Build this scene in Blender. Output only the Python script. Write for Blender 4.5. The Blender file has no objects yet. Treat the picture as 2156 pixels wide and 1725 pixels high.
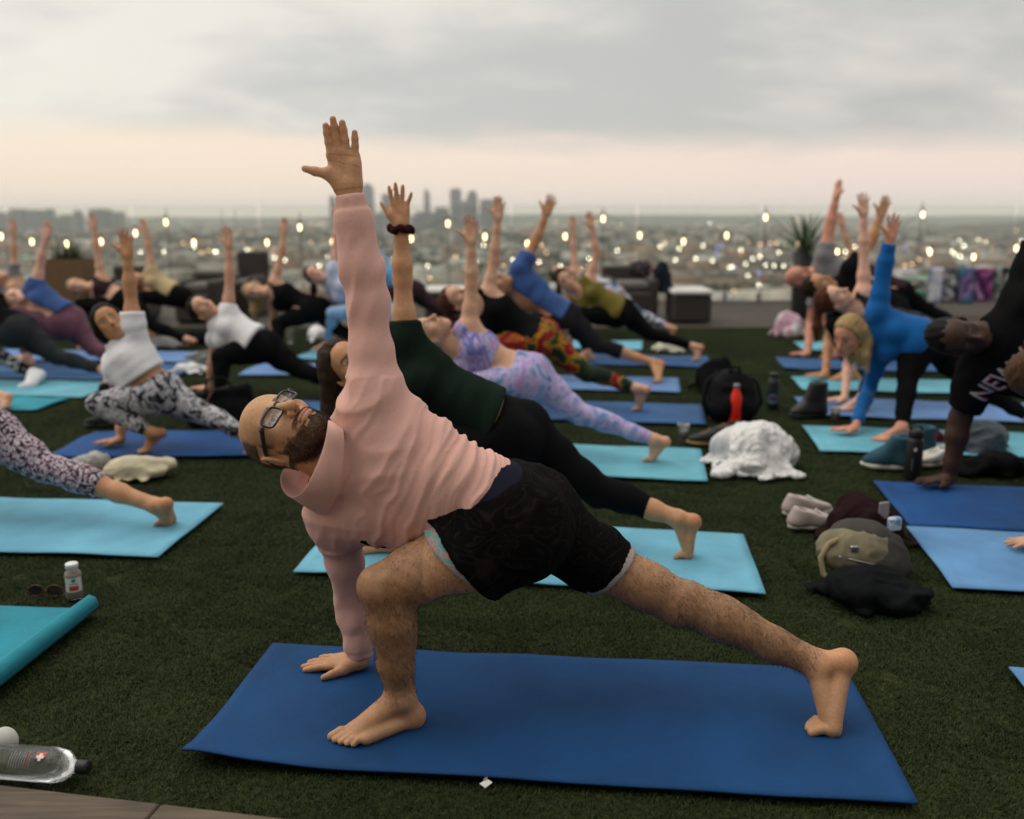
import bpy, bmesh, math, random
import numpy as np
from mathutils import Vector, Matrix

random.seed(7)
RNG = np.random.default_rng(7)
SC = bpy.context.scene
COL = SC.collection

# ---------------------------------------------------------------- camera
PW, PH, FPX, CAM_H = 2156.0, 1725.0, 1900.0, 1.31      # working picture size, focal length in its pixels, eye height in metres
HORIZON = 457.0
PITCH = math.atan((PH / 2 - HORIZON) / FPX)
cam_data = bpy.data.cameras.new('camera')
cam = bpy.data.objects.new('camera', cam_data)
COL.objects.link(cam)
cam.location = (0, 0, CAM_H)
cam.rotation_euler = (math.pi / 2 - PITCH, 0, 0)
cam_data.sensor_width = 36.0
cam_data.lens = FPX / PW * 36.0
cam_data.clip_start = 0.05
cam_data.clip_end = 60000.0
cam_data.dof.use_dof = True
cam_data.dof.focus_distance = 2.42
cam_data.dof.aperture_fstop = 1.7
cam_data.dof.aperture_blades = 0
SC.camera = cam

# ---------------------------------------------------------------- world: overcast dusk sky
SUN_EL, SUN_AZ = math.radians(60), math.radians(-68)   # azimuth from +Y towards +X; light comes from high on the left
world = bpy.data.worlds.new('World')
SC.world = world
world.use_nodes = True
WN, WL = world.node_tree.nodes, world.node_tree.links
WN.clear()


def wnode(t, **kw):
    n = WN.new(t)
    for k, v in kw.items():
        setattr(n, k, v)
    return n


def wmath(op, a, b=None, c=None, clamp=False):
    n = wnode('ShaderNodeMath', operation=op)
    n.use_clamp = clamp
    for i, v in enumerate((a, b, c)):
        if v is None:
            continue
        if isinstance(v, (int, float)):
            n.inputs[i].default_value = v
        else:
            WL.new(v, n.inputs[i])
    return n.outputs[0]


def wmix(fac, a, b):
    n = wnode('ShaderNodeMix', data_type='RGBA')
    for s, v in (('Factor', fac), ('A', a), ('B', b)):
        sock = [i for i in n.inputs if i.name == s and (i.type == 'RGBA') == (s != 'Factor') and i.enabled][0]
        if isinstance(v, (int, float)):
            sock.default_value = v
        elif isinstance(v, tuple):
            sock.default_value = (*v, 1)
        else:
            WL.new(v, sock)
    return [o for o in n.outputs if o.type == 'RGBA' and o.enabled][0]


wtc = wnode('ShaderNodeTexCoord')
wsep = wnode('ShaderNodeSeparateXYZ')
WL.new(wtc.outputs['Generated'], wsep.inputs[0])
wx, wy, wz = wsep.outputs
wzc = wmath('MAXIMUM', wz, 0.0)
# clouds seen on a flat ceiling: x/(z+e), y/(z+e)
wden = wmath('ADD', wzc, 0.22)
wcmb = wnode('ShaderNodeCombineXYZ')
WL.new(wmath('DIVIDE', wx, wden), wcmb.inputs[0])
WL.new(wmath('DIVIDE', wy, wden), wcmb.inputs[1])


def wnoise(scale, detail, rough, offset, sx=1.0, sy=1.0):
    m = wnode('ShaderNodeMapping')
    m.inputs['Location'].default_value = offset
    m.inputs['Scale'].default_value = (sx, sy, 1)
    WL.new(wcmb.outputs[0], m.inputs[0])
    n = wnode('ShaderNodeTexNoise')
    n.inputs['Scale'].default_value = scale
    n.inputs['Detail'].default_value = detail
    n.inputs['Roughness'].default_value = rough
    n.inputs['Distortion'].default_value = 0.25
    WL.new(m.outputs[0], n.inputs['Vector'])
    return n.outputs[0]


def wsmooth(v, lo, hi):
    n = wnode('ShaderNodeMapRange', interpolation_type='SMOOTHSTEP')
    WL.new(v, n.inputs[0])
    n.inputs[1].default_value, n.inputs[2].default_value = lo, hi
    return n.outputs[0]


sky_tex = wnode('ShaderNodeTexSky', sky_type='NISHITA', sun_disc=False)
sky_tex.sun_elevation = math.radians(8)
sky_tex.sun_rotation = SUN_AZ
n_big = wnoise(0.75, 3.0, 0.5, (3.1, 1.7, 0), 0.9, 1.0)
n_mid = wnoise(2.1, 4.0, 0.55, (0.4, 5.2, 0), 0.75, 1.0)
n_fine = wnoise(5.5, 4.0, 0.6, (7.4, 2.2, 0), 0.7, 1.0)
cl = wmath('ADD', wmath('MULTIPLY', n_big, 0.5), wmath('ADD', wmath('MULTIPLY', n_mid, 0.36), wmath('MULTIPLY', n_fine, 0.14)))
cloud_t = wsmooth(cl, 0.40, 0.60)
cloud_col = wmix(cloud_t, (0.585, 0.588, 0.575), (0.84, 0.81, 0.74))
# a little clear-sky blue shows through the thin places
sky_dim = wnode('ShaderNodeVectorMath', operation='SCALE')
WL.new(sky_tex.outputs[0], sky_dim.inputs[0])
sky_dim.inputs['Scale'].default_value = 0.06
cloud_col = wmix(0.08, cloud_col, sky_dim.outputs[0])
# brighter towards the side where the sun went down
sk = wnode('ShaderNodeVectorMath', operation='SCALE')
WL.new(cloud_col, sk.inputs[0])
WL.new(wmath('MULTIPLY_ADD', wx, -0.22, 1.04), sk.inputs['Scale'])
cloud_col = sk.outputs[0]
# higher up the deck thins and lets more light through
cloud_col = wmix(wsmooth(wzc, 0.35, 0.95), cloud_col, (0.86, 0.85, 0.82))
# clear band under the deck, warm and pinkish near the horizon, warmer towards the set sun (left)
side = wsmooth(wx, -0.75, 0.55)
band_col = wmix(side, (1.04, 0.87, 0.67), (0.98, 0.79, 0.70))
haze_col = wmix(side, (1.02, 0.87, 0.70), (0.96, 0.83, 0.74))
band = wmix(wsmooth(wzc, 0.0, 0.045), haze_col, band_col)
edge = wmath('ADD', wzc, wmath('MULTIPLY', wmath('SUBTRACT', n_fine, 0.5), 0.020))
edge = wmath('ADD', edge, wmath('MULTIPLY', wmath('SUBTRACT', n_mid, 0.5), 0.050))
edge = wmath('SUBTRACT', edge, wmath('MULTIPLY', wx, -0.016))
deck_f = wsmooth(edge, 0.058, 0.096)
sky_all = wmix(deck_f, band, cloud_col)
wbg = wnode('ShaderNodeBackground')
WL.new(sky_all, wbg.inputs[0])
wbg.inputs[1].default_value = 1.0
wout = wnode('ShaderNodeOutputWorld')
WL.new(wbg.outputs[0], wout.inputs[0])

# ---------------------------------------------------------------- sun behind the overcast
sun_d = bpy.data.lights.new('sun', 'SUN')
sun_d.energy = 1.5
sun_d.angle = math.radians(60)
sun_d.color = (1.0, 0.93, 0.82)
sun = bpy.data.objects.new('sun', sun_d)
COL.objects.link(sun)
_sd = Vector((math.sin(SUN_AZ) * math.cos(SUN_EL), math.cos(SUN_AZ) * math.cos(SUN_EL), math.sin(SUN_EL)))
sun.rotation_euler = (-_sd).to_track_quat('-Z', 'Y').to_euler()

SC.view_settings.view_transform = 'Standard'
SC.view_settings.look = 'None'
SC.view_settings.exposure = 0.0
SC.view_settings.gamma = 1.0
SC.view_settings.use_curve_mapping = False
SC.render.engine = 'CYCLES'
SC.cycles.use_denoising = True
SC.cycles.max_bounces = 8
SC.cycles.transparent_max_bounces = 16
SC.cycles.volume_bounces = 1
SC.cycles.sample_clamp_indirect = 4.0
SC.cycles.caustics_reflective = False
SC.cycles.caustics_refractive = False
# ================================================================ small tools
def V(*a):
    return np.array(a, float)


def nrm(v):
    v = np.asarray(v, float)
    return v / (np.linalg.norm(v) + 1e-12)


def ray(px, py):
    u, v = (px - PW / 2) / FPX, (PH / 2 - py) / FPX
    c, s = math.cos(PITCH), math.sin(PITCH)
    return V(u, c + v * s, -s + v * c)


def on_ground(px, py, z=0.0):
    r = ray(px, py)
    return V(0, 0, CAM_H) + r * ((z - CAM_H) / r[2])


def at(px, py, y):
    """world point at forward distance y metres that projects to the given place in the picture"""
    r = ray(px, py)
    return V(0, 0, CAM_H) + r * (y / r[1])


def lin(r, g, b):
    def c(x):
        x /= 255.0
        return x / 12.92 if x <= 0.04045 else ((x + 0.055) / 1.055) ** 2.4
    return (c(r), c(g), c(b))


def hash3(i, j, k, seed):
    h = (i.astype(np.int64) * 374761393 + j.astype(np.int64) * 668265263 + k.astype(np.int64) * 2147483647 + seed * 1274126177) & 0xFFFFFFFF
    h = ((h ^ (h >> 13)) * 1274126177) & 0xFFFFFFFF
    h = ((h ^ (h >> 16)) * 2246822519) & 0xFFFFFFFF
    return ((h ^ (h >> 15)) & 0xFFFFFF) / float(0xFFFFFF)


def vnoise(P, seed=0):
    """smooth value noise in -1..1"""
    P = np.asarray(P, float)
    I = np.floor(P).astype(np.int64)
    F = P - I
    F = F * F * (3 - 2 * F)
    r = 0.0
    for dx in (0, 1):
        for dy in (0, 1):
            for dz in (0, 1):
                w = (F[:, 0] if dx else 1 - F[:, 0]) * (F[:, 1] if dy else 1 - F[:, 1]) * (F[:, 2] if dz else 1 - F[:, 2])
                r = r + w * hash3(I[:, 0] + dx, I[:, 1] + dy, I[:, 2] + dz, seed)
    return r * 2 - 1


def sstep(x, a, b):
    t = np.clip((x - a) / (b - a), 0, 1)
    return t * t * (3 - 2 * t)


# ---------------------------------------------------------------- objects
def tag(o, label=None, cat=None, group=None, kind=None):
    if label:
        o['label'] = label
    if cat:
        o['category'] = cat
    if group:
        o['group'] = group
    if kind:
        o['kind'] = kind
    return o


def empty(name, loc, label=None, cat=None, group=None):
    o = bpy.data.objects.new(name, None)
    COL.objects.link(o)
    o.location = tuple(loc)
    o.empty_display_size = 0.1
    return tag(o, label, cat, group)


def link_mesh(name, verts, faces, mat, parent=None, smooth=True, colors=None, base=None):
    """verts are world coordinates; under a parent (an Empty without rotation) they are stored relative to it"""
    verts = np.asarray(verts, float)
    off = np.zeros(3)
    if parent is not None:
        p = parent
        while p is not None:
            off = off + np.array(p.location)
            p = p.parent
    elif base is not None:
        off = np.asarray(base, float)
    me = bpy.data.meshes.new(name)
    if isinstance(faces, np.ndarray):
        n = faces.shape[1]
        me.vertices.add(len(verts))
        me.vertices.foreach_set('co', (verts - off).astype(np.float32).ravel())
        me.loops.add(faces.size)
        me.loops.foreach_set('vertex_index', faces.astype(np.int32).ravel())
        me.polygons.add(len(faces))
        me.polygons.foreach_set('loop_start', np.arange(0, faces.size, n, dtype=np.int32))
        me.polygons.foreach_set('loop_total', np.full(len(faces), n, np.int32))
        me.update(calc_edges=True)
    else:
        me.from_pydata([tuple(v) for v in (verts - off)], [], [tuple(f) for f in faces])
        me.update()
    if smooth:
        me.polygons.foreach_set('use_smooth', np.ones(len(me.polygons), bool))
    if colors is not None:
        a = me.color_attributes.new('Col', 'FLOAT_COLOR', 'POINT')
        c = np.ones((len(verts), 4), np.float32)
        c[:, :3] = colors
        a.data.foreach_set('color', c.ravel())
    if mat is not None:
        me.materials.append(mat)
    o = bpy.data.objects.new(name, me)
    COL.objects.link(o)
    if parent is not None:
        o.parent = parent
    elif base is not None:
        o.location = tuple(off)
    return o


class MB:
    """collects simple shapes and links them as one mesh"""

    def __init__(self):
        self.v, self.f = [], []

    def add(self, vs, fs):
        n = len(self.v)
        self.v += [tuple(map(float, p)) for p in vs]
        self.f += [tuple(n + i for i in f) for f in fs]
        return self

    def box(self, c, size, rz=0.0, R=None):
        c = np.asarray(c, float)
        hx, hy, hz = np.asarray(size, float) / 2
        P = np.array([[sx * hx, sy * hy, sz * hz] for sz in (-1, 1) for sy in (-1, 1) for sx in (-1, 1)])
        if R is None:
            R = np.array([[math.cos(rz), -math.sin(rz), 0], [math.sin(rz), math.cos(rz), 0], [0, 0, 1]])
        P = P @ np.asarray(R).T + c
        return self.add(P, [(0, 2, 3, 1), (4, 5, 7, 6), (0, 1, 5, 4), (2, 6, 7, 3), (0, 4, 6, 2), (1, 3, 7, 5)])

    def bbox(self, c, size, bev, rz=0.0):
        """box with chamfered edges (a stack of inset rings)"""
        c = np.asarray(c, float)
        hx, hy, hz = np.asarray(size, float) / 2
        rings = []
        for z, ins in ((-hz, bev), (-hz + bev, 0), (hz - bev, 0), (hz, bev)):
            ax, ay, q = hx - ins, hy - ins, bev
            rings.append([(x, y, z) for x, y in ((ax - q, -ay), (ax, -ay + q), (ax, ay - q), (ax - q, ay), (-ax + q, ay), (-ax, ay - q), (-ax, -ay + q), (-ax + q, -ay))])
        P = np.array(rings).reshape(-1, 3)
        R = np.array([[math.cos(rz), -math.sin(rz), 0], [math.sin(rz), math.cos(rz), 0], [0, 0, 1]])
        P = P @ R.T + c
        fs = [tuple(range(7, -1, -1)), tuple(range(24, 32))]
        for r in range(3):
            for i in range(8):
                j = (i + 1) % 8
                fs.append((r * 8 + i, r * 8 + j, r * 8 + 8 + j, r * 8 + 8 + i))
        return self.add(P, fs)

    def tube(self, pts, rad, n=8, closed=False, caps=True):
        pts = [np.asarray(p, float) for p in pts]
        m = len(pts)
        rads = [rad] * m if np.isscalar(rad) else list(rad)
        ref = None
        vs = []
        for i, p in enumerate(pts):
            a = pts[(i - 1) % m] if (closed or i > 0) else p
            b = pts[(i + 1) % m] if (closed or i < m - 1) else p
            t = nrm(b - a)
            if ref is None:
                ref = np.cross(t, V(0, 0, 1))
                if np.linalg.norm(ref) < 0.1:
                    ref = np.cross(t, V(1, 0, 0))
            ref = nrm(ref - t * (ref @ t))
            bi = np.cross(t, ref)
            for k in range(n):
                an = 2 * math.pi * k / n
                vs.append(p + rads[i] * (math.cos(an) * ref + math.sin(an) * bi))
        fs = []
        for i in range(m if closed else m - 1):
            j = (i + 1) % m
            for k in range(n):
                l = (k + 1) % n
                fs.append((i * n + k, i * n + l, j * n + l, j * n + k))
        if caps and not closed:
            fs.append(tuple(range(n - 1, -1, -1)))
            fs.append(tuple(range((m - 1) * n, m * n)))
        return self.add(vs, fs)

    def lathe(self, c, prof, n=20, R=None):
        """prof: (radius, height) pairs, bottom to top, around local z"""
        c = np.asarray(c, float)
        R = np.eye(3) if R is None else np.asarray(R)
        vs = []
        for r, z in prof:
            for k in range(n):
                an = 2 * math.pi * k / n
                vs.append(R @ V(r * math.cos(an), r * math.sin(an), z) + c)
        fs = []
        for i in range(len(prof) - 1):
            for k in range(n):
                l = (k + 1) % n
                fs.append((i * n + k, i * n + l, (i + 1) * n + l, (i + 1) * n + k))
        if prof[0][0] > 1e-6:
            fs.append(tuple(range(n - 1, -1, -1)))
        if prof[-1][0] > 1e-6:
            fs.append(tuple(range((len(prof) - 1) * n, len(prof) * n)))
        return self.add(vs, fs)

    def grid(self, nx, ny, fn, close_v=False):
        vs = [fn(i / nx, j / ny) for j in range(ny + 1) for i in range(nx + 1)]
        fs = [(j * (nx + 1) + i, j * (nx + 1) + i + 1, (j + 1) * (nx + 1) + i + 1, (j + 1) * (nx + 1) + i) for j in range(ny) for i in range(nx)]
        return self.add(vs, fs)

    def build(self, name, mat, parent=None, smooth=False, base=None):
        return link_mesh(name, np.array(self.v), self.f, mat, parent, smooth, base=base)


# ---------------------------------------------------------------- materials
def new_mat(name):
    m = bpy.data.materials.new(name)
    m.use_nodes = True
    return m, m.node_tree.nodes, m.node_tree.links, m.node_tree.nodes['Principled BSDF']


def noise_node(N, L, scale, detail=3.0, vec=None, rough=0.5, dist=0.0):
    n = N.new('ShaderNodeTexNoise')
    n.inputs['Scale'].default_value = scale
    n.inputs['Detail'].default_value = detail
    n.inputs['Roughness'].default_value = rough
    n.inputs['Distortion'].default_value = dist
    if vec is not None:
        L.new(vec, n.inputs['Vector'])
    return n


def ramp(N, L, src, stops, interp='LINEAR'):
    r = N.new('ShaderNodeValToRGB')
    r.color_ramp.interpolation = interp
    el = r.color_ramp.elements
    while len(el) < len(stops):
        el.new(0.5)
    for e, (p, c) in zip(el, stops):
        e.position = p
        e.color = (*c, 1) if len(c) == 3 else c
    L.new(src, r.inputs[0])
    return r.outputs[0]


def mixc(N, L, fac, a, b, mode='MIX'):
    n = N.new('ShaderNodeMix')
    n.data_type = 'RGBA'
    n.blend_type = mode
    def put(s, v):
        if isinstance(v, (int, float)):
            s.default_value = v
        elif isinstance(v, tuple):
            s.default_value = (*v, 1)
        else:
            L.new(v, s)
    put(n.inputs[0], fac)
    put(n.inputs[6], a)
    put(n.inputs[7], b)
    return n.outputs[2]


def obj_coord(N):
    t = N.new('ShaderNodeTexCoord')
    return t.outputs['Object']


def bump(N, L, height, strength, distance, bsdf, chain=None):
    b = N.new('ShaderNodeBump')
    b.inputs['Strength'].default_value = strength
    b.inputs['Distance'].default_value = distance
    L.new(height, b.inputs['Height'])
    if chain is not None:
        L.new(chain, b.inputs['Normal'])
    L.new(b.outputs[0], bsdf.inputs['Normal'])
    return b.outputs[0]


_MATS = {}


def plain(name, col, rough=0.6, metal=0.0, var=0.12, scale=12.0, spec=0.5, bmp=0.0, bscale=200.0, coat=0.0):
    """surface of one colour with slight unevenness"""
    if name in _MATS:
        return _MATS[name]
    m, N, L, b = new_mat(name)
    oc = obj_coord(N)
    n = noise_node(N, L, scale, 4.0, oc)
    lo = tuple(max(0, c * (1 - var)) for c in col)
    hi = tuple(min(1, c * (1 + var)) for c in col)
    L.new(ramp(N, L, n.outputs[0], [(0.3, lo), (0.7, hi)]), b.inputs['Base Color'])
    b.inputs['Roughness'].default_value = rough
    b.inputs['Metallic'].default_value = metal
    b.inputs['Specular IOR Level'].default_value = spec
    b.inputs['Coat Weight'].default_value = coat
    if bmp > 0:
        n2 = noise_node(N, L, bscale, 2.0, oc)
        bump(N, L, n2.outputs[0], bmp, 0.002, b)
    _MATS[name] = m
    return m


def fabric(name, col, var=0.10, weave=900.0, fold=0.25, rough=0.9, sheen=0.15):
    if name in _MATS:
        return _MATS[name]
    m, N, L, b = new_mat(name)
    oc = obj_coord(N)
    n = noise_node(N, L, 7.0, 4.0, oc)
    n2 = noise_node(N, L, 420.0, 1.0, oc)
    lo = tuple(max(0, c * (1 - var)) for c in col)
    hi = tuple(min(1, c * (1 + var)) for c in col)
    c1 = ramp(N, L, n.outputs[0], [(0.3, lo), (0.7, hi)])
    c2 = ramp(N, L, n2.outputs[0], [(0.3, (0.92, 0.92, 0.92)), (0.7, (1.05, 1.05, 1.05))])
    L.new(mixc(N, L, 1.0, c1, c2, 'MULTIPLY'), b.inputs['Base Color'])
    b.inputs['Roughness'].default_value = rough
    b.inputs['Specular IOR Level'].default_value = 0.2 if max(col) > 0.05 else 0.04
    b.inputs['Sheen Weight'].default_value = sheen if max(col) > 0.05 else 0.0
    b.inputs['Sheen Roughness'].default_value = 0.4
    n3 = noise_node(N, L, 26.0, 3.0, oc, dist=0.6)
    ch = bump(N, L, n3.outputs[0], fold, 0.012, b)
    n4 = noise_node(N, L, weave, 1.0, oc)
    bump(N, L, n4.outputs[0], 0.25, 0.0006, b, ch)
    _MATS[name] = m
    return m


def print_fabric(name, stops, scale=16.0, dist=2.0, detail=4.0, kind='noise', rough=0.8, sq=(1, 1, 1)):
    """printed stretch cloth: blotchy or floral print from noise"""
    if name in _MATS:
        return _MATS[name]
    m, N, L, b = new_mat(name)
    oc = obj_coord(N)
    mp = N.new('ShaderNodeMapping')
    mp.inputs['Scale'].default_value = sq
    L.new(oc, mp.inputs[0])
    if kind == 'noise':
        n = noise_node(N, L, scale, detail, mp.outputs[0], dist=dist)
        src = n.outputs[0]
    else:
        w = noise_node(N, L, scale * 0.8, 2.0, mp.outputs[0])
        add = N.new('ShaderNodeMixRGB')
        add.inputs[0].default_value = 0.12
        L.new(mp.outputs[0], add.inputs[1])
        L.new(w.outputs['Color'], add.inputs[2])
        v = N.new('ShaderNodeTexVoronoi')
        v.inputs['Scale'].default_value = scale
        L.new(add.outputs[0], v.inputs['Vector'])
        n = noise_node(N, L, scale * 2.2, 3.0, mp.outputs[0], dist=1.0)
        mm = N.new('ShaderNodeMath')
        mm.operation = 'MULTIPLY_ADD'
        L.new(v.outputs['Distance'], mm.inputs[0])
        mm.inputs[1].default_value = 0.6
        m2 = N.new('ShaderNodeMath')
        m2.operation = 'MULTIPLY'
        L.new(n.outputs[0], m2.inputs[0])
        m2.inputs[1].default_value = 0.6
        L.new(m2.outputs[0], mm.inputs[2])
        src = mm.outputs[0]
    L.new(ramp(N, L, src, stops), b.inputs['Base Color'])
    b.inputs['Roughness'].default_value = rough
    b.inputs['Specular IOR Level'].default_value = 0.25
    n3 = noise_node(N, L, 22.0, 3.0, oc, dist=0.5)
    bump(N, L, n3.outputs[0], 0.2, 0.01, b)
    _MATS[name] = m
    return m


def skin_mat(name):
    """skin: colour comes from the body's own colour attribute, with fine mottling and pores"""
    if name in _MATS:
        return _MATS[name]
    m, N, L, b = new_mat(name)
    oc = obj_coord(N)
    a = N.new('ShaderNodeVertexColor')
    a.layer_name = 'Col'
    n1 = noise_node(N, L, 28.0, 4.0, oc)
    n2 = noise_node(N, L, 150.0, 3.0, oc)
    c1 = ramp(N, L, n1.outputs[0], [(0.3, (0.90, 0.86, 0.84)), (0.7, (1.08, 1.08, 1.06))])
    c2 = ramp(N, L, n2.outputs[0], [(0.3, (0.90, 0.86, 0.84)), (0.7, (1.06, 1.06, 1.06))])
    c = mixc(N, L, 1.0, a.outputs['Color'], c1, 'MULTIPLY')
    c = mixc(N, L, 1.0, c, c2, 'MULTIPLY')
    L.new(c, b.inputs['Base Color'])
    b.inputs['Roughness'].default_value = 0.55
    b.inputs['Specular IOR Level'].default_value = 0.35
    b.inputs['Subsurface Weight'].default_value = 0.12
    b.inputs['Subsurface Radius'].default_value = (1.0, 0.35, 0.2)
    b.inputs['Subsurface Scale'].default_value = 0.01
    n3 = noise_node(N, L, 420.0, 2.0, oc)
    ch = bump(N, L, n3.outputs[0], 0.25, 0.0008, b)
    n4 = noise_node(N, L, 60.0, 3.0, oc)
    bump(N, L, n4.outputs[0], 0.15, 0.003, b, ch)
    _MATS[name] = m
    return m


# ---------------------------------------------------------------- signed distance shapes -> one continuous surface
def sd_cone(P, a, b, ra, rb, flat=None):
    a, b = np.asarray(a, np.float32), np.asarray(b, np.float32)
    ba = b - a
    pa = P - a
    t = np.clip((pa @ ba) / (ba @ ba + 1e-12), 0, 1)
    q = pa - t[:, None] * ba
    r = np.float32(ra) + np.float32(rb - ra) * t
    if flat is None:
        return np.sqrt(np.einsum('ij,ij->i', q, q)) - r
    n, s = np.asarray(flat[0], np.float32), np.float32(flat[1])   # squashed to s of its thickness along n
    qn = q @ n
    q2 = np.einsum('ij,ij->i', q, q) - qn * qn
    e = np.sqrt(np.maximum(q2, 0) + (qn / s) ** 2)
    d = e - r
    g = np.sqrt(np.maximum(q2, 0) + (qn / (s * s)) ** 2) / (e + 1e-9)
    return d / np.maximum(g, 1)


def sd_ell(P, c, R, r):
    c, R, r = np.asarray(c, np.float32), np.asarray(R, np.float32), np.asarray(r, np.float32)
    q = (P - c) @ R                   # R columns: axes
    q = q / r
    k0 = np.sqrt(np.einsum('ij,ij->i', q, q)) + 1e-9
    q = q / r
    k1 = np.sqrt(np.einsum('ij,ij->i', q, q)) + 1e-9
    return k0 * (k0 - 1) / k1


def frame_cols(x, y, z):
    return np.stack([nrm(x), nrm(y), nrm(z)], 1)


class Grp:
    """a smooth union of shapes, optionally cut by planes before it joins the rest"""

    def __init__(self, k=0.03):
        self.pr, self.cuts, self.k = [], [], k

    def cone(self, a, b, ra, rb, k=0.02, op='u', flat=None):
        self.pr.append(('c', (np.asarray(a, float), np.asarray(b, float), ra, rb, flat), k, op))
        return self

    def ball(self, c, r, k=0.02, op='u'):
        c = np.asarray(c, float)
        return self.cone(c, c + 1e-4, r, r, k, op)

    def ell(self, c, R, r, k=0.02, op='u'):
        self.pr.append(('e', (np.asarray(c, float), R, np.asarray(r, float)), k, op))
        return self

    def cut(self, p, n):
        """keep the side the normal points away from"""
        self.cuts.append((np.asarray(p, float), nrm(n)))
        return self

    def chain(self, pts, rads, k=0.02, flat=None):
        for i in range(len(pts) - 1):
            self.cone(pts[i], pts[i + 1], rads[i], rads[i + 1], k, flat=flat)
        return self

    def bounds(self):
        lo, hi = np.full(3, 1e9), np.full(3, -1e9)
        for kd, a, k, op in self.pr:
            if op != 'u':
                continue
            if kd == 'c':
                for p, r in ((a[0], a[2]), (a[1], a[3])):
                    lo, hi = np.minimum(lo, p - r), np.maximum(hi, p + r)
            else:
                e = np.sqrt((a[1] ** 2) @ (a[2] ** 2))
                lo, hi = np.minimum(lo, a[0] - e), np.maximum(hi, a[0] + e)
        return lo, hi


def pr_eval(pr, P):
    if pr[0] == 'c':
        return sd_cone(P, *pr[1])
    return sd_ell(P, *pr[1])


def smin(a, b, k):
    h = np.clip(0.5 + 0.5 * (b - a) / k, 0, 1)
    return b + (a - b) * h - k * h * (1 - h)


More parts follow.
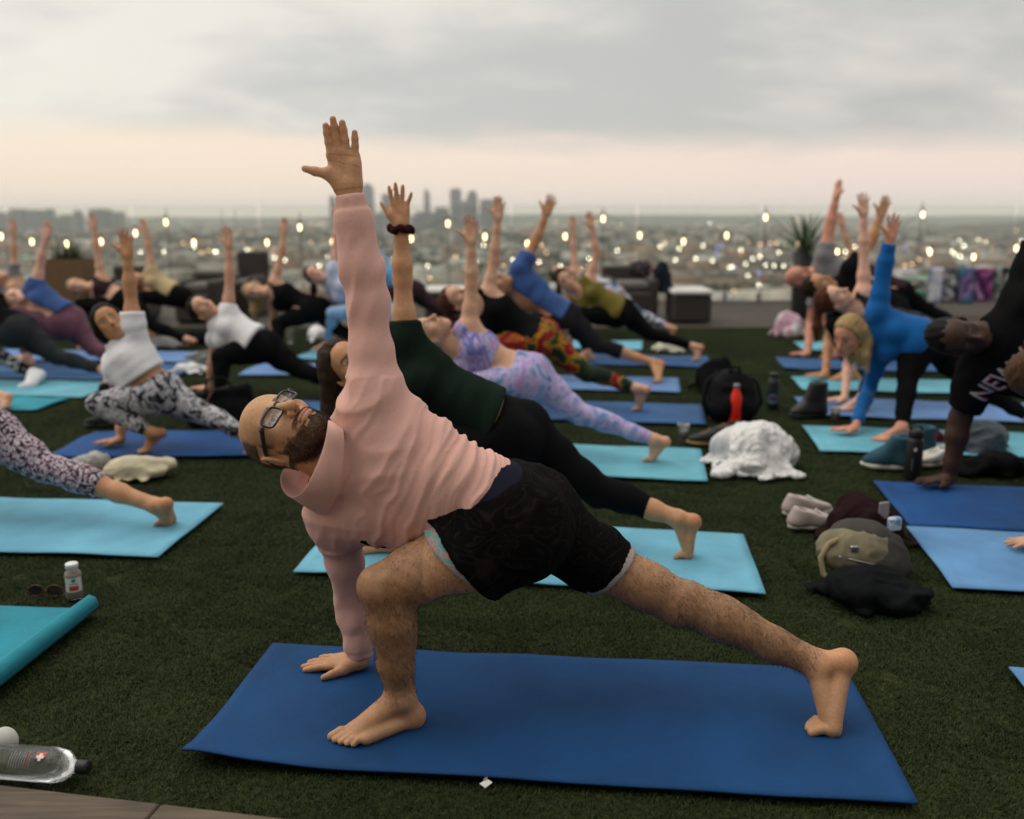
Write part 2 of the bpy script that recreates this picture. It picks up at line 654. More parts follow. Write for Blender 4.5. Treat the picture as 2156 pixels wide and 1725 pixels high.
def sdf_mesh(groups, vox, relax=1, region=None):
    """region: (centre, radius) limits the meshing to a ball"""
    lo = np.min([g.bounds()[0] for g in groups], 0) - 0.02 - 2 * vox
    hi = np.max([g.bounds()[1] for g in groups], 0) + 0.02 + 2 * vox
    if region is not None:
        lo = np.maximum(lo, region[0] - region[1] - 0.02)
        hi = np.minimum(hi, region[0] + region[1] + 0.02)
    B = 8
    nb = np.ceil((hi - lo) / (vox * B)).astype(int)

    def field(blocks_c, pts, half):            # pts (n, m, 3)
        n, m = pts.shape[:2]
        tot = np.full((n, m), 1.0, np.float32)
        for g in groups:
            dcs = [pr_eval(pr, blocks_c) for pr in g.pr]
            near = np.full(n, False)
            for pr, dc in zip(g.pr, dcs):
                if pr[3] == 'u':
                    near |= dc < half * 1.6 + max(pr[2], g.k) + 0.04
            gs = np.nonzero(near)[0]
            if len(gs) == 0:
                continue
            inv = np.full(n, -1)
            inv[gs] = np.arange(len(gs))
            d = np.full((len(gs), m), 1.0, np.float32)
            gp = pts[gs]
            for pr, dc in zip(g.pr, dcs):
                sel = inv[np.nonzero(near & (dc < half * 1.6 + pr[2] + 0.04))[0]]
                if len(sel) == 0:
                    continue
                q = pr_eval(pr, gp[sel].reshape(-1, 3)).reshape(len(sel), m)
                if pr[3] == 'u':
                    d[sel] = smin(d[sel], q, pr[2])
                else:
                    h = np.clip(0.5 - 0.5 * (d[sel] + q) / pr[2], 0, 1)
                    d[sel] = d[sel] + (-q - d[sel]) * h + pr[2] * h * (1 - h)
            for p, nn in g.cuts:
                d = np.maximum(d, (gp - p.astype(np.float32)) @ nn.astype(np.float32))
            tot[gs] = smin(tot[gs], d, g.k)
        return tot

    # coarse blocks first, then the fine blocks inside those the surface may cross
    B0 = 32
    n0 = np.ceil(nb * B / B0).astype(int)
    b0 = np.stack(np.meshgrid(*[np.arange(n) for n in n0], indexing='ij'), -1).reshape(-1, 3)
    c0 = (lo + (b0 + 0.5) * vox * B0).astype(np.float32)
    h0 = vox * B0 * 0.5 * math.sqrt(3)
    k0 = np.abs(field(c0, c0[:, None, :], h0)[:, 0]) < h0 * 1.5 + 0.03
    sub = np.stack(np.meshgrid(*[np.arange(B0 // B)] * 3, indexing='ij'), -1).reshape(-1, 3)
    bi = (b0[k0][:, None, :] * (B0 // B) + sub[None]).reshape(-1, 3)
    bc = (lo + (bi + 0.5) * vox * B).astype(np.float32)
    half = vox * B * 0.5 * math.sqrt(3)
    dcen = field(bc, bc[:, None, :], half)[:, 0]
    keep = np.abs(dcen) < half * 1.25 + 0.006
    if region is not None:
        keep &= np.linalg.norm(bc - region[0], axis=1) < region[1] + half + 2 * vox
    bi, bc = bi[keep], bc[keep]
    nb = n0 * (B0 // B)
    o = np.arange(B + 1)
    off = np.stack(np.meshgrid(o, o, o, indexing='ij'), -1).reshape(-1, 3)
    vals = np.empty((len(bi), (B + 1) ** 3), np.float32)
    CH = 600
    for s in range(0, len(bi), CH):
        e = min(len(bi), s + CH)
        pts = (lo + (bi[s:e, None, :] * B + off[None]) * vox).astype(np.float32)
        vals[s:e] = field(bc[s:e], pts, half)
    F = vals.reshape(-1, B + 1, B + 1, B + 1)
    N = nb * B + 2
    # active cells
    corners = [F[:, i:B + i, j:B + j, k:B + k] for i in (0, 1) for j in (0, 1) for k in (0, 1)]
    neg = sum((c < 0).astype(np.int8) for c in corners)
    act = (neg > 0) & (neg < 8)
    ib, ci, cj, ck = np.nonzero(act)
    gi = bi[ib, 0] * B + ci
    gj = bi[ib, 1] * B + cj
    gk = bi[ib, 2] * B + ck
    keyf = lambda a, b, c: (a.astype(np.int64) * N[1] + b) * N[2] + c
    key = keyf(gi, gj, gk)
    cv = [c[act] for c in corners]
    acc = np.zeros((len(key), 3))
    cnt = np.zeros(len(key))
    co = [(i, j, k) for i in (0, 1) for j in (0, 1) for k in (0, 1)]
    for a in range(8):
        for b in range(a + 1, 8):
            if sum(abs(x - y) for x, y in zip(co[a], co[b])) != 1:
                continue
            va, vb = cv[a], cv[b]
            x = (va < 0) != (vb < 0)
            t = np.where(x, va / np.where(x, va - vb, 1), 0)
            p = np.array(co[a], float)[None] + t[:, None] * (np.array(co[b], float) - np.array(co[a], float))[None]
            acc += np.where(x[:, None], p, 0)
            cnt += x
    verts = lo + (np.stack([gi, gj, gk], 1) + acc / cnt[:, None]) * vox
    order = np.argsort(key)
    ks = key[order]
    quads = []
    for ax in range(3):
        sl0 = [slice(0, B)] * 3
        sl1 = [slice(0, B)] * 3
        sl1[ax] = slice(1, B + 1)
        a = F[(slice(None), *sl0)]
        b = F[(slice(None), *sl1)]
        x = (a < 0) != (b < 0)
        ib2, i, j, k = np.nonzero(x)
        fl = a[x] < 0
        g = [bi[ib2, 0] * B + i, bi[ib2, 1] * B + j, bi[ib2, 2] * B + k]
        u, w = (ax + 1) % 3, (ax + 2) % 3
        idx = []
        ok = np.ones(len(fl), bool)
        for du, dw in ((-1, -1), (0, -1), (0, 0), (-1, 0)):
            h = [q.copy() for q in g]
            h[u] = h[u] + du
            h[w] = h[w] + dw
            kk = keyf(*h)
            p = np.clip(np.searchsorted(ks, kk), 0, len(ks) - 1)
            ok &= ks[p] == kk
            idx.append(order[p])
        q = np.stack(idx, 1)
        q = np.where(fl[:, None], q, q[:, ::-1])
        quads.append(q[ok])
    quads = np.concatenate(quads)
    for _ in range(relax):
        verts = lap(verts, quads, 0.5)
    return verts, quads


def refine(groups, v, q, fine):
    """replace the surface inside each ball (centre, radius, voxel) by a finer mesh of the same shape"""
    for ctr, rad, vx in fine:
        cen = v[q].mean(1)
        q = q[np.linalg.norm(cen - ctr, axis=1) > rad - 0.006]
        v2, q2 = sdf_mesh(groups, vx, 1, (ctr, rad))
        q2 = q2[np.linalg.norm(v2[q2].mean(1) - ctr, axis=1) < rad]
        q = np.concatenate([q, q2 + len(v)])
        v = np.concatenate([v, v2])
    used = np.unique(q)
    remap = np.full(len(v), -1)
    remap[used] = np.arange(len(used))
    return v[used], remap[q]


def lap(v, q, f):
    s = np.zeros_like(v)
    c = np.zeros(len(v))
    for a in range(4):
        b = (a + 1) % 4
        for i, j in ((a, b), (b, a)):
            for ax in range(3):
                s[:, ax] += np.bincount(q[:, i], v[q[:, j], ax], len(v))
            c += np.bincount(q[:, i], minlength=len(v))
    return v + f * (s / np.maximum(c, 1)[:, None] - v)


def vnormals(v, q):
    n = np.cross(v[q[:, 2]] - v[q[:, 0]], v[q[:, 3]] - v[q[:, 1]])
    r = np.zeros_like(v)
    for a in range(4):
        for ax in range(3):
            r[:, ax] += np.bincount(q[:, a], n[:, ax], len(v))
    return r / (np.linalg.norm(r, axis=1, keepdims=True) + 1e-12)
# ================================================================ people
# joints of the hero pose (low lunge, twisted open, one arm up): picture place and forward distance
HERO_PX = dict(PV=(1098, 1085, 2.31), HL=(1082, 1128, 2.22), HR=(1128, 1105, 2.38),
               NK=(702, 962, 2.31), SL=(783, 842, 2.29), SR=(712, 1078, 2.40),
               EL=(770, 640, 2.31), WL=(735, 402, 2.31), ER=(722, 1262, 2.47), WR=(764, 1385, 2.50),
               KL=(808, 1238, 2.14), AL=(842, 1468, 2.17), KR=(1432, 1268, 2.30), AR=(1722, 1402, 2.19),
               BR=(1738, 1530, 2.15), HD=(596, 910, 2.29))
TEMPL = {k: at(*v) for k, v in HERO_PX.items()}
T_PV = TEMPL['PV'].copy()


def resolve(px, y0, s, depth=None):
    """joints in metres: given picture places are put at the body's own distance, the rest follow the template pose"""
    depth = depth or {}
    J = {}
    pv = px.get('PV')
    root = at(pv[0], pv[1], y0)
    J['PV'] = root
    for j, t in TEMPL.items():
        if j == 'PV':
            continue
        rel = (t - T_PV) * s
        if j in px:
            x, y = px[j][:2]
            if len(px[j]) > 2 and px[j][2] == 'g':            # touches the ground: distance follows from that
                z = {'AL': 0.085, 'BR': 0.022, 'WR': 0.05, 'AR': 0.085}[j] * s
                J[j] = on_ground(x, y, z)
            else:
                J[j] = at(x, y, y0 + rel[1] + depth.get(j, 0.0))
        else:
            J[j] = root + rel + V(0, depth.get(j, 0.0), 0)
    for j, z in (('AL', 0.085), ('BR', 0.022), ('WR', 0.05)):
        if j not in px:
            J[j] = J[j].copy()
            J[j][2] = z * s
    if 'KL' not in px:                                         # bend the hidden knee from hip and ankle
        J['KL'] = joint_between(J['HL'], J['AL'], 0.41 * s, 0.40 * s, V(-1, 0, 0.3))
    if 'ER' not in px:
        J['ER'] = (J['SR'] + J['WR']) / 2 + V(-0.02, 0.02, 0) * s
    if 'EL' not in px:
        J['EL'] = (J['SL'] + J['WL']) / 2 + V(0.01, 0.0, 0) * s
    return J


def joint_between(a, b, la, lb, pole):
    d = b - a
    L = min(np.linalg.norm(d), (la + lb) * 0.995)
    u = nrm(d)
    x = (la * la - lb * lb + L * L) / (2 * L)
    h = math.sqrt(max(la * la - x * x, 0.0))
    pole = pole - u * (pole @ u)
    return a + u * x + nrm(pole) * h


def hand_prims(g, W, d, n, t, s, spread=(4, 0, -4, -9), thumb=50, curl=0.10, infl=0.0, fat=1.0):
    """W wrist, d towards the fingers, n out of the palm, t towards the thumb"""
    d = nrm(d)
    n = nrm(n - d * (n @ d))
    t = nrm(t - d * (t @ d) - n * (t @ n))
    lat = (0.030, 0.010, -0.010, -0.029)
    kn = (0.090, 0.094, 0.089, 0.079)
    ln = (0.070, 0.079, 0.073, 0.057)
    fl = (n, 0.8)
    for i in range(4):
        K = W + s * (d * kn[i] + t * lat[i])
        g.cone(W + s * (d * 0.008 + t * lat[i] * 0.55), K, (0.0165 + infl) * s, (0.0125 + infl) * s, 0.016 * s, flat=fl)
        a = math.radians(spread[i])
        fd = nrm(d * math.cos(a) + t * math.sin(a))
        p, r0 = K, 0.0098 * s * fat * (0.9 if i == 3 else 1)
        c = curl
        for seg, (fr, rr) in enumerate(((0.44, 0.0096), (0.31, 0.0092), (0.25, 0.0080))):
            e = nrm(fd * math.cos(c) + n * math.sin(c))
            q = p + e * ln[i] * fr * s
            r1 = rr * s * fat * (0.9 if i == 3 else 1)
            g.cone(p, q, r0, r1, 0.0045 * s)
            p, r0 = q, r1
            c += curl * 1.2
    a = math.radians(thumb)
    b0 = W + s * (d * 0.016 + t * 0.016 + n * 0.006)
    b1 = W + s * (d * 0.046 + t * 0.043 + n * 0.010)
    td = nrm(d * math.cos(a) + t * math.sin(a))
    b2 = b1 + td * 0.032 * s
    td2 = nrm(td + d * 0.12 + t * 0.10)
    b3 = b2 + td2 * 0.026 * s
    g.cone(b0, b1, 0.0185 * s, 0.0150 * s, 0.018 * s)
    g.cone(b1, b2, 0.0135 * s * fat, 0.0110 * s * fat, 0.008 * s)
    g.cone(b2, b3, 0.0110 * s * fat, 0.0082 * s * fat, 0.005 * s)
    # heel of the hand on the little-finger side
    g.cone(W + s * (d * 0.018 - t * 0.018 + n * 0.005), W + s * (d * 0.06 - t * 0.024 + n * 0.004), 0.0165 * s, 0.013 * s, 0.015 * s)


def foot_prims(g, A, heel, ball, toe, lat, s, infl=0.0):
    """A ankle, heel and ball centres near the sole, toe: direction of the toes, lat: towards the little toe"""
    toe = nrm(toe)
    lat = nrm(lat)
    up = nrm(np.cross(lat, toe))
    if up @ nrm(A - ball) < 0:
        up = -up
    g.ball(heel, (0.031 + infl) * s, 0.02 * s)
    g.cone(A, heel, (0.033 + infl) * s, (0.029 + infl) * s, 0.025 * s)
    g.ball(A + lat * 0.027 * s, 0.014 * s, 0.012 * s)
    g.ball(A - lat * 0.029 * s + up * 0.006 * s, 0.014 * s, 0.012 * s)
    bi, bo = ball - lat * 0.022 * s, ball + lat * 0.026 * s - toe * 0.014 * s
    g.cone(A - lat * 0.004 * s, bi + up * 0.006 * s, (0.031 + infl) * s, (0.018 + infl) * s, 0.018 * s)
    g.cone(A, ball + up * 0.004 * s, (0.028 + infl) * s, (0.017 + infl) * s, 0.016 * s)
    g.cone(heel + lat * 0.006 * s, bo, (0.023 + infl) * s, (0.0155 + infl) * s, 0.014 * s)
    g.cone(heel - lat * 0.006 * s, bi, (0.019 + infl) * s, (0.020 + infl) * s, 0.014 * s)
    for i, (o, l, r) in enumerate(((-0.026, 0.052, 0.0125), (-0.007, 0.052, 0.0092), (0.007, 0.045, 0.0086), (0.019, 0.036, 0.0082), (0.030, 0.026, 0.0078))):
        st = ball + (lat * o * 0.9 + toe * (0.004 - 0.010 * i / 4)) * s
        md = st + toe * l * 0.55 * s + up * 0.004 * s + lat * o * 0.10 * s
        en = st + toe * l * s - up * 0.005 * s + lat * o * 0.12 * s
        if infl <= 0:
            g.cone(st, md, (r + 0.002) * s, r * s, 0.006 * s)
            g.cone(md, en, r * s, r * 0.95 * s, 0.004 * s)
        else:
            g.cone(st, en, (r + infl) * s, (r + infl) * s, 0.02 * s)


def head_prims(g, H, s, female=False, ears=True, beard=0.0):
    """H(forward, left, up) -> point; sizes in metres for a 0.235 m tall head"""
    R = H.R
    w = 0.94 if female else 1.0
    g.ell(H(-0.014, 0, 0.028), R, np.array([0.099, 0.077 * w, 0.090]) * s, 0.02 * s)
    g.ell(H(0.022, 0, -0.036), R, np.array([0.068, 0.060 * w, 0.078]) * s, 0.03 * s)
    g.ell(H(0.040, 0, 0.036), R, np.array([0.050, 0.058 * w, 0.052]) * s, 0.03 * s)
    jw = 0.046 if female else 0.053
    for e in (1, -1):
        g.cone(H(-0.016, e * jw, -0.050), H(0.058, e * 0.016, -0.102), (0.021 + beard) * s, (0.018 + beard) * s, 0.03 * s)
        g.ball(H(0.056, e * 0.042 * w, -0.024), 0.021 * s, 0.022 * s)
        g.cone(H(0.081, e * 0.008, 0.016), H(0.068, e * 0.044 * w, 0.019), 0.0125 * s, 0.0105 * s, 0.012 * s)
    g.ball(H(0.066, 0, -0.103), (0.019 + beard) * s, 0.02 * s)
    g.ell(H(0.074, 0, -0.070), R, np.array([0.020, 0.032, 0.030]) * s, 0.014 * s)
    for e in (1, -1):
        g.ball(H(0.096, e * 0.033 * w, -0.002), 0.0175 * s, 0.013 * s, 's')
        g.ball(H(0.0715, e * 0.0325 * w, -0.003), 0.0135 * s, 0.003 * s)
        # upper lid
        g.cone(H(0.0815, e * 0.022 * w, 0.005), H(0.0765, e * 0.045 * w, 0.003), 0.0042 * s, 0.0038 * s, 0.004 * s)
        g.cone(H(0.0800, e * 0.023 * w, -0.0125), H(0.0755, e * 0.044 * w, -0.011), 0.0036 * s, 0.0034 * s, 0.004 * s)
    g.cone(H(0.088, 0, 0.008), H(0.114, 0, -0.036), 0.0100 * s, 0.0110 * s, 0.012 * s)
    g.ball(H(0.1165, 0, -0.040), 0.0125 * s, 0.007 * s)
    for e in (1, -1):
        g.ball(H(0.100, e * 0.0125, -0.043), 0.0088 * s, 0.007 * s)
        g.ball(H(0.1055, e * 0.0065, -0.0505), 0.0040 * s, 0.003 * s, 's')
    g.ell(H(0.0925, 0, -0.0665), R, np.array([0.0095, 0.0245, 0.0055]) * s, 0.006 * s)
    g.ell(H(0.0915, 0, -0.0770), R, np.array([0.0095, 0.0215, 0.0068]) * s, 0.005 * s)
    g.cone(H(0.104, -0.023, -0.0712), H(0.104, 0.023, -0.0712), 0.0030 * s, 0.0030 * s, 0.004 * s, 's')
    if ears:
        for e in (1, -1):
            c = H(-0.014, e * 0.080 * w, -0.012)
            fx, up = R[:, 0], R[:, 2]
            axu = nrm(up * 0.96 - fx * 0.28)
            axl = nrm(R[:, 1] * e - fx * 0.45)
            axf = np.cross(axu, axl)
            axl = np.cross(axf, axu)
            RR = frame_cols(axf, axl, axu)
            g.ell(c, RR, np.array([0.0210, 0.0085, 0.0355]) * s, 0.006 * s)
            g.ell(c + (axl * 0.0075 + axu * 0.003 - axf * 0.001) * s, RR, np.array([0.0130, 0.0068, 0.0225]) * s, 0.004 * s, 's')
            g.cone(c + (axl * 0.002 - axf * 0.006 - axu * 0.013) * s, c + (axl * 0.002 - axf * 0.002 + axu * 0.012) * s, 0.0036 * s, 0.003 * s, 0.004 * s)


class HeadFrame:
    def __init__(self, c, f, u, s):
        self.c, self.s = np.asarray(c, float), s
        f = nrm(f)
        u = nrm(np.asarray(u, float) - f * (np.asarray(u, float) @ f))
        l = np.cross(u, f)
        self.R = np.stack([f, l, u], 1)

    def __call__(self, a, b, c):
        return self.c + self.R @ (V(a, b, c) * self.s)

    def local(self, P):
        return (P - self.c) @ self.R / self.s


class Body:
    """one person: joints, frames and the shapes of each body region"""

    def __init__(self, J, s, female=True, face=(-0.2, -0.6, 0.75), crown=(-0.9, 0.2, 0.2), build=1.0, hs=None,
                 hand_up=None, hand_dn=None, foot_r=None, foot_l=None, beard=0.0, bust=0.5, arms=None, leg_r=1.0):
        self.leg_r = leg_r
        self.ab = arms or build
        self.J, self.s, self.fem, self.b = J, s, female, build
        self.bust = bust
        self.spine = nrm(J['NK'] - J['PV'])
        self.chest_l = nrm(J['SL'] - J['SR'])
        self.hip_l = nrm(J['HL'] - J['HR'])
        self.chest_l = nrm(self.chest_l - self.spine * (self.chest_l @ self.spine))
        self.hip_l = nrm(self.hip_l - self.spine * (self.hip_l @ self.spine))
        self.chest_f = np.cross(self.chest_l, self.spine)
        self.hip_f = np.cross(self.hip_l, self.spine)
        self.head = HeadFrame(J['HD'], face, crown, hs or s)
        self.beard = beard
        self.hu = dict(d=nrm(J['WL'] - J['EL']), n=V(0, -1, 0.1), t=V(-1, 0, 0.0), spread=(6, 1, -5, -14), thumb=52)
        self.hu.update(hand_up or {})
        self.hd = dict(d=V(-1, -0.05, -0.02), n=V(0, 0, -1), t=V(0.0, -1, 0), spread=(12, 3, -6, -16), thumb=40, curl=0.03)
        self.hd.update(hand_dn or {})
        A = J['AL']
        self.fl = dict(heel=A + V(0.045, 0.005, -0.054) * s, ball=A + V(-0.122, -0.012, -0.066) * s, toe=V(-1, -0.08, -0.04), lat=V(0.05, -1, 0))
        self.fl.update(foot_l or {})
        A, B = J['AR'], J['BR']
        sh = nrm(A - J['KR'])
        self.fr = dict(heel=A + (sh * 0.050 + V(0.012, 0, 0.004)) * s, ball=B, toe=V(-1, -0.05, 0.0), lat=V(0, 1, 0))
        self.fr.update(foot_r or {})

    def knee_dir(self, H, K, A, default):
        v = K - (H + A) / 2
        return nrm(v) if np.linalg.norm(v) > 0.05 else nrm(np.asarray(default, float))

    def grp(self, parts, infl=0.0, k=0.03, limb=None):
        """shapes of the listed body regions, grown by infl metres"""
        J, s, b = self.J, self.s, self.b
        g = Grp(k)
        fem = self.fem
        i = infl
        lb = limb or {}
        if 'pelvis' in parts:
            R = frame_cols(self.hip_l, self.spine, self.hip_f)
            w = 0.165 if fem else 0.158
            hc = (J['HL'] + J['HR']) / 2
            g.ell(J['PV'] * 0.6 + hc * 0.4, R, np.array([w * b + i, 0.125 + i, 0.105 * b + i]) * s, 0.04 * s)
            for h in ('HL', 'HR'):
                g.ball(J[h] - self.hip_f * 0.045 * s + self.spine * 0.02 * s, (0.092 * b + i) * s, 0.05 * s)
        if 'torso' in parts:
            P, N = J['PV'], J['NK']
            L = np.linalg.norm(N - P)
            R = frame_cols(self.chest_l, self.spine, self.chest_f)
            Rm = frame_cols(nrm(self.chest_l + self.hip_l), self.spine, nrm(self.chest_f + self.hip_f))
            cw, ww = (0.142, 0.118) if fem else (0.168, 0.150)
            g.ell(P + self.spine * L * 0.66, R, np.array([cw * b + i, L * 0.30 / s + i, 0.108 * b + i]) * s, 0.04 * s)
            g.ell(P + self.spine * L * 0.36, Rm, np.array([ww * b + i, L * 0.30 / s + i, 0.094 * b + i]) * s, 0.06 * s)
            g.ell(P + self.spine * L * 0.15, frame_cols(self.hip_l, self.spine, self.hip_f), np.array([(ww + 0.012) * b + i, L * 0.2 / s + i, 0.098 * b + i]) * s, 0.05 * s)
            sl, sr = J['SL'], J['SR']
            top = N - self.spine * 0.015 * s
            for S in (sl, sr):
                g.cone(top, S, (0.056 * b + i) * s, (0.050 * b + i) * s, 0.05 * s)
                g.cone(P + self.spine * L * 0.72 + (S - top) * 0.45, S, (0.085 * b + i) * s, (0.055 * b + i) * s, 0.05 * s)
            if fem and self.bust > 0:
                for e in (1, -1):
                    g.ball(P + self.spine * L * 0.70 + self.chest_l * e * 0.068 * s + self.chest_f * 0.075 * s, (0.058 + 0.02 * (self.bust - 0.5) + i) * s, 0.04 * s)
        if 'neck' in parts:
            r = (0.045 if fem else 0.057) * b
            g.cone(self.head(-0.030, 0, -0.055), J['NK'] - self.spine * 0.02 * s, (r + i) * s, (r + 0.008 + i) * s, 0.03 * s)
        for sd in ('L', 'R'):
            S, E, W = J['S' + sd], J['E' + sd], J['W' + sd]
            ab = self.ab
            ra = (0.040 if fem else 0.050) * ab
            if 'ua' + sd in parts:
                g.ball(S, (ra + 0.012 + i) * s, 0.04 * s)
                m = S + (E - S) * 0.42
                g.chain([S, m, E], [(ra + 0.008 + i) * s, (ra + 0.002 + i) * s, (ra - 0.006 + i) * s], 0.03 * s)
            if 'fa' + sd in parts:
                m = E + (W - E) * 0.28
                rf = (0.034 if fem else 0.042) * ab
                g.chain([E, m, E + (W - E) * 0.75, W], [(rf + 0.001 + i) * s, (rf + 0.003 + i) * s, (rf * 0.76 + i) * s, (0.026 if fem else 0.029) * s * ab ** 0.5 + i * s], 0.025 * s, )
            if 'th' + sd in parts:
                H, K, A = J['H' + sd], J['K' + sd], J['A' + sd]
                kd = self.knee_dir(H, K, A, self.hip_f)
                lg = self.leg_r if sd == 'R' else 1.0
                r0 = (0.092 if fem else 0.088) * b * lg
                m = H + (K - H) * 0.4
                g.chain([H, m + kd * 0.012 * s, H + (K - H) * 0.78 + kd * 0.004 * s, K], [(r0 + i) * s, (r0 - 0.008 + i) * s, (0.064 * b * lg + i) * s, (0.053 * b ** 0.5 + i) * s], 0.03 * s)
                g.cone(H - kd * 0.02 * s, m - kd * 0.024 * s, (r0 - 0.012 + i) * s, (0.064 * b * lg + i) * s, 0.03 * s)
            if 'cf' + sd in parts:
                H, K, A = J['H' + sd], J['K' + sd], J['A' + sd]
                kd = self.knee_dir(H, K, A, self.hip_f)
                g.ball(K + kd * 0.014 * s, (0.044 * b ** 0.5 + i) * s, 0.03 * s)
                c = K + (A - K) * 0.30
                g.chain([K, c - kd * 0.006 * s, K + (A - K) * 0.68, A], [(0.050 + i) * s, (0.050 * b + i) * s, (0.038 * b ** 0.7 + i) * s, (0.033 + i) * s], 0.03 * s)
                g.cone(K + (A - K) * 0.08 - kd * 0.022 * s, K + (A - K) * 0.45 - kd * 0.018 * s, (0.037 * b + i) * s, (0.035 * b + i) * s, 0.03 * s)
        return g

    def skin_groups(self, ears=True):
        J, s = self.J, self.s
        g = self.grp(('pelvis', 'torso', 'neck', 'uaL', 'uaR', 'faL', 'faR', 'thL', 'thR', 'cfL', 'cfR'))
        hg = Grp(0.02 * s)
        head_prims(hg, self.head, self.head.s, self.fem, ears, self.beard)
        h1, h2 = Grp(0.02 * s), Grp(0.02 * s)
        hsz = s * (0.93 if self.fem else 1.0)
        hand_prims(h1, J['WL'], **{**self.hu, 's': hsz})
        hand_prims(h2, J['WR'], **{**self.hd, 's': hsz})
        f1, f2 = Grp(0.02 * s), Grp(0.02 * s)
        fs = s * (0.92 if self.fem else 1.0)
        foot_prims(f1, J['AL'], self.fl['heel'], self.fl['ball'], self.fl['toe'], self.fl['lat'], fs)
        foot_prims(f2, J['AR'], self.fr['heel'], self.fr['ball'], self.fr['toe'], self.fr['lat'], fs)
        return [g, hg, h1, h2, f1, f2]

    def skin_color(self, v, base, lips=None, brow=(0.03, 0.02, 0.014), iris=(0.06, 0.07, 0.06)):
        lips = lips or tuple(np.array(base) * np.array([0.82, 0.52, 0.52]))
        eye_w = tuple(np.minimum((0.50, 0.47, 0.45), np.array([0.16, 0.15, 0.14]) + 0.5 * np.mean(base)))
        c = np.tile(np.array(base), (len(v), 1))
        J, s = self.J, self.s

        def blend(m, col):
            c[:] = c * (1 - m[:, None]) + np.array(col) * m[:, None]
        red = np.array(base) * np.array([1.02, 0.80, 0.74])
        for p, r in ((self.fl['heel'], 0.05), (self.fr['heel'], 0.05), (J['KL'], 0.05), (J['EL'], 0.05)):
            blend(0.5 * sstep(np.linalg.norm(v - p, axis=1), r * s * 1.3, r * s * 0.5), red)
        for p, d in ((J['WL'], self.hu), (J['WR'], self.hd)):
            q = v - p
            near = (np.linalg.norm(q, axis=1) < 0.24 * s)
            tip = near * sstep(q @ nrm(d['d']), 0.11 * s, 0.17 * s)
            blend(0.45 * tip, red)
        q = self.head.local(v)
        near = np.linalg.norm(q, axis=1) < 0.19
        # lips
        ml = ((q[:, 1] / 0.025) ** 2 + ((q[:, 2] + 0.0715) / 0.0105) ** 2 < 1) & (q[:, 0] > 0.075) & near
        blend(ml * 0.8, lips)
        mc = ((q[:, 1] / 0.023) ** 2 < 1) & (np.abs(q[:, 2] + 0.0712) < 0.0016) & (q[:, 0] > 0.075) & near
        blend(mc * 0.8, tuple(np.array(lips) * 0.35))
        # nostrils, cheeks
        blend(0.35 * near * np.exp(-(((q[:, 0] - 0.108) / 0.02) ** 2 + (q[:, 1] / 0.02) ** 2 + ((q[:, 2] + 0.045) / 0.02) ** 2)), red)
        for e in (1, -1):
            # eye white and iris
            de = np.sqrt((q[:, 1] - e * 0.0325) ** 2 + (q[:, 2] + 0.003) ** 2)
            fr = near & (q[:, 0] > 0.066) & (q[:, 0] < 0.0875)
            me = fr & (((q[:, 1] - e * 0.0325) / 0.0125) ** 2 + ((q[:, 2] + 0.0035) / 0.0062) ** 2 < 1)
            blend(me * 1.0, eye_w)
            blend((me & (de < 0.0058)) * 1.0, iris)
            lash = fr & (((q[:, 1] - e * 0.0325) / 0.0150) ** 2 + ((q[:, 2] + 0.0030) / 0.0088) ** 2 < 1) & ~me & (q[:, 2] > -0.004)
            blend(lash * 0.75, brow)
            # brows
            by = 0.0195 + 0.05 * (np.abs(q[:, 1]) - 0.02) * (np.abs(q[:, 1]) < 0.038) - 0.25 * np.maximum(np.abs(q[:, 1]) - 0.038, 0)
            mb = near & (q[:, 0] > 0.055) & (q[:, 1] * e > 0.011) & (q[:, 1] * e < 0.052) & (np.abs(q[:, 2] - by) < 0.0042)
            blend(mb * 0.8, brow)
        return c


SKINS = dict(fair=lin(226, 180, 158), light=lin(214, 168, 140), tan=lin(196, 146, 108), gold=lin(198, 150, 112), brown=lin(176, 118, 82), red=lin(208, 148, 124), dark=lin(64, 41, 30))


def add_person(label, body, vox, skin, clothes, hair=None, group='people on yoga mats', color_fn=None, ears=True, name='person'):
    J = body.J
    base = (J['AL'] + J['BR']) / 2
    root = empty(name, (base[0], base[1], 0.0), label, 'person', group)
    sg_ = body.skin_groups(ears)
    v, q = sdf_mesh(sg_, vox * 1.4, relax=1)
    v, q = refine(sg_, v, q, [(body.head(0, 0, -0.01), 0.155 * body.s, vox * 0.85), (J['WL'] + nrm(body.hu['d']) * 0.10 * body.s, 0.12 * body.s, vox * 0.85),
                              (J['WR'] + nrm(body.hd['d']) * 0.10 * body.s, 0.115 * body.s, vox * 0.9), ((J['AR'] + J['BR']) / 2, 0.12 * body.s, vox * 0.9)])
    c = body.skin_color(v, SKINS[skin]) if color_fn is None else color_fn(v)
    link_mesh('body', v, q, skin_mat('skin'), root, True, c)
    for cl in clothes:
        nm, mat, groups = cl[:3]
        disp = cl[3] if len(cl) > 3 else None
        cv, cq = sdf_mesh(groups, cl[4] if len(cl) > 4 else vox * 1.15, relax=1)
        if disp is not None:
            cv = disp(cv, vnormals(cv, cq))
        link_mesh(nm, cv, cq, mat, root, True)
    if hair is not None:
        hm, hg = hair
        hv, hq = sdf_mesh(hg, vox, relax=0)
        n = vnormals(hv, hq)
        hl = body.head.local(hv)
        hv = hv + n * (0.004 * vnoise(np.stack([hl[:, 0] * 18, hl[:, 1] * 90, hl[:, 2] * 18], 1), 5))[:, None]
        link_mesh('hair', hv, hq, hm, root, True)
    return root


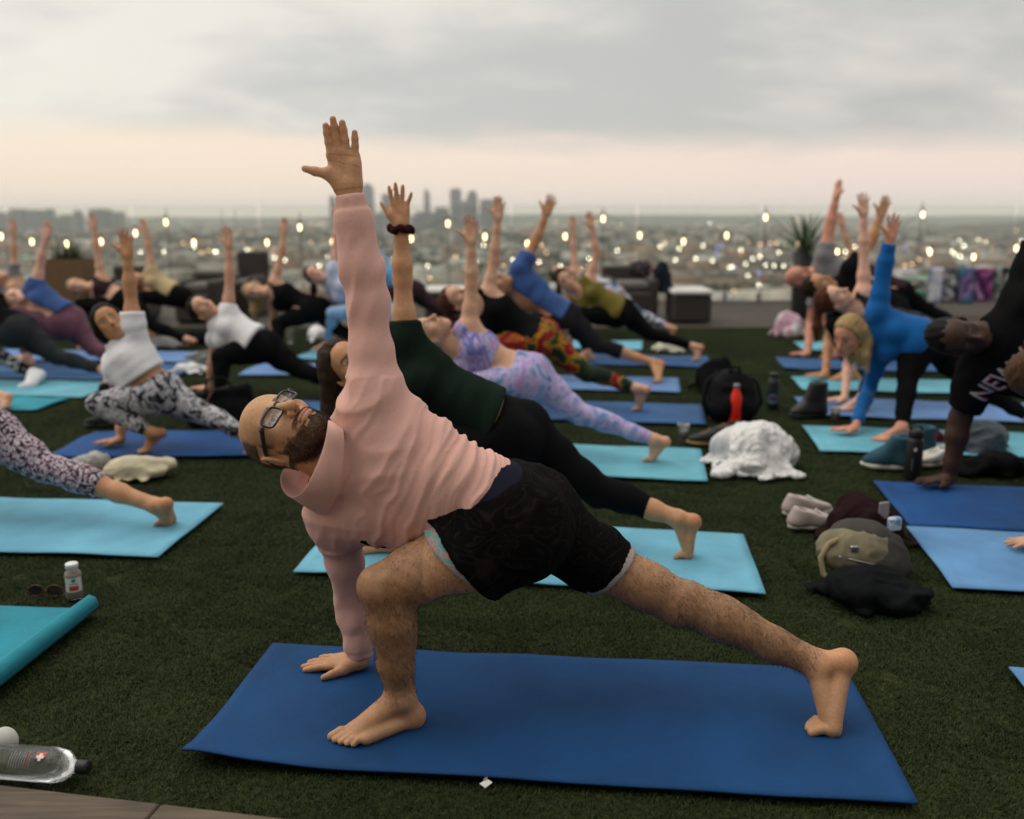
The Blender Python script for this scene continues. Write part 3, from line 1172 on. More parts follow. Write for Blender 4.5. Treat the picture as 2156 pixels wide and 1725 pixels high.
# ---------------------------------------------------------------- clothes
def folds(body, amp=0.006, freq=16.0, seed=1):
    """creases that run round the trunk and limbs"""
    def f(v, n):
        t = (v - body.J['PV']) @ body.spine
        w = (v - body.J['PV']) @ body.chest_l
        d = vnoise(np.stack([t * freq, w * freq * 0.28, v[:, 1] * 3], 1), seed) + 0.5 * vnoise(np.stack([t * freq * 2.1, w * freq * 0.6, v[:, 1] * 6], 1), seed + 3)
        return v + n * (amp * d)[:, None]
    return f


def top_groups(b, hem=0.12, sleeve=None, infl=0.010, neck=0.01, loose=0.0, strap=False, both=True):
    """shirt: hem = where it ends along the spine (0 hip, 1 neck), sleeve = None, fraction of the upper arm, or 1..2 into the forearm"""
    J, s = b.J, b.s
    parts = ['torso', 'pelvis'] if hem < 0.22 else ['torso']
    g = b.grp(parts, infl)
    L = np.linalg.norm(J['NK'] - J['PV'])
    hp = J['PV'] + b.spine * L * hem
    if loose > 0:
        m = J['PV'] + b.spine * L * (hem + 0.22)
        R = frame_cols(nrm(b.chest_l + b.hip_l), b.spine, nrm(b.chest_f + b.hip_f))
        g.ell(hp + V(0, 0, -0.2 * loose), R, np.array([0.165 * b.b + loose, 0.13, 0.115 * b.b + loose]) * s, 0.05)
        g.ell(m + V(0, 0, -0.2 * loose), R, np.array([0.15 * b.b + loose, 0.16, 0.11 * b.b + loose]) * s, 0.05)
    g.cut(hp, -b.spine)
    nd = nrm(b.head(-0.03, 0, -0.06) - J['NK'])
    rn = (0.052 if b.fem else 0.064) * b.b
    gs = [g]
    for sd in ('L', 'R'):
        if sleeve is None:
            continue
        S, E, W = J['S' + sd], J['E' + sd], J['W' + sd]
        if sleeve <= 1:
            a = b.grp(['ua' + sd], infl + 0.004)
            a.cut(S + (E - S) * sleeve, E - S)
        else:
            a = b.grp(['ua' + sd, 'fa' + sd], infl)
            a.cut(E + (W - E) * (sleeve - 1), W - E)
        gs.append(a)
    if strap:                                            # arm holes and a scooped neckline
        for sd in ('L', 'R'):
            S, E = J['S' + sd], J['E' + sd]
            o = nrm(S - J['NK'])
            g.cone(S + o * 0.012 * s, S + o * 0.012 * s + nrm(E - S) * 0.14 * s, 0.062 * s, 0.075 * s, 0.012, 's')
            g.ball(S + o * 0.05 * s, 0.078 * s, 0.012, 's')
        g.ball(J['NK'] + b.chest_f * 0.05 * s + nd * 0.01 * s, 0.088 * s, 0.012, 's')
    g.cone(J['NK'] + nd * neck * s, J['NK'] + nd * 0.22 * s, rn * s, (rn + 0.02) * s, 0.010, 's')
    g.cut(J['NK'] + nd * (neck + 0.055) * s, nd)
    return gs



def bottom_groups(b, leg=0.92, waist=0.16, infl=0.005, knee_cut=None):
    """tights: leg = where they end between knee and ankle; knee_cut = fraction of the thigh for shorts"""
    J, s = b.J, b.s
    L = np.linalg.norm(J['NK'] - J['PV'])
    g = b.grp(['pelvis', 'torso'], infl)
    g.cut(J['PV'] + b.spine * L * waist, b.spine)
    gs = [g]
    for sd in ('L', 'R'):
        H, K, A = J['H' + sd], J['K' + sd], J['A' + sd]
        if knee_cut is None:
            a = b.grp(['th' + sd, 'cf' + sd], infl, k=0.04)
            a.cut(K + (A - K) * leg, A - K)
        else:
            a = b.grp(['th' + sd], infl, k=0.04)
            a.cut(H + (K - H) * knee_cut, K - H)
        gs.append(a)
    return gs


def hair_groups(b, kind='short', length=0.2, off=0.012, fall=None):
    H, s = b.head, b.head.s
    g = Grp(0.02)
    w = 0.94 if b.fem else 1.0
    g.ell(H(-0.018, 0, 0.030), H.R, np.array([0.101 + off, 0.079 * w + off, 0.093 + off]) * s, 0.01)
    g.cut(H(0.052, 0, 0.055), H.R @ V(0.80, 0, -0.60))
    gs = [g]
    t = Grp(0.03)
    down = V(0, 0, -1)
    if kind == 'bun':
        t.ball(H(-0.085, 0, 0.095), 0.042 * s, 0.02)
        t.cone(H(-0.06, 0, 0.07), H(-0.085, 0, 0.095), 0.03 * s, 0.035 * s, 0.02)
    elif kind == 'tail':
        p = H(-0.115, 0, 0.045)
        q = p + H.R @ V(-0.03, 0, 0.0) * s
        d = nrm(fall) if fall is not None else down
        t.chain([H(-0.09, 0, 0.04), q, q + d * length * 0.5, q + d * length], [0.03 * s, 0.028 * s, 0.036 * s, 0.014 * s], 0.02)
    elif kind == 'long':
        d = nrm(fall) if fall is not None else down
        for e in (1, 0, -1):
            st = H(-0.05, e * 0.055, 0.02)
            t.chain([st, st + H.R @ V(-0.035, e * 0.012, -0.02) * s + d * 0.05, st + d * (length * 0.6 + 0.01 * e), st + d * (length + 0.02 * e)], [0.055 * s, 0.045 * s, 0.034 * s, 0.012 * s], 0.03)
    elif kind == 'bob':
        for e in (1, -1):
            t.chain([H(-0.03, e * 0.068, 0.03), H(-0.022, e * 0.080, -0.02), H(-0.015, e * 0.074, -0.085)], [0.030 * s, 0.026 * s, 0.018 * s], 0.03)
        t.chain([H(-0.085, 0, 0.0), H(-0.085, 0, -0.06)], [0.055 * s, 0.045 * s], 0.04)
    elif kind == 'back':
        t.ball(H(-0.095, 0, -0.01), 0.040 * s, 0.03)
    else:
        g.cut(H(0.0, 0, -0.055), H.R @ V(0.25, 0, -1))
        g.pr[0] = ('e', (H(-0.016, 0, 0.029), H.R, np.array([0.101 + off * .5, 0.078 * w + off * .5, 0.092 + off * .5]) * s), 0.01, 'u')
        return gs
    gs.append(t)
    return gs


def hair_mat(name, col):
    if name in _MATS:
        return _MATS[name]
    m, N, L, b = new_mat(name)
    oc = obj_coord(N)
    mp = N.new('ShaderNodeMapping')
    mp.inputs['Scale'].default_value = (1, 1, 0.12)
    L.new(oc, mp.inputs[0])
    n = noise_node(N, L, 130.0, 3.0, mp.outputs[0], dist=0.4)
    lo = tuple(c * 0.55 for c in col)
    hi = tuple(min(1, c * 1.45) for c in col)
    L.new(ramp(N, L, n.outputs[0], [(0.3, lo), (0.7, hi)]), b.inputs['Base Color'])
    b.inputs['Roughness'].default_value = 0.6
    b.inputs['Specular IOR Level'].default_value = 0.12
    bump(N, L, n.outputs[0], 0.6, 0.004, b)
    _MATS[name] = m
    return m
# ================================================================ the roof terrace
MAT_YAW = math.radians(-5.5)


def turf_material():
    m, N, L, b = new_mat('turf')
    oc = obj_coord(N)
    n1 = noise_node(N, L, 1.3, 4.0, oc)
    n2 = noise_node(N, L, 55.0, 4.0, oc)
    n3 = noise_node(N, L, 320.0, 2.0, oc)
    c = ramp(N, L, n2.outputs[0], [(0.3, (0.012, 0.016, 0.005)), (0.7, (0.050, 0.060, 0.018))])
    c2 = ramp(N, L, n1.outputs[0], [(0.35, (0.8, 0.82, 0.75)), (0.65, (1.1, 1.1, 1.05))])
    L.new(mixc(N, L, 1.0, c, c2, 'MULTIPLY'), b.inputs['Base Color'])
    b.inputs['Roughness'].default_value = 0.9
    b.inputs['Specular IOR Level'].default_value = 0.15
    bump(N, L, n3.outputs[0], 0.8, 0.01, b)
    return m


turf = link_mesh('turf', [(-11, 0.2, -0.016), (11, 0.2, -0.016), (11, 10.9, -0.016), (-11, 10.9, -0.016)], [(0, 1, 2, 3)], turf_material(), smooth=False)
turf['kind'] = 'structure'
MATS = {}


def mat_material(name, col):
    m, N, L, b = new_mat(name)
    oc = obj_coord(N)
    n1 = noise_node(N, L, 3.0, 5.0, oc)
    n2 = noise_node(N, L, 500.0, 1.0, oc)
    n3 = noise_node(N, L, 22.0, 3.0, oc)
    lo, hi = tuple(c * 0.74 for c in col), tuple(min(1, c * 1.16) for c in col)
    c = ramp(N, L, n1.outputs[0], [(0.3, lo), (0.7, hi)])
    c2 = ramp(N, L, n2.outputs[0], [(0.35, (0.85, 0.85, 0.85)), (0.65, (1.1, 1.1, 1.1))])
    L.new(mixc(N, L, 1.0, c, c2, 'MULTIPLY'), b.inputs['Base Color'])
    b.inputs['Roughness'].default_value = 0.75
    b.inputs['Specular IOR Level'].default_value = 0.25
    ch = bump(N, L, n2.outputs[0], 0.35, 0.0015, b)
    ch = bump(N, L, n3.outputs[0], 0.3, 0.006, b, ch)
    n5 = noise_node(N, L, 5.0, 4.0, oc, dist=1.2)
    bump(N, L, n5.outputs[0], 0.3, 0.02, b, ch)
    return m


M_DEEP = mat_material('mat_deep_blue', lin(14, 66, 116))
M_NAVY = mat_material('mat_royal_blue', lin(22, 74, 134))
M_BLUE = mat_material('mat_mid_blue', lin(50, 90, 138))
M_PERI = mat_material('mat_periwinkle', lin(100, 134, 184))
M_SKY = mat_material('mat_sky_blue', lin(100, 148, 196))
M_AQUA = mat_material('mat_aqua', lin(104, 172, 190))
M_LAQUA = mat_material('mat_light_aqua', lin(112, 178, 204))
M_TEAL = mat_material('mat_teal', lin(46, 146, 166))


def yoga_mat(label, corner, which, mat, length=1.73, width=0.61, yaw=MAT_YAW, wave=0.004, curl=None, seed=0, group='yoga mats on the turf'):
    """corner: world place of the named corner (fl, fr, bl, br as seen from the camera)"""
    c, s = math.cos(yaw), math.sin(yaw)
    ex, ey = V(c, s, 0), V(-s, c, 0)
    o = np.array(corner, float)
    if 'r' in which:
        o = o - ex * length
    if 'b' in which:
        o = o - ey * width
    o[2] = 0
    nx, ny, th = (72, 26, 0.006) if o[1] < 2.6 else (42, 14, 0.006)
    U, W = np.meshgrid(np.linspace(0, 1, nx + 1), np.linspace(0, 1, ny + 1), indexing='xy')
    u, w = U.ravel(), W.ravel()
    p = np.stack([u * length, w * width, np.full(len(u), seed * 3.7)], 1)
    edge = np.minimum(np.minimum(u, 1 - u) * length, np.minimum(w, 1 - w) * width)
    z = 0.0015 + wave * sstep(edge, 0.09, 0.0) * (0.7 + vnoise(p * 5.0, seed)) + 0.0015 * (vnoise(p * 7.0, seed + 5) + 1)
    top = o + ex * (u * length)[:, None] + ey * (w * width)[:, None]
    top = top + V(0, 0, 1) * z[:, None]
    if curl:
        top = curl(top, u, w, o, ex, ey)
    top2 = top + V(0, 0, th)
    n = len(u)
    vs = np.concatenate([top2, top])
    fs = []
    W1 = nx + 1
    for j in range(ny):
        for i in range(nx):
            a = j * W1 + i
            fs.append((a, a + 1, a + W1 + 1, a + W1))
            fs.append((n + a, n + a + W1, n + a + W1 + 1, n + a + 1))
    for i in range(nx):
        fs.append((i, n + i, n + i + 1, i + 1))
        a = ny * W1 + i
        fs.append((a, a + 1, n + a + 1, n + a))
    for j in range(ny):
        a = j * W1
        fs.append((a, a + W1, n + a + W1, n + a))
        a = j * W1 + nx
        fs.append((a, n + a, n + a + W1, a + W1))
    ctr = o + ex * length / 2 + ey * width / 2
    ob = link_mesh('yoga_mat', vs, np.array(fs), mat, None, True, base=ctr)
    return tag(ob, label, 'yoga mat', group)


def hero_curl(top, u, w, o, ex, ey):
    # the near-left corner and the near edge lift in soft waves
    k = sstep(u, 0.10, 0.0) * sstep(w, 0.45, 0.0)
    e = sstep(w, 0.10, 0.0) * (0.5 + 0.5 * np.sin(u * 17 + 0.6)) * sstep(u, 0.55, 0.05)
    top = top + V(0, 0, 1) * (0.020 * k + 0.014 * e)[:, None]
    return top


HM0 = on_ground(386, 1608)
yoga_mat('deep blue yoga mat under the man in the pink hoodie', HM0, 'fl', M_DEEP, length=1.735, width=0.62, curl=hero_curl, seed=1)
# ---------------------------------------------------------------- the other mats
Y8 = math.radians(-8.5)
for label, px, wh, m, yw, wd in (
    ('light aqua mat under the woman in dark green top', (1612, 1256), 'fr', M_LAQUA, math.radians(-7), 0.62),
    ('aqua mat beneath the lavender tights woman', (1490, 1017), 'fr', M_AQUA, Y8, 0.64),
    ('mid blue mat beneath the woman in patterned red and yellow tights', (1487, 897), 'fr', M_BLUE, Y8, 0.63),
    ('pale periwinkle mat beneath the blue t-shirt person', (1433, 828), 'fr', M_PERI, Y8, 0.61),
    ('dark periwinkle mat beneath the olive tank top woman', (1498, 775), 'fr', M_BLUE, Y8, 0.61),
    ('far light aqua mat behind the olive tank top woman', (1352, 738), 'fr', M_LAQUA, Y8, 0.61),
    ('far aqua mat under the pale blue tights', (616, 756), 'fl', M_LAQUA, Y8, 0.61),
    ('mid blue mat behind the black tote bag', (452, 886), 'fl', M_BLUE, math.radians(-4), 0.63),
    ('pale periwinkle mat with lifted corner behind the white t-shirt woman', (500, 791), 'fl', M_PERI, math.radians(-4), 0.61),
    ('royal blue mat under the floral tights woman', (100, 966), 'fl', M_NAVY, math.radians(1), 0.60),
    ('light aqua mat under the speckled tights leg', (333, 1176), 'fr', M_LAQUA, math.radians(-4.3), 0.665),
    ('teal mat corner at the left edge below the striped tights', (74, 866), 'fr', M_TEAL, math.radians(-6), 0.4),
    ('aqua mat under the white shoe at the left edge', (174, 838), 'fr', M_AQUA, math.radians(-5), 0.62),
    ('slate blue mat beneath the dark grey leggings', (214, 803), 'fr', M_BLUE, math.radians(-5), 0.61),
    ('pale blue mat beneath the mauve tights', (205, 762), 'fr', M_PERI, math.radians(-5), 0.61),
    ('periwinkle mat behind the raised arm with black bob', (444, 765), 'fr', M_PERI, math.radians(-4), 0.61),
    ('slate blue mat beside crumpled white cloth', (372, 794), 'fr', M_BLUE, math.radians(-4), 0.58),
    ('sky blue mat with fingertips on it at the right edge', (2005, 1240), 'fl', M_SKY, math.radians(-9.5), 0.65),
    ('royal blue mat under the black t-shirt man\'s hand', (1915, 1111), 'fl', M_NAVY, math.radians(-8.5), 0.66),
    ('aqua mat under the bright blue top woman', (1727, 952), 'fl', M_AQUA, Y8, 0.63),
    ('periwinkle mat behind the black boot', (1703, 878), 'fl', M_PERI, Y8, 0.64),
    ('aqua mat under the tanned man in black', (1690, 823), 'fl', M_AQUA, Y8, 0.61),
    ('dark periwinkle mat under the bald man in grey', (1652, 778), 'fl', M_BLUE, Y8, 0.61),
    ('far aqua mat beside the pink and white bundle', (1690, 738), 'fl', M_AQUA, Y8, 0.61),
    ('sky blue mat corner at the lower right edge', (2123, 1412), 'bl', M_SKY, math.radians(-8), 0.61),
):
    yoga_mat(label, on_ground(*px), wh, m, width=wd, yaw=yw, seed=int(px[0]), wave=0.006)


def roll_curl(top, u, w, o, ex, ey):
    """the far-right end curls over itself"""
    L = 1.73
    x = u * L
    st = L - 0.115
    k = np.maximum(x - st, 0)
    r = 0.034 - 0.006 * w
    a = np.minimum(k / r, 3.3)
    nx_ = st + r * np.sin(a)
    nz = r * (1 - np.cos(a))
    sel = k > 0
    top = top.copy()
    top[sel] = (o + ex * nx_[:, None] + ey * (w * 0.61)[:, None] + V(0, 0, 1) * (0.002 + nz)[:, None])[sel]
    return top


yoga_mat('teal mat with its end rolled up, lower left', on_ground(262, 1292), 'br', M_TEAL, curl=roll_curl, yaw=math.radians(-5), seed=77)

# ---------------------------------------------------------------- turf blades
def make_grass():
    rng = np.random.default_rng(3)
    n, T = 7500, 0.46
    x, y = rng.uniform(-T / 2, T / 2, n), rng.uniform(-T / 2, T / 2, n)
    an = rng.uniform(0, 2 * math.pi, n)
    ln = rng.uniform(0.008, 0.015, n)
    lean = rng.uniform(0.2, 1.1, n)
    d = np.stack([np.cos(an), np.sin(an), np.zeros(n)], 1)
    sd = np.stack([-np.sin(an), np.cos(an), np.zeros(n)], 1)
    w = rng.uniform(0.0005, 0.0009, n)[:, None] * sd
    p0 = np.stack([x, y, np.full(n, -0.0165)], 1)
    p1 = p0 + V(0, 0, 1) * (ln * 0.55)[:, None] + d * (ln * 0.25 * lean)[:, None]
    p2 = p1 + V(0, 0, 1) * (ln * 0.40)[:, None] * (1.1 - 0.5 * lean)[:, None] + d * (ln * 0.7 * lean)[:, None]
    p2[:, 2] = np.minimum(p2[:, 2], -0.0012)
    vv = np.stack([p0 - w, p0 + w, p1 - w, p1 + w, p2 - w * 0.4, p2 + w * 0.4], 1).reshape(-1, 3)
    b = np.arange(n)[:, None] * 6
    f = np.concatenate([b + np.array([[0, 1, 3, 2]]), b + np.array([[2, 3, 5, 4]])])
    hue = rng.random(n)
    col = np.array([0.026, 0.044, 0.011]) * (0.55 + 0.8 * hue)[:, None]
    col[hue > 0.9] = np.array([0.062, 0.076, 0.024])
    m, N, L, bs = new_mat('grass_blade')
    a = N.new('ShaderNodeVertexColor')
    a.layer_name = 'Col'
    g = N.new('ShaderNodeNewGeometry')
    nn = noise_node(N, L, 1.6, 5.0, g.outputs['Position'])
    c2 = ramp(N, L, nn.outputs[0], [(0.32, (0.62, 0.66, 0.58)), (0.68, (1.38, 1.32, 1.18))])
    L.new(mixc(N, L, 1.0, a.outputs[0], c2, 'MULTIPLY'), bs.inputs['Base Color'])
    bs.inputs['Roughness'].default_value = 0.7
    bs.inputs['Specular IOR Level'].default_value = 0.25
    o = link_mesh('grass', vv, f, m, None, True, np.repeat(col, 6, 0))
    o.location = (0, 6.15, 0)
    ng = bpy.data.node_groups.new('grass_tiles', 'GeometryNodeTree')
    ng.interface.new_socket('Geometry', in_out='INPUT', socket_type='NodeSocketGeometry')
    ng.interface.new_socket('Geometry', in_out='OUTPUT', socket_type='NodeSocketGeometry')
    gi, go = ng.nodes.new('NodeGroupInput'), ng.nodes.new('NodeGroupOutput')
    gr = ng.nodes.new('GeometryNodeMeshGrid')
    gr.inputs['Size X'].default_value = 13.0
    gr.inputs['Size Y'].default_value = 9.3
    gr.inputs['Vertices X'].default_value = 36
    gr.inputs['Vertices Y'].default_value = 26
    ip = ng.nodes.new('GeometryNodeInstanceOnPoints')
    rv = ng.nodes.new('FunctionNodeRandomValue')
    rv.data_type = 'FLOAT_VECTOR'
    rv.inputs['Min'].default_value = (0, 0, 0)
    rv.inputs['Max'].default_value = (0, 0, 6.283)
    ng.links.new(gr.outputs[0], ip.inputs['Points'])
    ng.links.new(gi.outputs[0], ip.inputs['Instance'])
    ng.links.new(rv.outputs[0], ip.inputs['Rotation'])
    ng.links.new(ip.outputs[0], go.inputs[0])
    md = o.modifiers.new('tiles', 'NODES')
    md.node_group = ng
    tag(o, 'short dark green artificial grass covering the roof', 'grass', kind='stuff')


make_grass()


# ---------------------------------------------------------------- timber
def wood_mat(name, col, sx=1.2, sy=26.0):
    m, N, L, b = new_mat(name)
    oc = obj_coord(N)
    mp = N.new('ShaderNodeMapping')
    mp.inputs['Scale'].default_value = (sx, sy, sy)
    L.new(oc, mp.inputs[0])
    oi = N.new('ShaderNodeObjectInfo')
    n = noise_node(N, L, 2.2, 6.0, mp.outputs[0], dist=0.8)
    n2 = noise_node(N, L, 5.0, 4.0, oc)
    lo, hi = tuple(c * 0.5 for c in col), tuple(min(1, c * 1.3) for c in col)
    c = ramp(N, L, n.outputs[0], [(0.3, lo), (0.5, col), (0.7, hi)])
    c2 = ramp(N, L, n2.outputs[0], [(0.3, (0.75, 0.72, 0.7)), (0.6, (1.05, 1.05, 1.05))])
    c = mixc(N, L, 1.0, c, c2, 'MULTIPLY')
    c3 = ramp(N, L, oi.outputs['Random'], [(0, (0.82, 0.8, 0.78)), (1, (1.12, 1.1, 1.08))])
    L.new(mixc(N, L, 1.0, c, c3, 'MULTIPLY'), b.inputs['Base Color'])
    b.inputs['Roughness'].default_value = 0.7
    bump(N, L, n.outputs[0], 0.3, 0.004, b)
    return m


WOOD = wood_mat('weathered_board', lin(98, 86, 70), 1.6, 30.0)
DECKW = wood_mat('deck_board', lin(62, 52, 42), 0.6, 9.0)
deck = empty('deck', (0, 12.6, 0))
deck['kind'] = 'structure'
for i in range(25):
    y = 10.985 + i * 0.146
    for x0, x1 in ((-11.0, -5.2), (-5.194, 0.9), (0.906, 6.1), (6.106, 11.0)):
        sh = 0.7 * ((i * 37) % 11 / 11 - 0.5)
        a = x0 + (sh if x0 > -10.9 else 0)
        c = x1 + (sh if x1 < 10.9 else 0)
        MB().bbox(((a + c) / 2, y, -0.012 + 0.002 * ((i * 7) % 3)), (c - a - 0.004, 0.139, 0.028), 0.003).build('plank', DECKW, deck)
MB().box((0, 12.72, -0.07), (22, 3.75, 0.07)).build('joist_base', plain('dark_joists', (0.02, 0.018, 0.016), 0.9), deck)

edging = empty('timber_edging', (0, 1.5, 0))
edging['kind'] = 'structure'
ea, eb = on_ground(-10, 1650, 0.018), on_ground(601, 1722, 0.018)
ed = nrm((eb - ea) * V(1, 1, 0))
en = V(ed[1], -ed[0], 0)
ang = math.atan2(ed[1], ed[0])
seam = (on_ground(346, 1682, 0.018) - ea) @ ed
for t0, t1 in ((-1.9, seam - 0.0015), (seam + 0.0015, 3.6)):
    for k in range(3):
        sh = 0.0 if k == 0 else (0.53 * k) % 1.1
        c = ea + ed * ((t0 + t1) / 2 + sh) + en * (0.071 + k * 0.147)
        MB().bbox((c[0], c[1], -0.004 + 0.0015 * k), (t1 - t0, 0.142, 0.044), 0.004, ang).build('plank', WOOD, edging)

# the building's own roof slab under everything
slab = MB().box((0, 7.2, -0.62), (23, 14.8, 1.0)).build('roof_slab', plain('roof_concrete', (0.22, 0.21, 0.2), 0.9))
slab['kind'] = 'structure'

# unseen stair house, added behind the camera to block frontal fill light
ph = empty('shade_block_house', (0, -3.6, 0), 'dark stair house added out of view behind the class to block fill light', 'light blocker')
PHW = plain('shade_block_render', (0.07, 0.066, 0.062), 0.9, var=0.15, scale=2.0)
MB().box((0, -4.6, 2.4), (19, 2.0, 5.0)).build('wall', PHW, ph)
MB().bbox((0, -4.6, 4.97), (19.4, 2.4, 0.12), 0.02).build('roof', PHW, ph)
MB().box((1.2, -3.59, 1.06), (1.0, 0.06, 2.12)).build('door', plain('dark_door', (0.03, 0.03, 0.03), 0.5), ph)
for wx_ in (-4.5, -2.0, 4.0):
    MB().box((wx_, -3.595, 1.6), (1.6, 0.05, 1.3)).build('window', plain('window_frame', (0.12, 0.12, 0.12), 0.5), ph)

# ---------------------------------------------------------------- glass balustrade
RAIL_Y = 14.35
gl_m, N, L, bs = new_mat('balustrade_glass')
mx = N.new('ShaderNodeMixShader')
tr = N.new('ShaderNodeBsdfTransparent')
tr.inputs[0].default_value = (0.93, 0.955, 0.935, 1)
gs_ = N.new('ShaderNodeBsdfGlossy')
gs_.inputs['Roughness'].default_value = 0.03
gs_.inputs[0].default_value = (0.8, 0.8, 0.8, 1)
fr = N.new('ShaderNodeFresnel')
fr.inputs[0].default_value = 1.3
L.new(fr.outputs[0], mx.inputs[0])
L.new(tr.outputs[0], mx.inputs[1])
L.new(gs_.outputs[0], mx.inputs[2])
L.new(mx.outputs[0], N['Material Output'].inputs[0])
STEEL = plain('brushed_steel', (0.35, 0.35, 0.35), 0.4, metal=0.9)
DARKM = plain('dark_metal', (0.02, 0.02, 0.022), 0.5, metal=0.3)
rail = empty('glass_balustrade', (0, RAIL_Y, 0), 'clear glass balustrade with thin posts along the roof edge', 'balustrade')
for i in range(12):
    x = -10.8 + i * 1.96
    MB().box((x, RAIL_Y, 0.78), (1.90, 0.012, 1.42)).build('glass_panel', gl_m, rail)
    MB().box((x - 0.98, RAIL_Y, 0.05), (0.05, 0.05, 0.18)).build('clamp', STEEL, rail)
    MB().box((x + 0.45, RAIL_Y, 0.05), (0.05, 0.05, 0.18)).build('clamp', STEEL, rail)

# ---------------------------------------------------------------- string lights
bulb_m, N, L, bs = new_mat('lit_bulb')
em = N.new('ShaderNodeEmission')
em.inputs[0].default_value = (1.0, 0.70, 0.34, 1)
em.inputs[1].default_value = 7.0
L.new(em.outputs[0], N['Material Output'].inputs[0])
STR_Y = 14.0
sl = empty('string_lights', (0, STR_Y, 0), 'string of glowing filament bulbs sagging between thin posts along the roof edge', 'string lights')
peaks = [(-10, 445), (349, 440), (631, 446), (943, 443), (1270, 436), (1612, 432), (1943, 424), (2300, 430)]
bulbs = {0: (-2, 497), 1: None}
BPX = [(2, 497), (67, 508), (140, 513), (213, 508), (285, 490), (349, 467), (408, 510), (484, 516), (562, 510), (631, 478), (700, 508), (786, 516), (866, 502), (943, 470), (1021, 498), (1110, 512),
       (1190, 497), (1270, 460), (1347, 495), (1439, 508), (1530, 495), (1612, 457), (1679, 514), (1763, 530), (1860, 520), (1943, 451), (1958, 530), (2050, 540), (2140, 522)]
pts = []
for (x, y) in sorted(BPX):
    p = at(x, y, STR_Y)
    pts.append(p + V(0, 0, 0.095))
cable = []
for a, b in zip(pts[:-1], pts[1:]):
    for t in (0, 0.25, 0.5, 0.75):
        p = a + (b - a) * t
        cable.append(p - V(0, 0, 0.03 * 4 * t * (1 - t)))
cable.append(pts[-1])
MB().tube(cable, 0.004, 5).build('cable', DARKM, sl)
for p in pts:
    MB().lathe(p - V(0, 0, 0.045), [(0.012, -0.012), (0.016, 0), (0.016, 0.03), (0.008, 0.045)], 10).build('socket', DARKM, sl, True)
    MB().lathe(p - V(0, 0, 0.150), [(0.0, 0), (0.011, 0.006), (0.018, 0.03), (0.0195, 0.05), (0.015, 0.075), (0.011, 0.094)], 12).build('bulb', bulb_m, sl, True)
for x, y in peaks[1:]:
    top = at(x, y, STR_Y + 0.06)
    MB().tube([V(top[0], top[1], 0.0), top], 0.0065, 8).build('post', DARKM, sl)
# ================================================================ the city below and behind
CITY_Z = -85.0


def city_mat(name, lo, hi, sc):
    m, N, L, b = new_mat(name)
    a = N.new('ShaderNodeVertexColor')
    a.layer_name = 'Col'
    oc = obj_coord(N)
    n = noise_node(N, L, sc, 3.0, oc)
    c2 = ramp(N, L, n.outputs[0], [(0.35, lo), (0.65, hi)])
    L.new(mixc(N, L, 1.0, a.outputs[0], c2, 'MULTIPLY'), b.inputs['Base Color'])
    b.inputs['Roughness'].default_value = 0.9
    return m


def far_at(px, py, y):
    return at(px, py, y)


g_m, N, L, bs = new_mat('city_ground')
oc = obj_coord(N)
n = noise_node(N, L, 0.012, 6.0, oc)
L.new(ramp(N, L, n.outputs[0], [(0.3, (0.035, 0.045, 0.03)), (0.5, (0.11, 0.105, 0.09)), (0.7, (0.24, 0.22, 0.19))]), bs.inputs['Base Color'])
bs.inputs['Roughness'].default_value = 0.95
cg = link_mesh('city_ground', [(-9000, 60, CITY_Z), (9000, 60, CITY_Z), (9000, 14500, CITY_Z), (-9000, 14500, CITY_Z)], [(0, 1, 2, 3)], g_m, smooth=False)
cg['kind'] = 'structure'
rng = np.random.default_rng(21)

# low houses and blocks: one uncountable spread
vs, fs, cs = [], [], []
nb = 0
pal = np.array([lin(214, 206, 192), lin(190, 180, 164), lin(160, 150, 138), lin(226, 222, 214), lin(150, 118, 100), lin(120, 112, 104), lin(176, 150, 128)])
cube_f = np.array([(0, 1, 5, 4), (1, 3, 7, 5), (3, 2, 6, 7), (2, 0, 4, 6), (4, 5, 7, 6)])
N_B = 8000
d = 480 * np.exp(rng.random(N_B) ** 0.9 * math.log(9500 / 480))
xx = (rng.random(N_B) * 2 - 1) * d * 0.66
big = rng.random(N_B) < 0.12
for i in range(N_B):
    w, l, h = rng.uniform(9, 22), rng.uniform(9, 24), rng.uniform(4, 9)
    if big[i]:
        w, l, h = rng.uniform(25, 60), rng.uniform(20, 45), rng.uniform(8, 22)
    if d[i] > 4500:
        w, l, h = w * 1.6, l * 1.6, h * 1.5
    if d[i] < 800:
        h = min(h, 9)
    a = 0.12 + (0.5 if i % 5 == 0 else 0)
    ca, sa = math.cos(a), math.sin(a)
    P = np.array([[sx * w / 2, sy * l / 2, z] for z in (0, h) for sy in (-1, 1) for sx in (-1, 1)])
    P = np.stack([P[:, 0] * ca - P[:, 1] * sa + xx[i], P[:, 0] * sa + P[:, 1] * ca + d[i], P[:, 2] + CITY_Z], 1)
    vs.append(P)
    fs.append(cube_f + nb)
    cs.append(np.tile(pal[rng.integers(len(pal))] * rng.uniform(0.5, 0.95), (8, 1)))
    nb += 8
ob = link_mesh('city_blocks', np.concatenate(vs), np.concatenate(fs), city_mat('far_walls', (0.75, 0.75, 0.75), (1.1, 1.1, 1.1), 0.05), None, False, np.concatenate(cs))
tag(ob, 'hazy low city of pale roofs spreading to the horizon', 'city', kind='stuff')

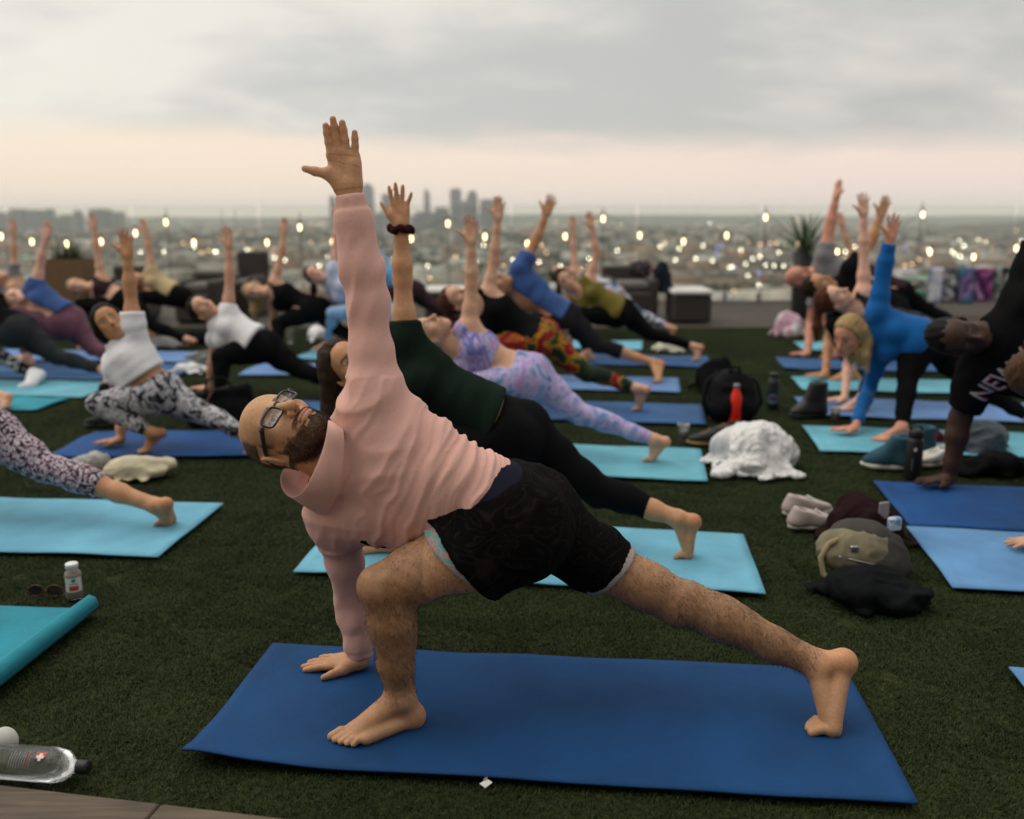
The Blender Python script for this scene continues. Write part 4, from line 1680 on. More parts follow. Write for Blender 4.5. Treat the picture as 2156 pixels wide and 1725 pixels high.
# street trees: dark clumps between the houses
oct_v = np.array([(1, 0, 0.5), (-1, 0, 0.45), (0, 1, 0.55), (0, -1, 0.5), (0, 0, 1.1), (0, 0, 0), (.7, .7, .8), (-.7, .7, .75), (.7, -.7, .8), (-.7, -.7, .7)])
oct_f = np.array([(4, 0, 6), (4, 6, 2), (4, 2, 7), (4, 7, 1), (4, 1, 9), (4, 9, 3), (4, 3, 8), (4, 8, 0), (5, 6, 0), (5, 2, 6), (5, 7, 2), (5, 1, 7), (5, 9, 1), (5, 3, 9), (5, 8, 3), (5, 0, 8)])
vs, fs, cs = [], [], []
N_T = 4200
d = 470 * np.exp(rng.random(N_T) ** 0.9 * math.log(8000 / 470))
xx = (rng.random(N_T) * 2 - 1) * d * 0.66
for i in range(N_T):
    r = rng.uniform(4, 9) * (1.0 if d[i] < 3000 else 1.8)
    P = oct_v * np.array([r, r, rng.uniform(7, 13) * (1.0 if d[i] < 3000 else 1.4)]) * rng.uniform(0.8, 1.2, (10, 1)) + np.array([xx[i], d[i], CITY_Z])
    vs.append(P)
    fs.append(oct_f + i * 10)
    cs.append(np.tile(np.array([0.030, 0.042, 0.020]) * rng.uniform(0.6, 1.6), (10, 1)))
ob = link_mesh('street_trees', np.concatenate(vs), np.concatenate(fs), city_mat('far_foliage', (0.6, 0.6, 0.6), (1.3, 1.3, 1.3), 0.2), None, False, np.concatenate(cs))
tag(ob, 'dark tree cover scattered through the far city', 'trees', kind='stuff')

# city lights
lt = {}
for key, col, st in (('warm', (1.0, 0.58, 0.26), 11.0), ('white', (1.0, 0.90, 0.66), 17.0), ('blue', (0.20, 0.24, 1.0), 5.0), ('red', (1.0, 0.22, 0.16), 5.0), ('green', (0.2, 1.0, 0.3), 4.0)):
    m, N, L, bs = new_mat('city_light_' + key)
    em = N.new('ShaderNodeEmission')
    em.inputs[0].default_value = (*col, 1)
    em.inputs[1].default_value = st
    L.new(em.outputs[0], N['Material Output'].inputs[0])
    lt[key] = m
LP = {'white': [(1422, 548), (1430, 524), (1465, 545), (1500, 549), (1560, 527), (1536, 563), (1542, 562), (1585, 545), (1600, 540), (1575, 580), (1612, 558), (1650, 560), (1690, 538), (1731, 526), (1780, 530), (1640, 532), (1660, 584), (1695, 580), (1720, 582), (1745, 584), (1570, 556),
               (1800, 520), (2005, 530), (2012, 536), (2022, 540), (2030, 518), (1955, 525), (2020, 506), (2060, 505), (2075, 510), (2150, 508), (1135, 552), (1240, 545), (1018, 517), (900, 560), (830, 545), (690, 542), (672, 560), (600, 548), (578, 543), (452, 530), (520, 526), (345, 530),
               (296, 531), (409, 520), (455, 530), (1080, 548), (1300, 528), (1390, 520), (1480, 518), (1340, 552), (1365, 556), (1180, 560), (1205, 552), (1495, 470), (1710, 585), (1630, 560), (1598, 600)],
      'warm': [(655, 470), (668, 471), (680, 471), (655, 510), (528, 527), (530, 541), (425, 532), (386, 512), (440, 528), (960, 540), (1002, 552), (1100, 540), (1140, 516), (1245, 518), (1255, 470), (1170, 466), (1310, 470), (1400, 512), (1518, 480), (1575, 510), (1600, 515), (1622, 512), (1730, 512),
               (1635, 512), (1780, 540), (1905, 560), (1920, 557), (1935, 545), (1990, 585), (1545, 612), (1524, 620), (1535, 640), (1240, 560), (1255, 565), (1225, 568), (1320, 560), (1060, 560), (905, 585), (740, 470), (1680, 463), (1697, 463), (2140, 486), (1015, 484), (1150, 532), (840, 470)],
      'red': [(192, 457), (378, 455), (590, 535), (575, 532), (1240, 455), (1700, 535), (1560, 535)],
      'blue': [(1511, 520), (1520, 516), (1548, 563), (1620, 522), (1508, 533), (1905, 520), (1600, 575)],
      'green': [(55, 540), (140, 545)]}
for key, lst in LP.items():
    mb = MB()
    for x, y in lst:
        yy = 85 / ((y - 452) / FPX) * 0.84 if y > 482 else 4200
        yy = min(max(yy, 500), 4200)
        p = at(x, y, yy)
        r = yy * (1.0 if key != 'warm' else 0.9) / FPX * (1.5 if y > 510 else 1.05)
        mb.lathe(p - V(0, 0, r), [(0, 0), (r * 0.8, r * 0.4), (r, r), (r * 0.8, r * 1.6), (0, 2 * r)], 8)
    o = mb.build('city_lights', lt[key], None, True)
    tag(o, {'white': 'scattered white street lights glowing across the dusky city', 'warm': 'amber lamps and lit windows dotted over the city', 'red': 'few red beacon lights in the distance', 'blue': 'small blue lights in the city below', 'green': 'green traffic lights beyond the left planter'}[key], 'lights', kind='stuff')

# ---------------- downtown towers
win_m, N, L, bs = new_mat('tower_curtain_wall')
oc = obj_coord(N)
br = N.new('ShaderNodeTexBrick')
mp = N.new('ShaderNodeMapping')
mp.inputs['Rotation'].default_value = (math.pi / 2, 0, 0)
L.new(oc, mp.inputs[0])
L.new(mp.outputs[0], br.inputs['Vector'])
br.inputs['Color1'].default_value = (0.10, 0.12, 0.14, 1)
br.inputs['Color2'].default_value = (0.16, 0.18, 0.19, 1)
br.inputs['Mortar'].default_value = (0.24, 0.24, 0.23, 1)
br.inputs['Scale'].default_value = 0.06
br.offset = 0.0
L.new(br.outputs[0], bs.inputs['Base Color'])
bs.inputs['Roughness'].default_value = 0.4


def tower(label, x0, x1, top, y, kind='flat', group='downtown towers', base=470):
    a, b = at(x0, base, y), at(x1, base, y)
    w = b[0] - a[0]
    zt = at((x0 + x1) / 2, top, y)[2]
    cx = (a[0] + b[0]) / 2
    h = zt - CITY_Z
    root = empty('tower', (cx, y, CITY_Z), label, 'tower', group)
    mb = MB()
    if kind == 'flat':
        mb.box((cx, y, CITY_Z + h / 2), (w, w * 0.9, h))
        MB().box((cx, y, zt + h * 0.012), (w * 0.6, w * 0.5, h * 0.024)).build('roof_plant', win_m, root)
    elif kind == 'crown':
        mb.box((cx, y, CITY_Z + h * 0.45), (w, w * 0.9, h * 0.9))
        MB().box((cx, y, CITY_Z + h * 0.93), (w * 0.72, w * 0.7, h * 0.06 - 1)).build('setback', win_m, root)
        MB().lathe((cx, y, CITY_Z + h * 0.96), [(w * 0.3, 0), (w * 0.3, h * 0.02), (w * 0.12, h * 0.04)], 12).build('crown', win_m, root)
    elif kind == 'spire':
        mb.box((cx, y, CITY_Z + h * 0.42), (w, w, h * 0.84))
        MB().add([(cx - w / 2, y - w / 2, CITY_Z + h * 0.84), (cx + w / 2, y - w / 2, CITY_Z + h * 0.84), (cx + w / 2, y + w / 2, CITY_Z + h * 0.84), (cx - w / 2, y + w / 2, CITY_Z + h * 0.84), (cx - w * .2, y, CITY_Z + h * 0.96)],
                 [(0, 1, 4), (1, 2, 4), (2, 3, 4), (3, 0, 4)]).build('sail_top', win_m, root)
        MB().tube([(cx - w * .2, y, CITY_Z + h * 0.95), (cx - w * .2, y, zt)], w * 0.03, 6).build('spire', win_m, root)
    elif kind == 'step':
        mb.box((cx, y, CITY_Z + h * 0.4), (w, w * 0.8, h * 0.8))
        MB().box((cx + w * 0.12, y, CITY_Z + h * 0.9), (w * 0.7, w * 0.6, h * 0.2 - 1)).build('setback', win_m, root)
    mb.build('shaft', win_m, root)
    return root


tower('slim hazy tower left of the pink cuff', 696, 708, 414, 5800, 'flat')
tower('tall hazy tower with crown just right of the pink cuff', 764, 788, 386, 5600, 'crown')
tower('hazy tower behind the scrunchie hand', 806, 828, 410, 5900, 'flat')
tower('slender tower with sail top and spire', 894, 906, 392, 5500, 'spire')
tower('broad flat topped tower, tallest of the central pair', 949, 972, 399, 5600, 'flat')
tower('tower with stepped top right of the flat topped one', 984, 1006, 401, 5700, 'crown')
tower('low wide slab tower behind the second raised hand', 1011, 1050, 421, 5500, 'flat')
tower('squat hazy block left of the spire tower base', 868, 900, 446, 5600, 'step')
tower('squat hazy block right of the spire tower', 908, 944, 437, 5700, 'step')
tower('small tower between the central pair and the slab', 972, 986, 424, 6000, 'flat')
tower('low block beside the scrunchie hand tower', 786, 808, 448, 6200, 'step')
tower('far left hazy block at the picture edge', -12, 14, 448, 5200, 'flat', 'left skyline blocks')
tower('wide hazy block with stepped roof, far left', 18, 54, 440, 5000, 'step', 'left skyline blocks')
tower('hazy block, second wide one from the left', 60, 92, 443, 5300, 'flat', 'left skyline blocks')
tower('narrow hazy tower left of the planter grass', 100, 116, 441, 5100, 'flat', 'left skyline blocks')
tower('hazy low slab above the planter grass', 122, 158, 452, 5400, 'step', 'left skyline blocks')
tower('pointed hazy tower right of the planter', 160, 174, 438, 5000, 'spire', 'left skyline blocks')
tower('wide hazy slab behind the plum crop top arm', 196, 232, 441, 5200, 'flat', 'left skyline blocks')
tower('stepped hazy slab right of the plum crop top arm', 234, 262, 446, 5200, 'step', 'left skyline blocks')
for x, t, lab in ((468, 440, 'thin mast on the skyline, left of a pair'), (496, 436, 'thin mast on the skyline, right of a pair')):
    p = at(x, 470, 5000)
    z = at(x, t, 5000)[2]
    mb = MB()
    mb.tube([(p[0], 5000, CITY_Z), (p[0], 5000, z)], [4.0, 1.5], 6)
    for k in range(3):
        mb.box((p[0], 5000, z - 25 - k * 30), (9, 2, 2))
    tag(mb.build('radio_mast', DARKM), lab, 'mast', 'skyline masts')

# wooded ridge on the right horizon, low hills along the rest
hm, N, L, bs = new_mat('hill_scrub')
oc = obj_coord(N)
n = noise_node(N, L, 0.01, 6.0, oc)
L.new(ramp(N, L, n.outputs[0], [(0.35, (0.030, 0.036, 0.022)), (0.65, (0.10, 0.10, 0.065))]), bs.inputs['Base Color'])
bs.inputs['Roughness'].default_value = 1.0


def ridge(name, x0, x1, y, depth, prof, seed):
    n = 90
    vs = []
    for j, (fy, fz) in enumerate(((0, 0), (0.35, 0.75), (0.5, 1.0), (0.7, 0.8), (1, 0))):
        for i in range(n + 1):
            t = i / n
            p = np.array([[t * 9.0, seed, j * 0.3]])
            h = prof(t) * (0.85 + 0.22 * vnoise(p, seed)[0] + 0.10 * vnoise(p * 4, seed + 1)[0])
            vs.append((x0 + (x1 - x0) * t, y + depth * fy, CITY_Z - 1 + h * fz))
    fs = [(j * (n + 1) + i, j * (n + 1) + i + 1, (j + 1) * (n + 1) + i + 1, (j + 1) * (n + 1) + i) for j in range(4) for i in range(n)]
    o = link_mesh(name, vs, fs, hm, None, True)
    o['kind'] = 'structure'


ridge('hills', 1300, 4800, 4300, 700, lambda t: 112 * sstep(np.array([t]), 0.0, 0.55)[0], 3)
ridge('hills', -8500, 8500, 11500, 1500, lambda t: 120, 5)

# ---------------------------------------------------------------- the dusk haze
hz_m = bpy.data.materials.new('haze')
hz_m.use_nodes = True
N, L = hz_m.node_tree.nodes, hz_m.node_tree.links
N.clear()
pv = N.new('ShaderNodeVolumePrincipled')
pv.inputs['Color'].default_value = (0.95, 0.96, 0.96, 1)
pv.inputs['Density'].default_value = 0.000065
pv.inputs['Anisotropy'].default_value = 0.1
ho = N.new('ShaderNodeOutputMaterial')
L.new(pv.outputs[0], ho.inputs['Volume'])
hz = MB().box((0, 6900, 140), (19000, 15300, 280)).build('haze', hz_m)
me = hz.data
zlo, zhi = CITY_Z - 2.0, 232.0
for v in me.vertices:
    v.co.z = zlo if v.co.z < 140 else zhi
hz['kind'] = 'stuff'
hz['label'] = 'thin pale evening haze over the city'
hz['category'] = 'haze'
hz_m.cycles.homogeneous_volume = True
# ================================================================ the man in front
def strands(name, roots, dirs, length, width, mat, parent, rng, curve=0.4):
    """short hairs as thin strips"""
    n = len(roots)
    L = length * (0.6 + 0.8 * rng.random(n))
    side = np.cross(dirs, rng.normal(size=(n, 3)))
    side /= np.linalg.norm(side, axis=1, keepdims=True) + 1e-9
    bend = rng.normal(size=(n, 3)) * curve
    d2 = dirs + bend
    d2 /= np.linalg.norm(d2, axis=1, keepdims=True)
    p0 = roots
    p1 = roots + dirs * (L * 0.5)[:, None]
    p2 = p1 + d2 * (L * 0.5)[:, None]
    w = side * width * 0.5
    vv = np.stack([p0 - w, p0 + w, p1 - w * 0.8, p1 + w * 0.8, p2 - w * 0.2, p2 + w * 0.2], 1).reshape(-1, 3)
    b = np.arange(n)[:, None] * 6
    f = np.concatenate([b + np.array([[0, 1, 3, 2]]), b + np.array([[2, 3, 5, 4]])])
    o = link_mesh(name, vv, f, mat, parent, True)
    o['kind'] = 'stuff'
    return o


def build_hero():
    J = {k: v.copy() for k, v in TEMPL.items()}
    s = 1.0
    J['HD'] = at(598, 912, 2.29)
    J['ER'] = at(742, 1268, 2.47)
    J['SR'] = at(708, 1092, 2.40)
    J['EL'] = at(774, 640, 2.31)
    J['SL'] = at(790, 842, 2.29)
    J['AL'] = on_ground(842, 1470, 0.088)
    J['BR'] = on_ground(1741, 1528, 0.022)
    J['WR'] = on_ground(760, 1388, 0.038)
    A = J['AL']
    heel = on_ground(868, 1508, 0.030)
    ball = on_ground(752, 1548, 0.022)
    fdir = nrm((ball - heel) * V(1, 1, 0))
    b = Body(J, s, female=False, face=(0.025, -0.56, 0.80), crown=(-0.93, 0.26, 0.20), build=1.1, arms=0.80, leg_r=0.88, hs=1.05, beard=0.001,
             hand_up=dict(d=V(-0.13, 0.0, 1.0), n=V(0.05, -1, 0.05), t=V(-1, 0, -0.1), spread=(0.3, 0.2, -0.6, -8), thumb=72, curl=0.03, fat=1.0),
             hand_dn=dict(d=V(-1, 0.10, -0.14), n=V(-0.12, 0, -1), t=V(0.0, -1, 0.05), spread=(4, 2, -2, -9), thumb=38, curl=0.02, fat=1.05),
             foot_l=dict(heel=heel, ball=ball, toe=nrm(fdir + V(-0.25, 0.05, 0)), lat=np.cross(fdir, V(0, 0, -1)) * -1.0),
             foot_r=dict(heel=at(1776, 1394, 2.17), ball=J['BR'], toe=V(-1, 0.02, 0.0), lat=V(-0.38, 0.92, 0.0)))
    if b.fl['lat'][1] > 0:
        b.fl['lat'] = -b.fl['lat']
    H = b.head
    groups = b.skin_groups()
    g0 = groups[0]
    # heavier calves and thighs, kneecap
    for sd in ('L', 'R'):
        Hp, K, An = J['H' + sd], J['K' + sd], J['A' + sd]
        kd = b.knee_dir(Hp, K, An, b.hip_f)
        if sd == 'L':
            g0.cone(K + (An - K) * 0.10 - kd * 0.026, K + (An - K) * 0.42 - kd * 0.022, 0.044, 0.040, 0.03)
            g0.ball(K + kd * 0.030, 0.030, 0.025)
        g0.cone(K + (An - K) * 0.45 - kd * 0.018, An - kd * 0.018, 0.028, 0.016, 0.03)
        if sd == 'L':
            g0.cone(Hp + (K - Hp) * 0.3 + kd * 0.03, Hp + (K - Hp) * 0.75 + kd * 0.022, 0.062, 0.045, 0.03)
    # head, hands and feet are meshed finer than the rest of the same surface
    v, q = sdf_mesh(groups, 0.0058, relax=1)
    fine = [(H(0.0, 0, -0.01), 0.175, 0.0025), (J['WL'] + nrm(V(-0.13, 0, 1)) * 0.09, 0.135, 0.0018), (J['WR'] + V(-0.09, 0.01, -0.015), 0.135, 0.0020),
            (A + V(-0.04, -0.01, -0.03), 0.165, 0.0028), ((b.fr['heel'] + J['BR']) / 2 + V(-0.02, 0, 0), 0.150, 0.0026)]
    v, q = refine(groups, v, q, fine)
    n = vnormals(v, q)
    # tendons and folds of the hand and foot
    base = np.array(lin(196, 151, 114))
    c = b.skin_color(v, base, lips=lin(176, 112, 98), brow=(0.030, 0.020, 0.014), iris=(0.05, 0.055, 0.05))
    hl = H.local(v)
    near = np.linalg.norm(hl, axis=1) < 0.2
    f_, l_, u_ = hl.T
    ja = 0.006 * vnoise(v * 160, 3) + 0.004 * vnoise(v * 60, 4)
    scalp = near & (u_ > -0.10) & ((f_ < -0.030 - (u_ - 0.02) * 0.40 + ja) | ((np.abs(l_) > 0.050 + 0.22 * np.maximum(u_ - 0.03, 0) + ja) & (f_ < 0.030 - 0.25 * u_ + ja) & (u_ > -0.01)))
    scalp &= ~((np.abs(l_) > 0.066) & (np.abs(f_ + 0.016) < 0.030) & (np.abs(u_ + 0.012) < 0.036))     # ears stay bare
    scalp &= u_ > -0.060 - 0.2 * (f_ + 0.06)
    burn = near & (f_ < 0.014 + ja) & (f_ > -0.02) & (u_ < 0.030) & (u_ > -0.05) & (np.abs(l_) > 0.045) & (np.abs(l_) < 0.0745)
    cheek = -0.024 - 0.50 * np.clip(f_, -0.02, 0.09) + 1.6 * ja
    beard = near & (u_ < cheek) & (f_ > -0.012) & (u_ > -0.132 + 0.5 * np.maximum(0.03 - f_, 0))
    beard |= near & (f_ > 0.07) & (u_ < -0.052) & (u_ > -0.066) & (np.abs(l_) < 0.036)
    lipz = near & ((l_ / 0.027) ** 2 + ((u_ + 0.0715) / 0.0115) ** 2 < 1) & (f_ > 0.07)
    under = near & ((np.abs(np.abs(l_) - 0.016) < 0.010)) & (u_ < -0.083) & (u_ > -0.094) & (f_ > 0.06)
    patch = near & (f_ > 0.06) & (u_ < -0.083) & (u_ > -0.090) & (np.abs(l_) < 0.024) & ~(np.abs(l_) < 0.007)
    beard &= ~lipz
    beard &= ~patch
    hair_c = np.array([0.030, 0.019, 0.012])
    ear = (np.abs(l_) > 0.069) & (np.abs(f_ + 0.014) < 0.032) & (np.abs(u_ + 0.012) < 0.042)
    sb = near * sstep(cheek - u_, -0.007, 0.017) * sstep(f_, -0.020, -0.004) * sstep(u_ + 0.132 - 0.5 * np.maximum(0.03 - f_, 0), -0.008, 0.010)
    sb = np.maximum(sb, 0.9 * near * (f_ > 0.07) * sstep(np.abs(u_ + 0.059), 0.0085, 0.005) * sstep(np.abs(l_), 0.040, 0.030))
    sb = np.maximum(sb, near * sstep(0.016 - f_, -0.004, 0.008) * sstep(f_, -0.03, -0.02) * sstep(0.035 - u_, -0.004, 0.008) * sstep(u_, -0.06, -0.045) * sstep(np.abs(l_), 0.042, 0.052))
    sb = sb * (~lipz) * (~patch) * (~ear)
    ss = np.maximum(sstep(-0.030 - (u_ - 0.02) * 0.40 - f_, -0.010, 0.016), sstep(np.abs(l_) - 0.050 - 0.22 * np.maximum(u_ - 0.03, 0), -0.008, 0.010) * sstep(0.030 - 0.25 * u_ - f_, -0.008, 0.010) * sstep(u_, -0.02, -0.005))
    ss = ss * near * sstep(u_ + 0.060 + 0.2 * (f_ + 0.06), -0.006, 0.008) * (~ear)
    m = np.maximum(0.84 * sb, 0.80 * ss)
    m = m * (0.88 + 0.12 * vnoise(v * 260, 9))
    m = np.clip(m, 0, 1)
    c = c * (1 - m[:, None]) + hair_c * m[:, None]
    # legs: darker for dense hair, deepened to paint in shade, paler soles; palm creases
    for K, An in ((J['KL'], J['AL']), (J['KR'], J['AR'])):
        t = ((v - K) @ (An - K)) / ((An - K) @ (An - K))
        dist = np.linalg.norm(v - K - np.clip(t, -1, 1)[:, None] * (An - K), axis=1)
        on = (dist < 0.12) * sstep(t, -0.9, 0.1) * sstep(t, 0.99, 0.80)
        hd = 0.66 * on * (0.75 + 0.25 * vnoise(v * 70, 11))
        c = c * (1 - hd[:, None]) + np.array([0.120, 0.062, 0.024]) * hd[:, None]
    W, hd_ = J['WL'], nrm(V(-0.13, 0.0, 1.0))
    q1 = (v - W) @ hd_
    q2 = (v - W) @ V(-1, 0, -0.13)
    nearh = np.linalg.norm(v - W, axis=1) < 0.14
    for (a0, sl, wd) in ((0.086, 0.20, 0.0016), (0.066, 0.35, 0.0014), (0.004, 0.0, 0.0018)):
        cr = nearh & (np.abs(q1 - a0 - sl * q2) < wd) & (np.abs(q2) < 0.036) & (n[:, 1] < -0.3)
        c[cr] *= np.array([0.80, 0.66, 0.60])
    base_pt = (J['AL'] + J['BR']) / 2
    root = empty('person', (base_pt[0], base_pt[1], 0), 'bald bearded man in pink hoodie and black shorts, lunging with one arm raised, in front', 'person', 'people on yoga mats')
    link_mesh('body', v, q, skin_mat('skin'), root, True, c)
    rng = np.random.default_rng(11)
    hm = plain('body_hair', (0.022, 0.014, 0.008), 0.6, var=0.3)
    # beard and scalp stubble
    pick = rng.choice(len(v), 11000, p=sb / sb.sum())
    down = -H.R[:, 2]
    dr = n[pick] * 0.75 + down * 0.55 + rng.normal(size=(len(pick), 3)) * 0.25
    dr /= np.linalg.norm(dr, axis=1, keepdims=True)
    strands('beard', v[pick] + rng.normal(size=(len(pick), 3)) * 0.0012, dr, 0.0055, 0.0007, hm, root, rng)
    pick = rng.choice(len(v), 6000, p=ss / ss.sum())
    dr = n[pick] + rng.normal(size=(len(pick), 3)) * 0.3
    dr /= np.linalg.norm(dr, axis=1, keepdims=True)
    strands('cropped_hair', v[pick], dr, 0.0035, 0.0006, hm, root, rng)
    # leg hair
    pr = np.zeros(len(v))
    for Hp, K, An in ((J['HL'], J['KL'], J['AL']), (J['HR'], J['KR'], J['AR'])):
        for a, e_, w, t_lo in ((Hp, K, 0.55, 0.45), (K, An, 1.0, 0.0)):
            t = ((v - a) @ (e_ - a)) / ((e_ - a) @ (e_ - a))
            dist = np.linalg.norm(v - a - np.clip(t, 0, 1)[:, None] * (e_ - a), axis=1)
            pr = np.maximum(pr, w * (dist < 0.13) * (t > t_lo) * (t < 0.98) * (0.55 + 0.45 * vnoise(v * 22, 21)))
    pr = np.clip(pr, 0, 1)
    vol = np.zeros(len(v))
    ar = np.linalg.norm(np.cross(v[q[:, 2]] - v[q[:, 0]], v[q[:, 3]] - v[q[:, 1]]), axis=1)
    for a_ in range(4):
        vol += np.bincount(q[:, a_], ar, len(v))
    pr = pr * vol
    pick = rng.choice(len(v), 12000, p=pr / pr.sum())
    dr = n[pick] * 0.22 + V(0.1, 0, -0.8) + rng.normal(size=(len(pick), 3)) * 0.35
    dr -= n[pick] * np.minimum((dr * n[pick]).sum(1) - 0.10, 0)[:, None]
    dr /= np.linalg.norm(dr, axis=1, keepdims=True)
    strands('leg_hair', v[pick], dr, 0.011, 0.0005, hm, root, rng, 0.3)

    # ---- hoodie
    pink = fabric('pink_jersey', lin(220, 173, 160), 0.05, 1100, 0.12, 0.95, 0.10)
    sp, P, N = b.spine, J['PV'], J['NK']
    L = np.linalg.norm(N - P)
    hem_p, hem_n = at(1072, 1004, 2.19), nrm(at(1072, 1004, 2.19) - at(1013, 954, 2.19))
    g = b.grp(['torso'], 0.015)
    g.ell(P + sp * L * 0.28, frame_cols(nrm(b.chest_l + b.hip_l), sp, nrm(b.chest_f + b.hip_f)), np.array([0.150, 0.16, 0.118]), 0.05)
    g.ell(P + sp * L * 0.50 + V(0, -0.01, -0.02), frame_cols(b.chest_l, sp, b.chest_f), np.array([0.168, 0.17, 0.120]), 0.05)
    g.cut(hem_p, hem_n)
    nd = nrm(H(-0.03, 0, -0.06) - N)
    g.cone(N - nd * 0.005, N + nd * 0.2, 0.066, 0.10, 0.012, 's')
    g.cut(N + nd * 0.045, nd)
    gs = [g]
    for sd in ('L', 'R'):
        S, E, W = J['S' + sd], J['E' + sd], J['W' + sd]
        a = Grp(0.05)
        a.chain([S, S + (E - S) * 0.5, E, E + (W - E) * 0.30, E + (W - E) * 0.74, W], ([0.060, 0.053, 0.0490, 0.049, 0.043, 0.039] if sd == 'L' else [0.060, 0.050, 0.042, 0.041, 0.037, 0.034]), 0.03)
        a.cone(P + sp * L * 0.80 + (S - N) * 0.35, S, 0.072, 0.063, 0.05)
        a.cut(W + (E - W) * 0.16, W - E)
        gs.append(a)
        cf = Grp(0.004)
        cf.cone(W + (E - W) * 0.30, W + (W - E) * 0.10, 0.042, 0.0355, 0.01)
        cf.cut(W + (W - E) * (-0.03), W - E)
        cf.cut(W + (E - W) * 0.26, E - W)
        gs.append(cf)
    # soft cowl collar that droops towards the ground: lofted loops from the neckline out to the rim
    def loop(pts, n=72):
        P_ = [at(*p) for p in pts]
        m = len(P_)
        out = []
        for i in range(n):
            t = i * m / n
            k = int(t)
            f = t - k
            p0, p1, p2, p3 = P_[(k - 1) % m], P_[k % m], P_[(k + 1) % m], P_[(k + 2) % m]
            out.append(0.5 * (2 * p1 + (p2 - p0) * f + (2 * p0 - 5 * p1 + 4 * p2 - p3) * f * f + (3 * p1 - p0 - 3 * p2 + p3) * f ** 3))
        return np.array(out)
    lb = loop([(722, 905, 2.20), (722, 975, 2.16), (708, 1045, 2.19), (678, 1085, 2.28), (648, 1055, 2.40), (655, 985, 2.46), (700, 915, 2.40)])
    lm = loop([(706, 898, 2.185), (698, 970, 2.150), (676, 1040, 2.175), (640, 1066, 2.27), (616, 1026, 2.37), (632, 970, 2.44), (690, 905, 2.39)])
    lr = loop([(692, 889, 2.185), (676, 955, 2.155), (640, 1030, 2.175), (606, 1046, 2.265), (590, 1003, 2.345), (622, 955, 2.42), (680, 898, 2.37)])
    lin_ = loop([(693, 892, 2.195), (682, 957, 2.17), (647, 1030, 2.19), (613, 1045, 2.272), (597, 1004, 2.345), (626, 957, 2.415), (681, 901, 2.365)])
    cm, nn_ = MB(), 72
    rings = []
    for t in np.linspace(0, 1, 7):
        q_ = (1 - t) ** 2 * lb + 2 * t * (1 - t) * (2 * lm - 0.5 * (lb + lr)) + t * t * lr
        ph = np.arange(nn_) / nn_ * 2 * math.pi
        q_ = q_ + (q_ - q_.mean(0)) * (0.05 * np.sin(ph * 5 + t * 4) * t * (1.3 - t))[:, None]
        rings.append(q_)
    rings.append(lr * 0.55 + lin_ * 0.45 + V(-0.003, -0.002, 0.0))
    rings.append(lin_)
    rings.append(lin_ * 0.5 + lb * 0.5 + (N - lb) * 0.12)
    vs_ = np.concatenate(rings)
    fs_ = [(j * nn_ + i, j * nn_ + (i + 1) % nn_, (j + 1) * nn_ + (i + 1) % nn_, (j + 1) * nn_ + i) for j in range(len(rings) - 1) for i in range(nn_)]
    cm.add(vs_, fs_)
    collar = cm.build('cowl_collar', pink, root, True)
    sd_ = collar.modifiers.new('smooth', 'SUBSURF')
    sd_.levels = sd_.render_levels = 2

    def hood_disp(vv, nn):
        t = (vv - P) @ sp / L
        w = (vv - P) @ b.chest_l
        d_ = (vv - P) @ b.chest_f
        onT = np.ones(len(vv))
        for sd in ('L', 'R'):
            S, E, W = J['S' + sd], J['E' + sd], J['W' + sd]
            for a, e in ((S, E), (E, W)):
                tt = np.clip(((vv - a) @ (e - a)) / ((e - a) @ (e - a)), 0, 1)
                dd = np.linalg.norm(vv - a - tt[:, None] * (e - a), axis=1)
                k = sstep(dd, 0.10, 0.075) * (tt > 0.25 if e is E else 1)
                onT *= 1 - k
        # creases round the trunk, gathering towards the belly side, denser near the waist
        warp = 0.020 * vnoise(np.stack([w * 9, t * 5, d_ * 5], 1), 31) + 0.012 * vnoise(np.stack([w * 22, t * 9, d_ * 9], 1), 32)
        tm = t * L + warp + 0.10 * w + 0.35 * np.maximum(-w, 0) * (t - 0.3)
        r1 = 2.2 * (1 - np.abs(vnoise(np.stack([tm * 24, w * 2.6, d_ * 2], 1), 33))) ** 4 - 0.4
        r2 = 2.2 * (1 - np.abs(vnoise(np.stack([tm * 52, w * 4.0, d_ * 3], 1), 34))) ** 4 - 0.4
        low = sstep(t, 1.05, 0.45)
        amp = onT * (0.0066 * low + 0.0024) * (0.08 + 0.92 * sstep(-((vv - hem_p) @ hem_n), 0.0, 0.035))
        disp = amp * (r1 * 0.62 + r2 * 0.36 * (0.35 + 0.65 * low)) - amp * 0.15
        # long folds from the shoulder down across the chest
        dg = (w + 0.55 * (t * L - 0.45))
        disp += onT * sstep(t, 0.50, 0.85) * 0.007 * (0.7 - 2 * np.abs(vnoise(np.stack([dg * 16, t * 3, d_ * 4], 1), 35)))
        # sleeves: oblique creases
        onS = 1 - onT
        for sd in ('L', 'R'):
            S, W = J['S' + sd], J['W' + sd]
            ax = nrm(W - S)
            z = (vv - S) @ ax
            x = (vv - S) @ nrm(np.cross(ax, V(0, 1, 0)))
            cuff = np.linalg.norm(W - S) - 0.09
            sl = onS * (z < cuff) * sstep(z, cuff, cuff - 0.03) * (1.0 if sd == 'L' else 0.55)
            nearw = np.exp(-((z - cuff) / 0.09) ** 2) + np.exp(-((z - 0.30) / 0.10) ** 2) * 0.8 + 0.35
            disp += sl * nearw * 0.0042 * (1 - 2 * np.abs(vnoise(np.stack([(z * 0.55 + 1.5 * x) * 15, (x - z) * 4, vv[:, 1] * 7], 1), 37)))
            disp += sl * 0.0012 * vnoise(np.stack([(z + 1.2 * x) * 34, x * 14, vv[:, 1] * 14], 1), 38)
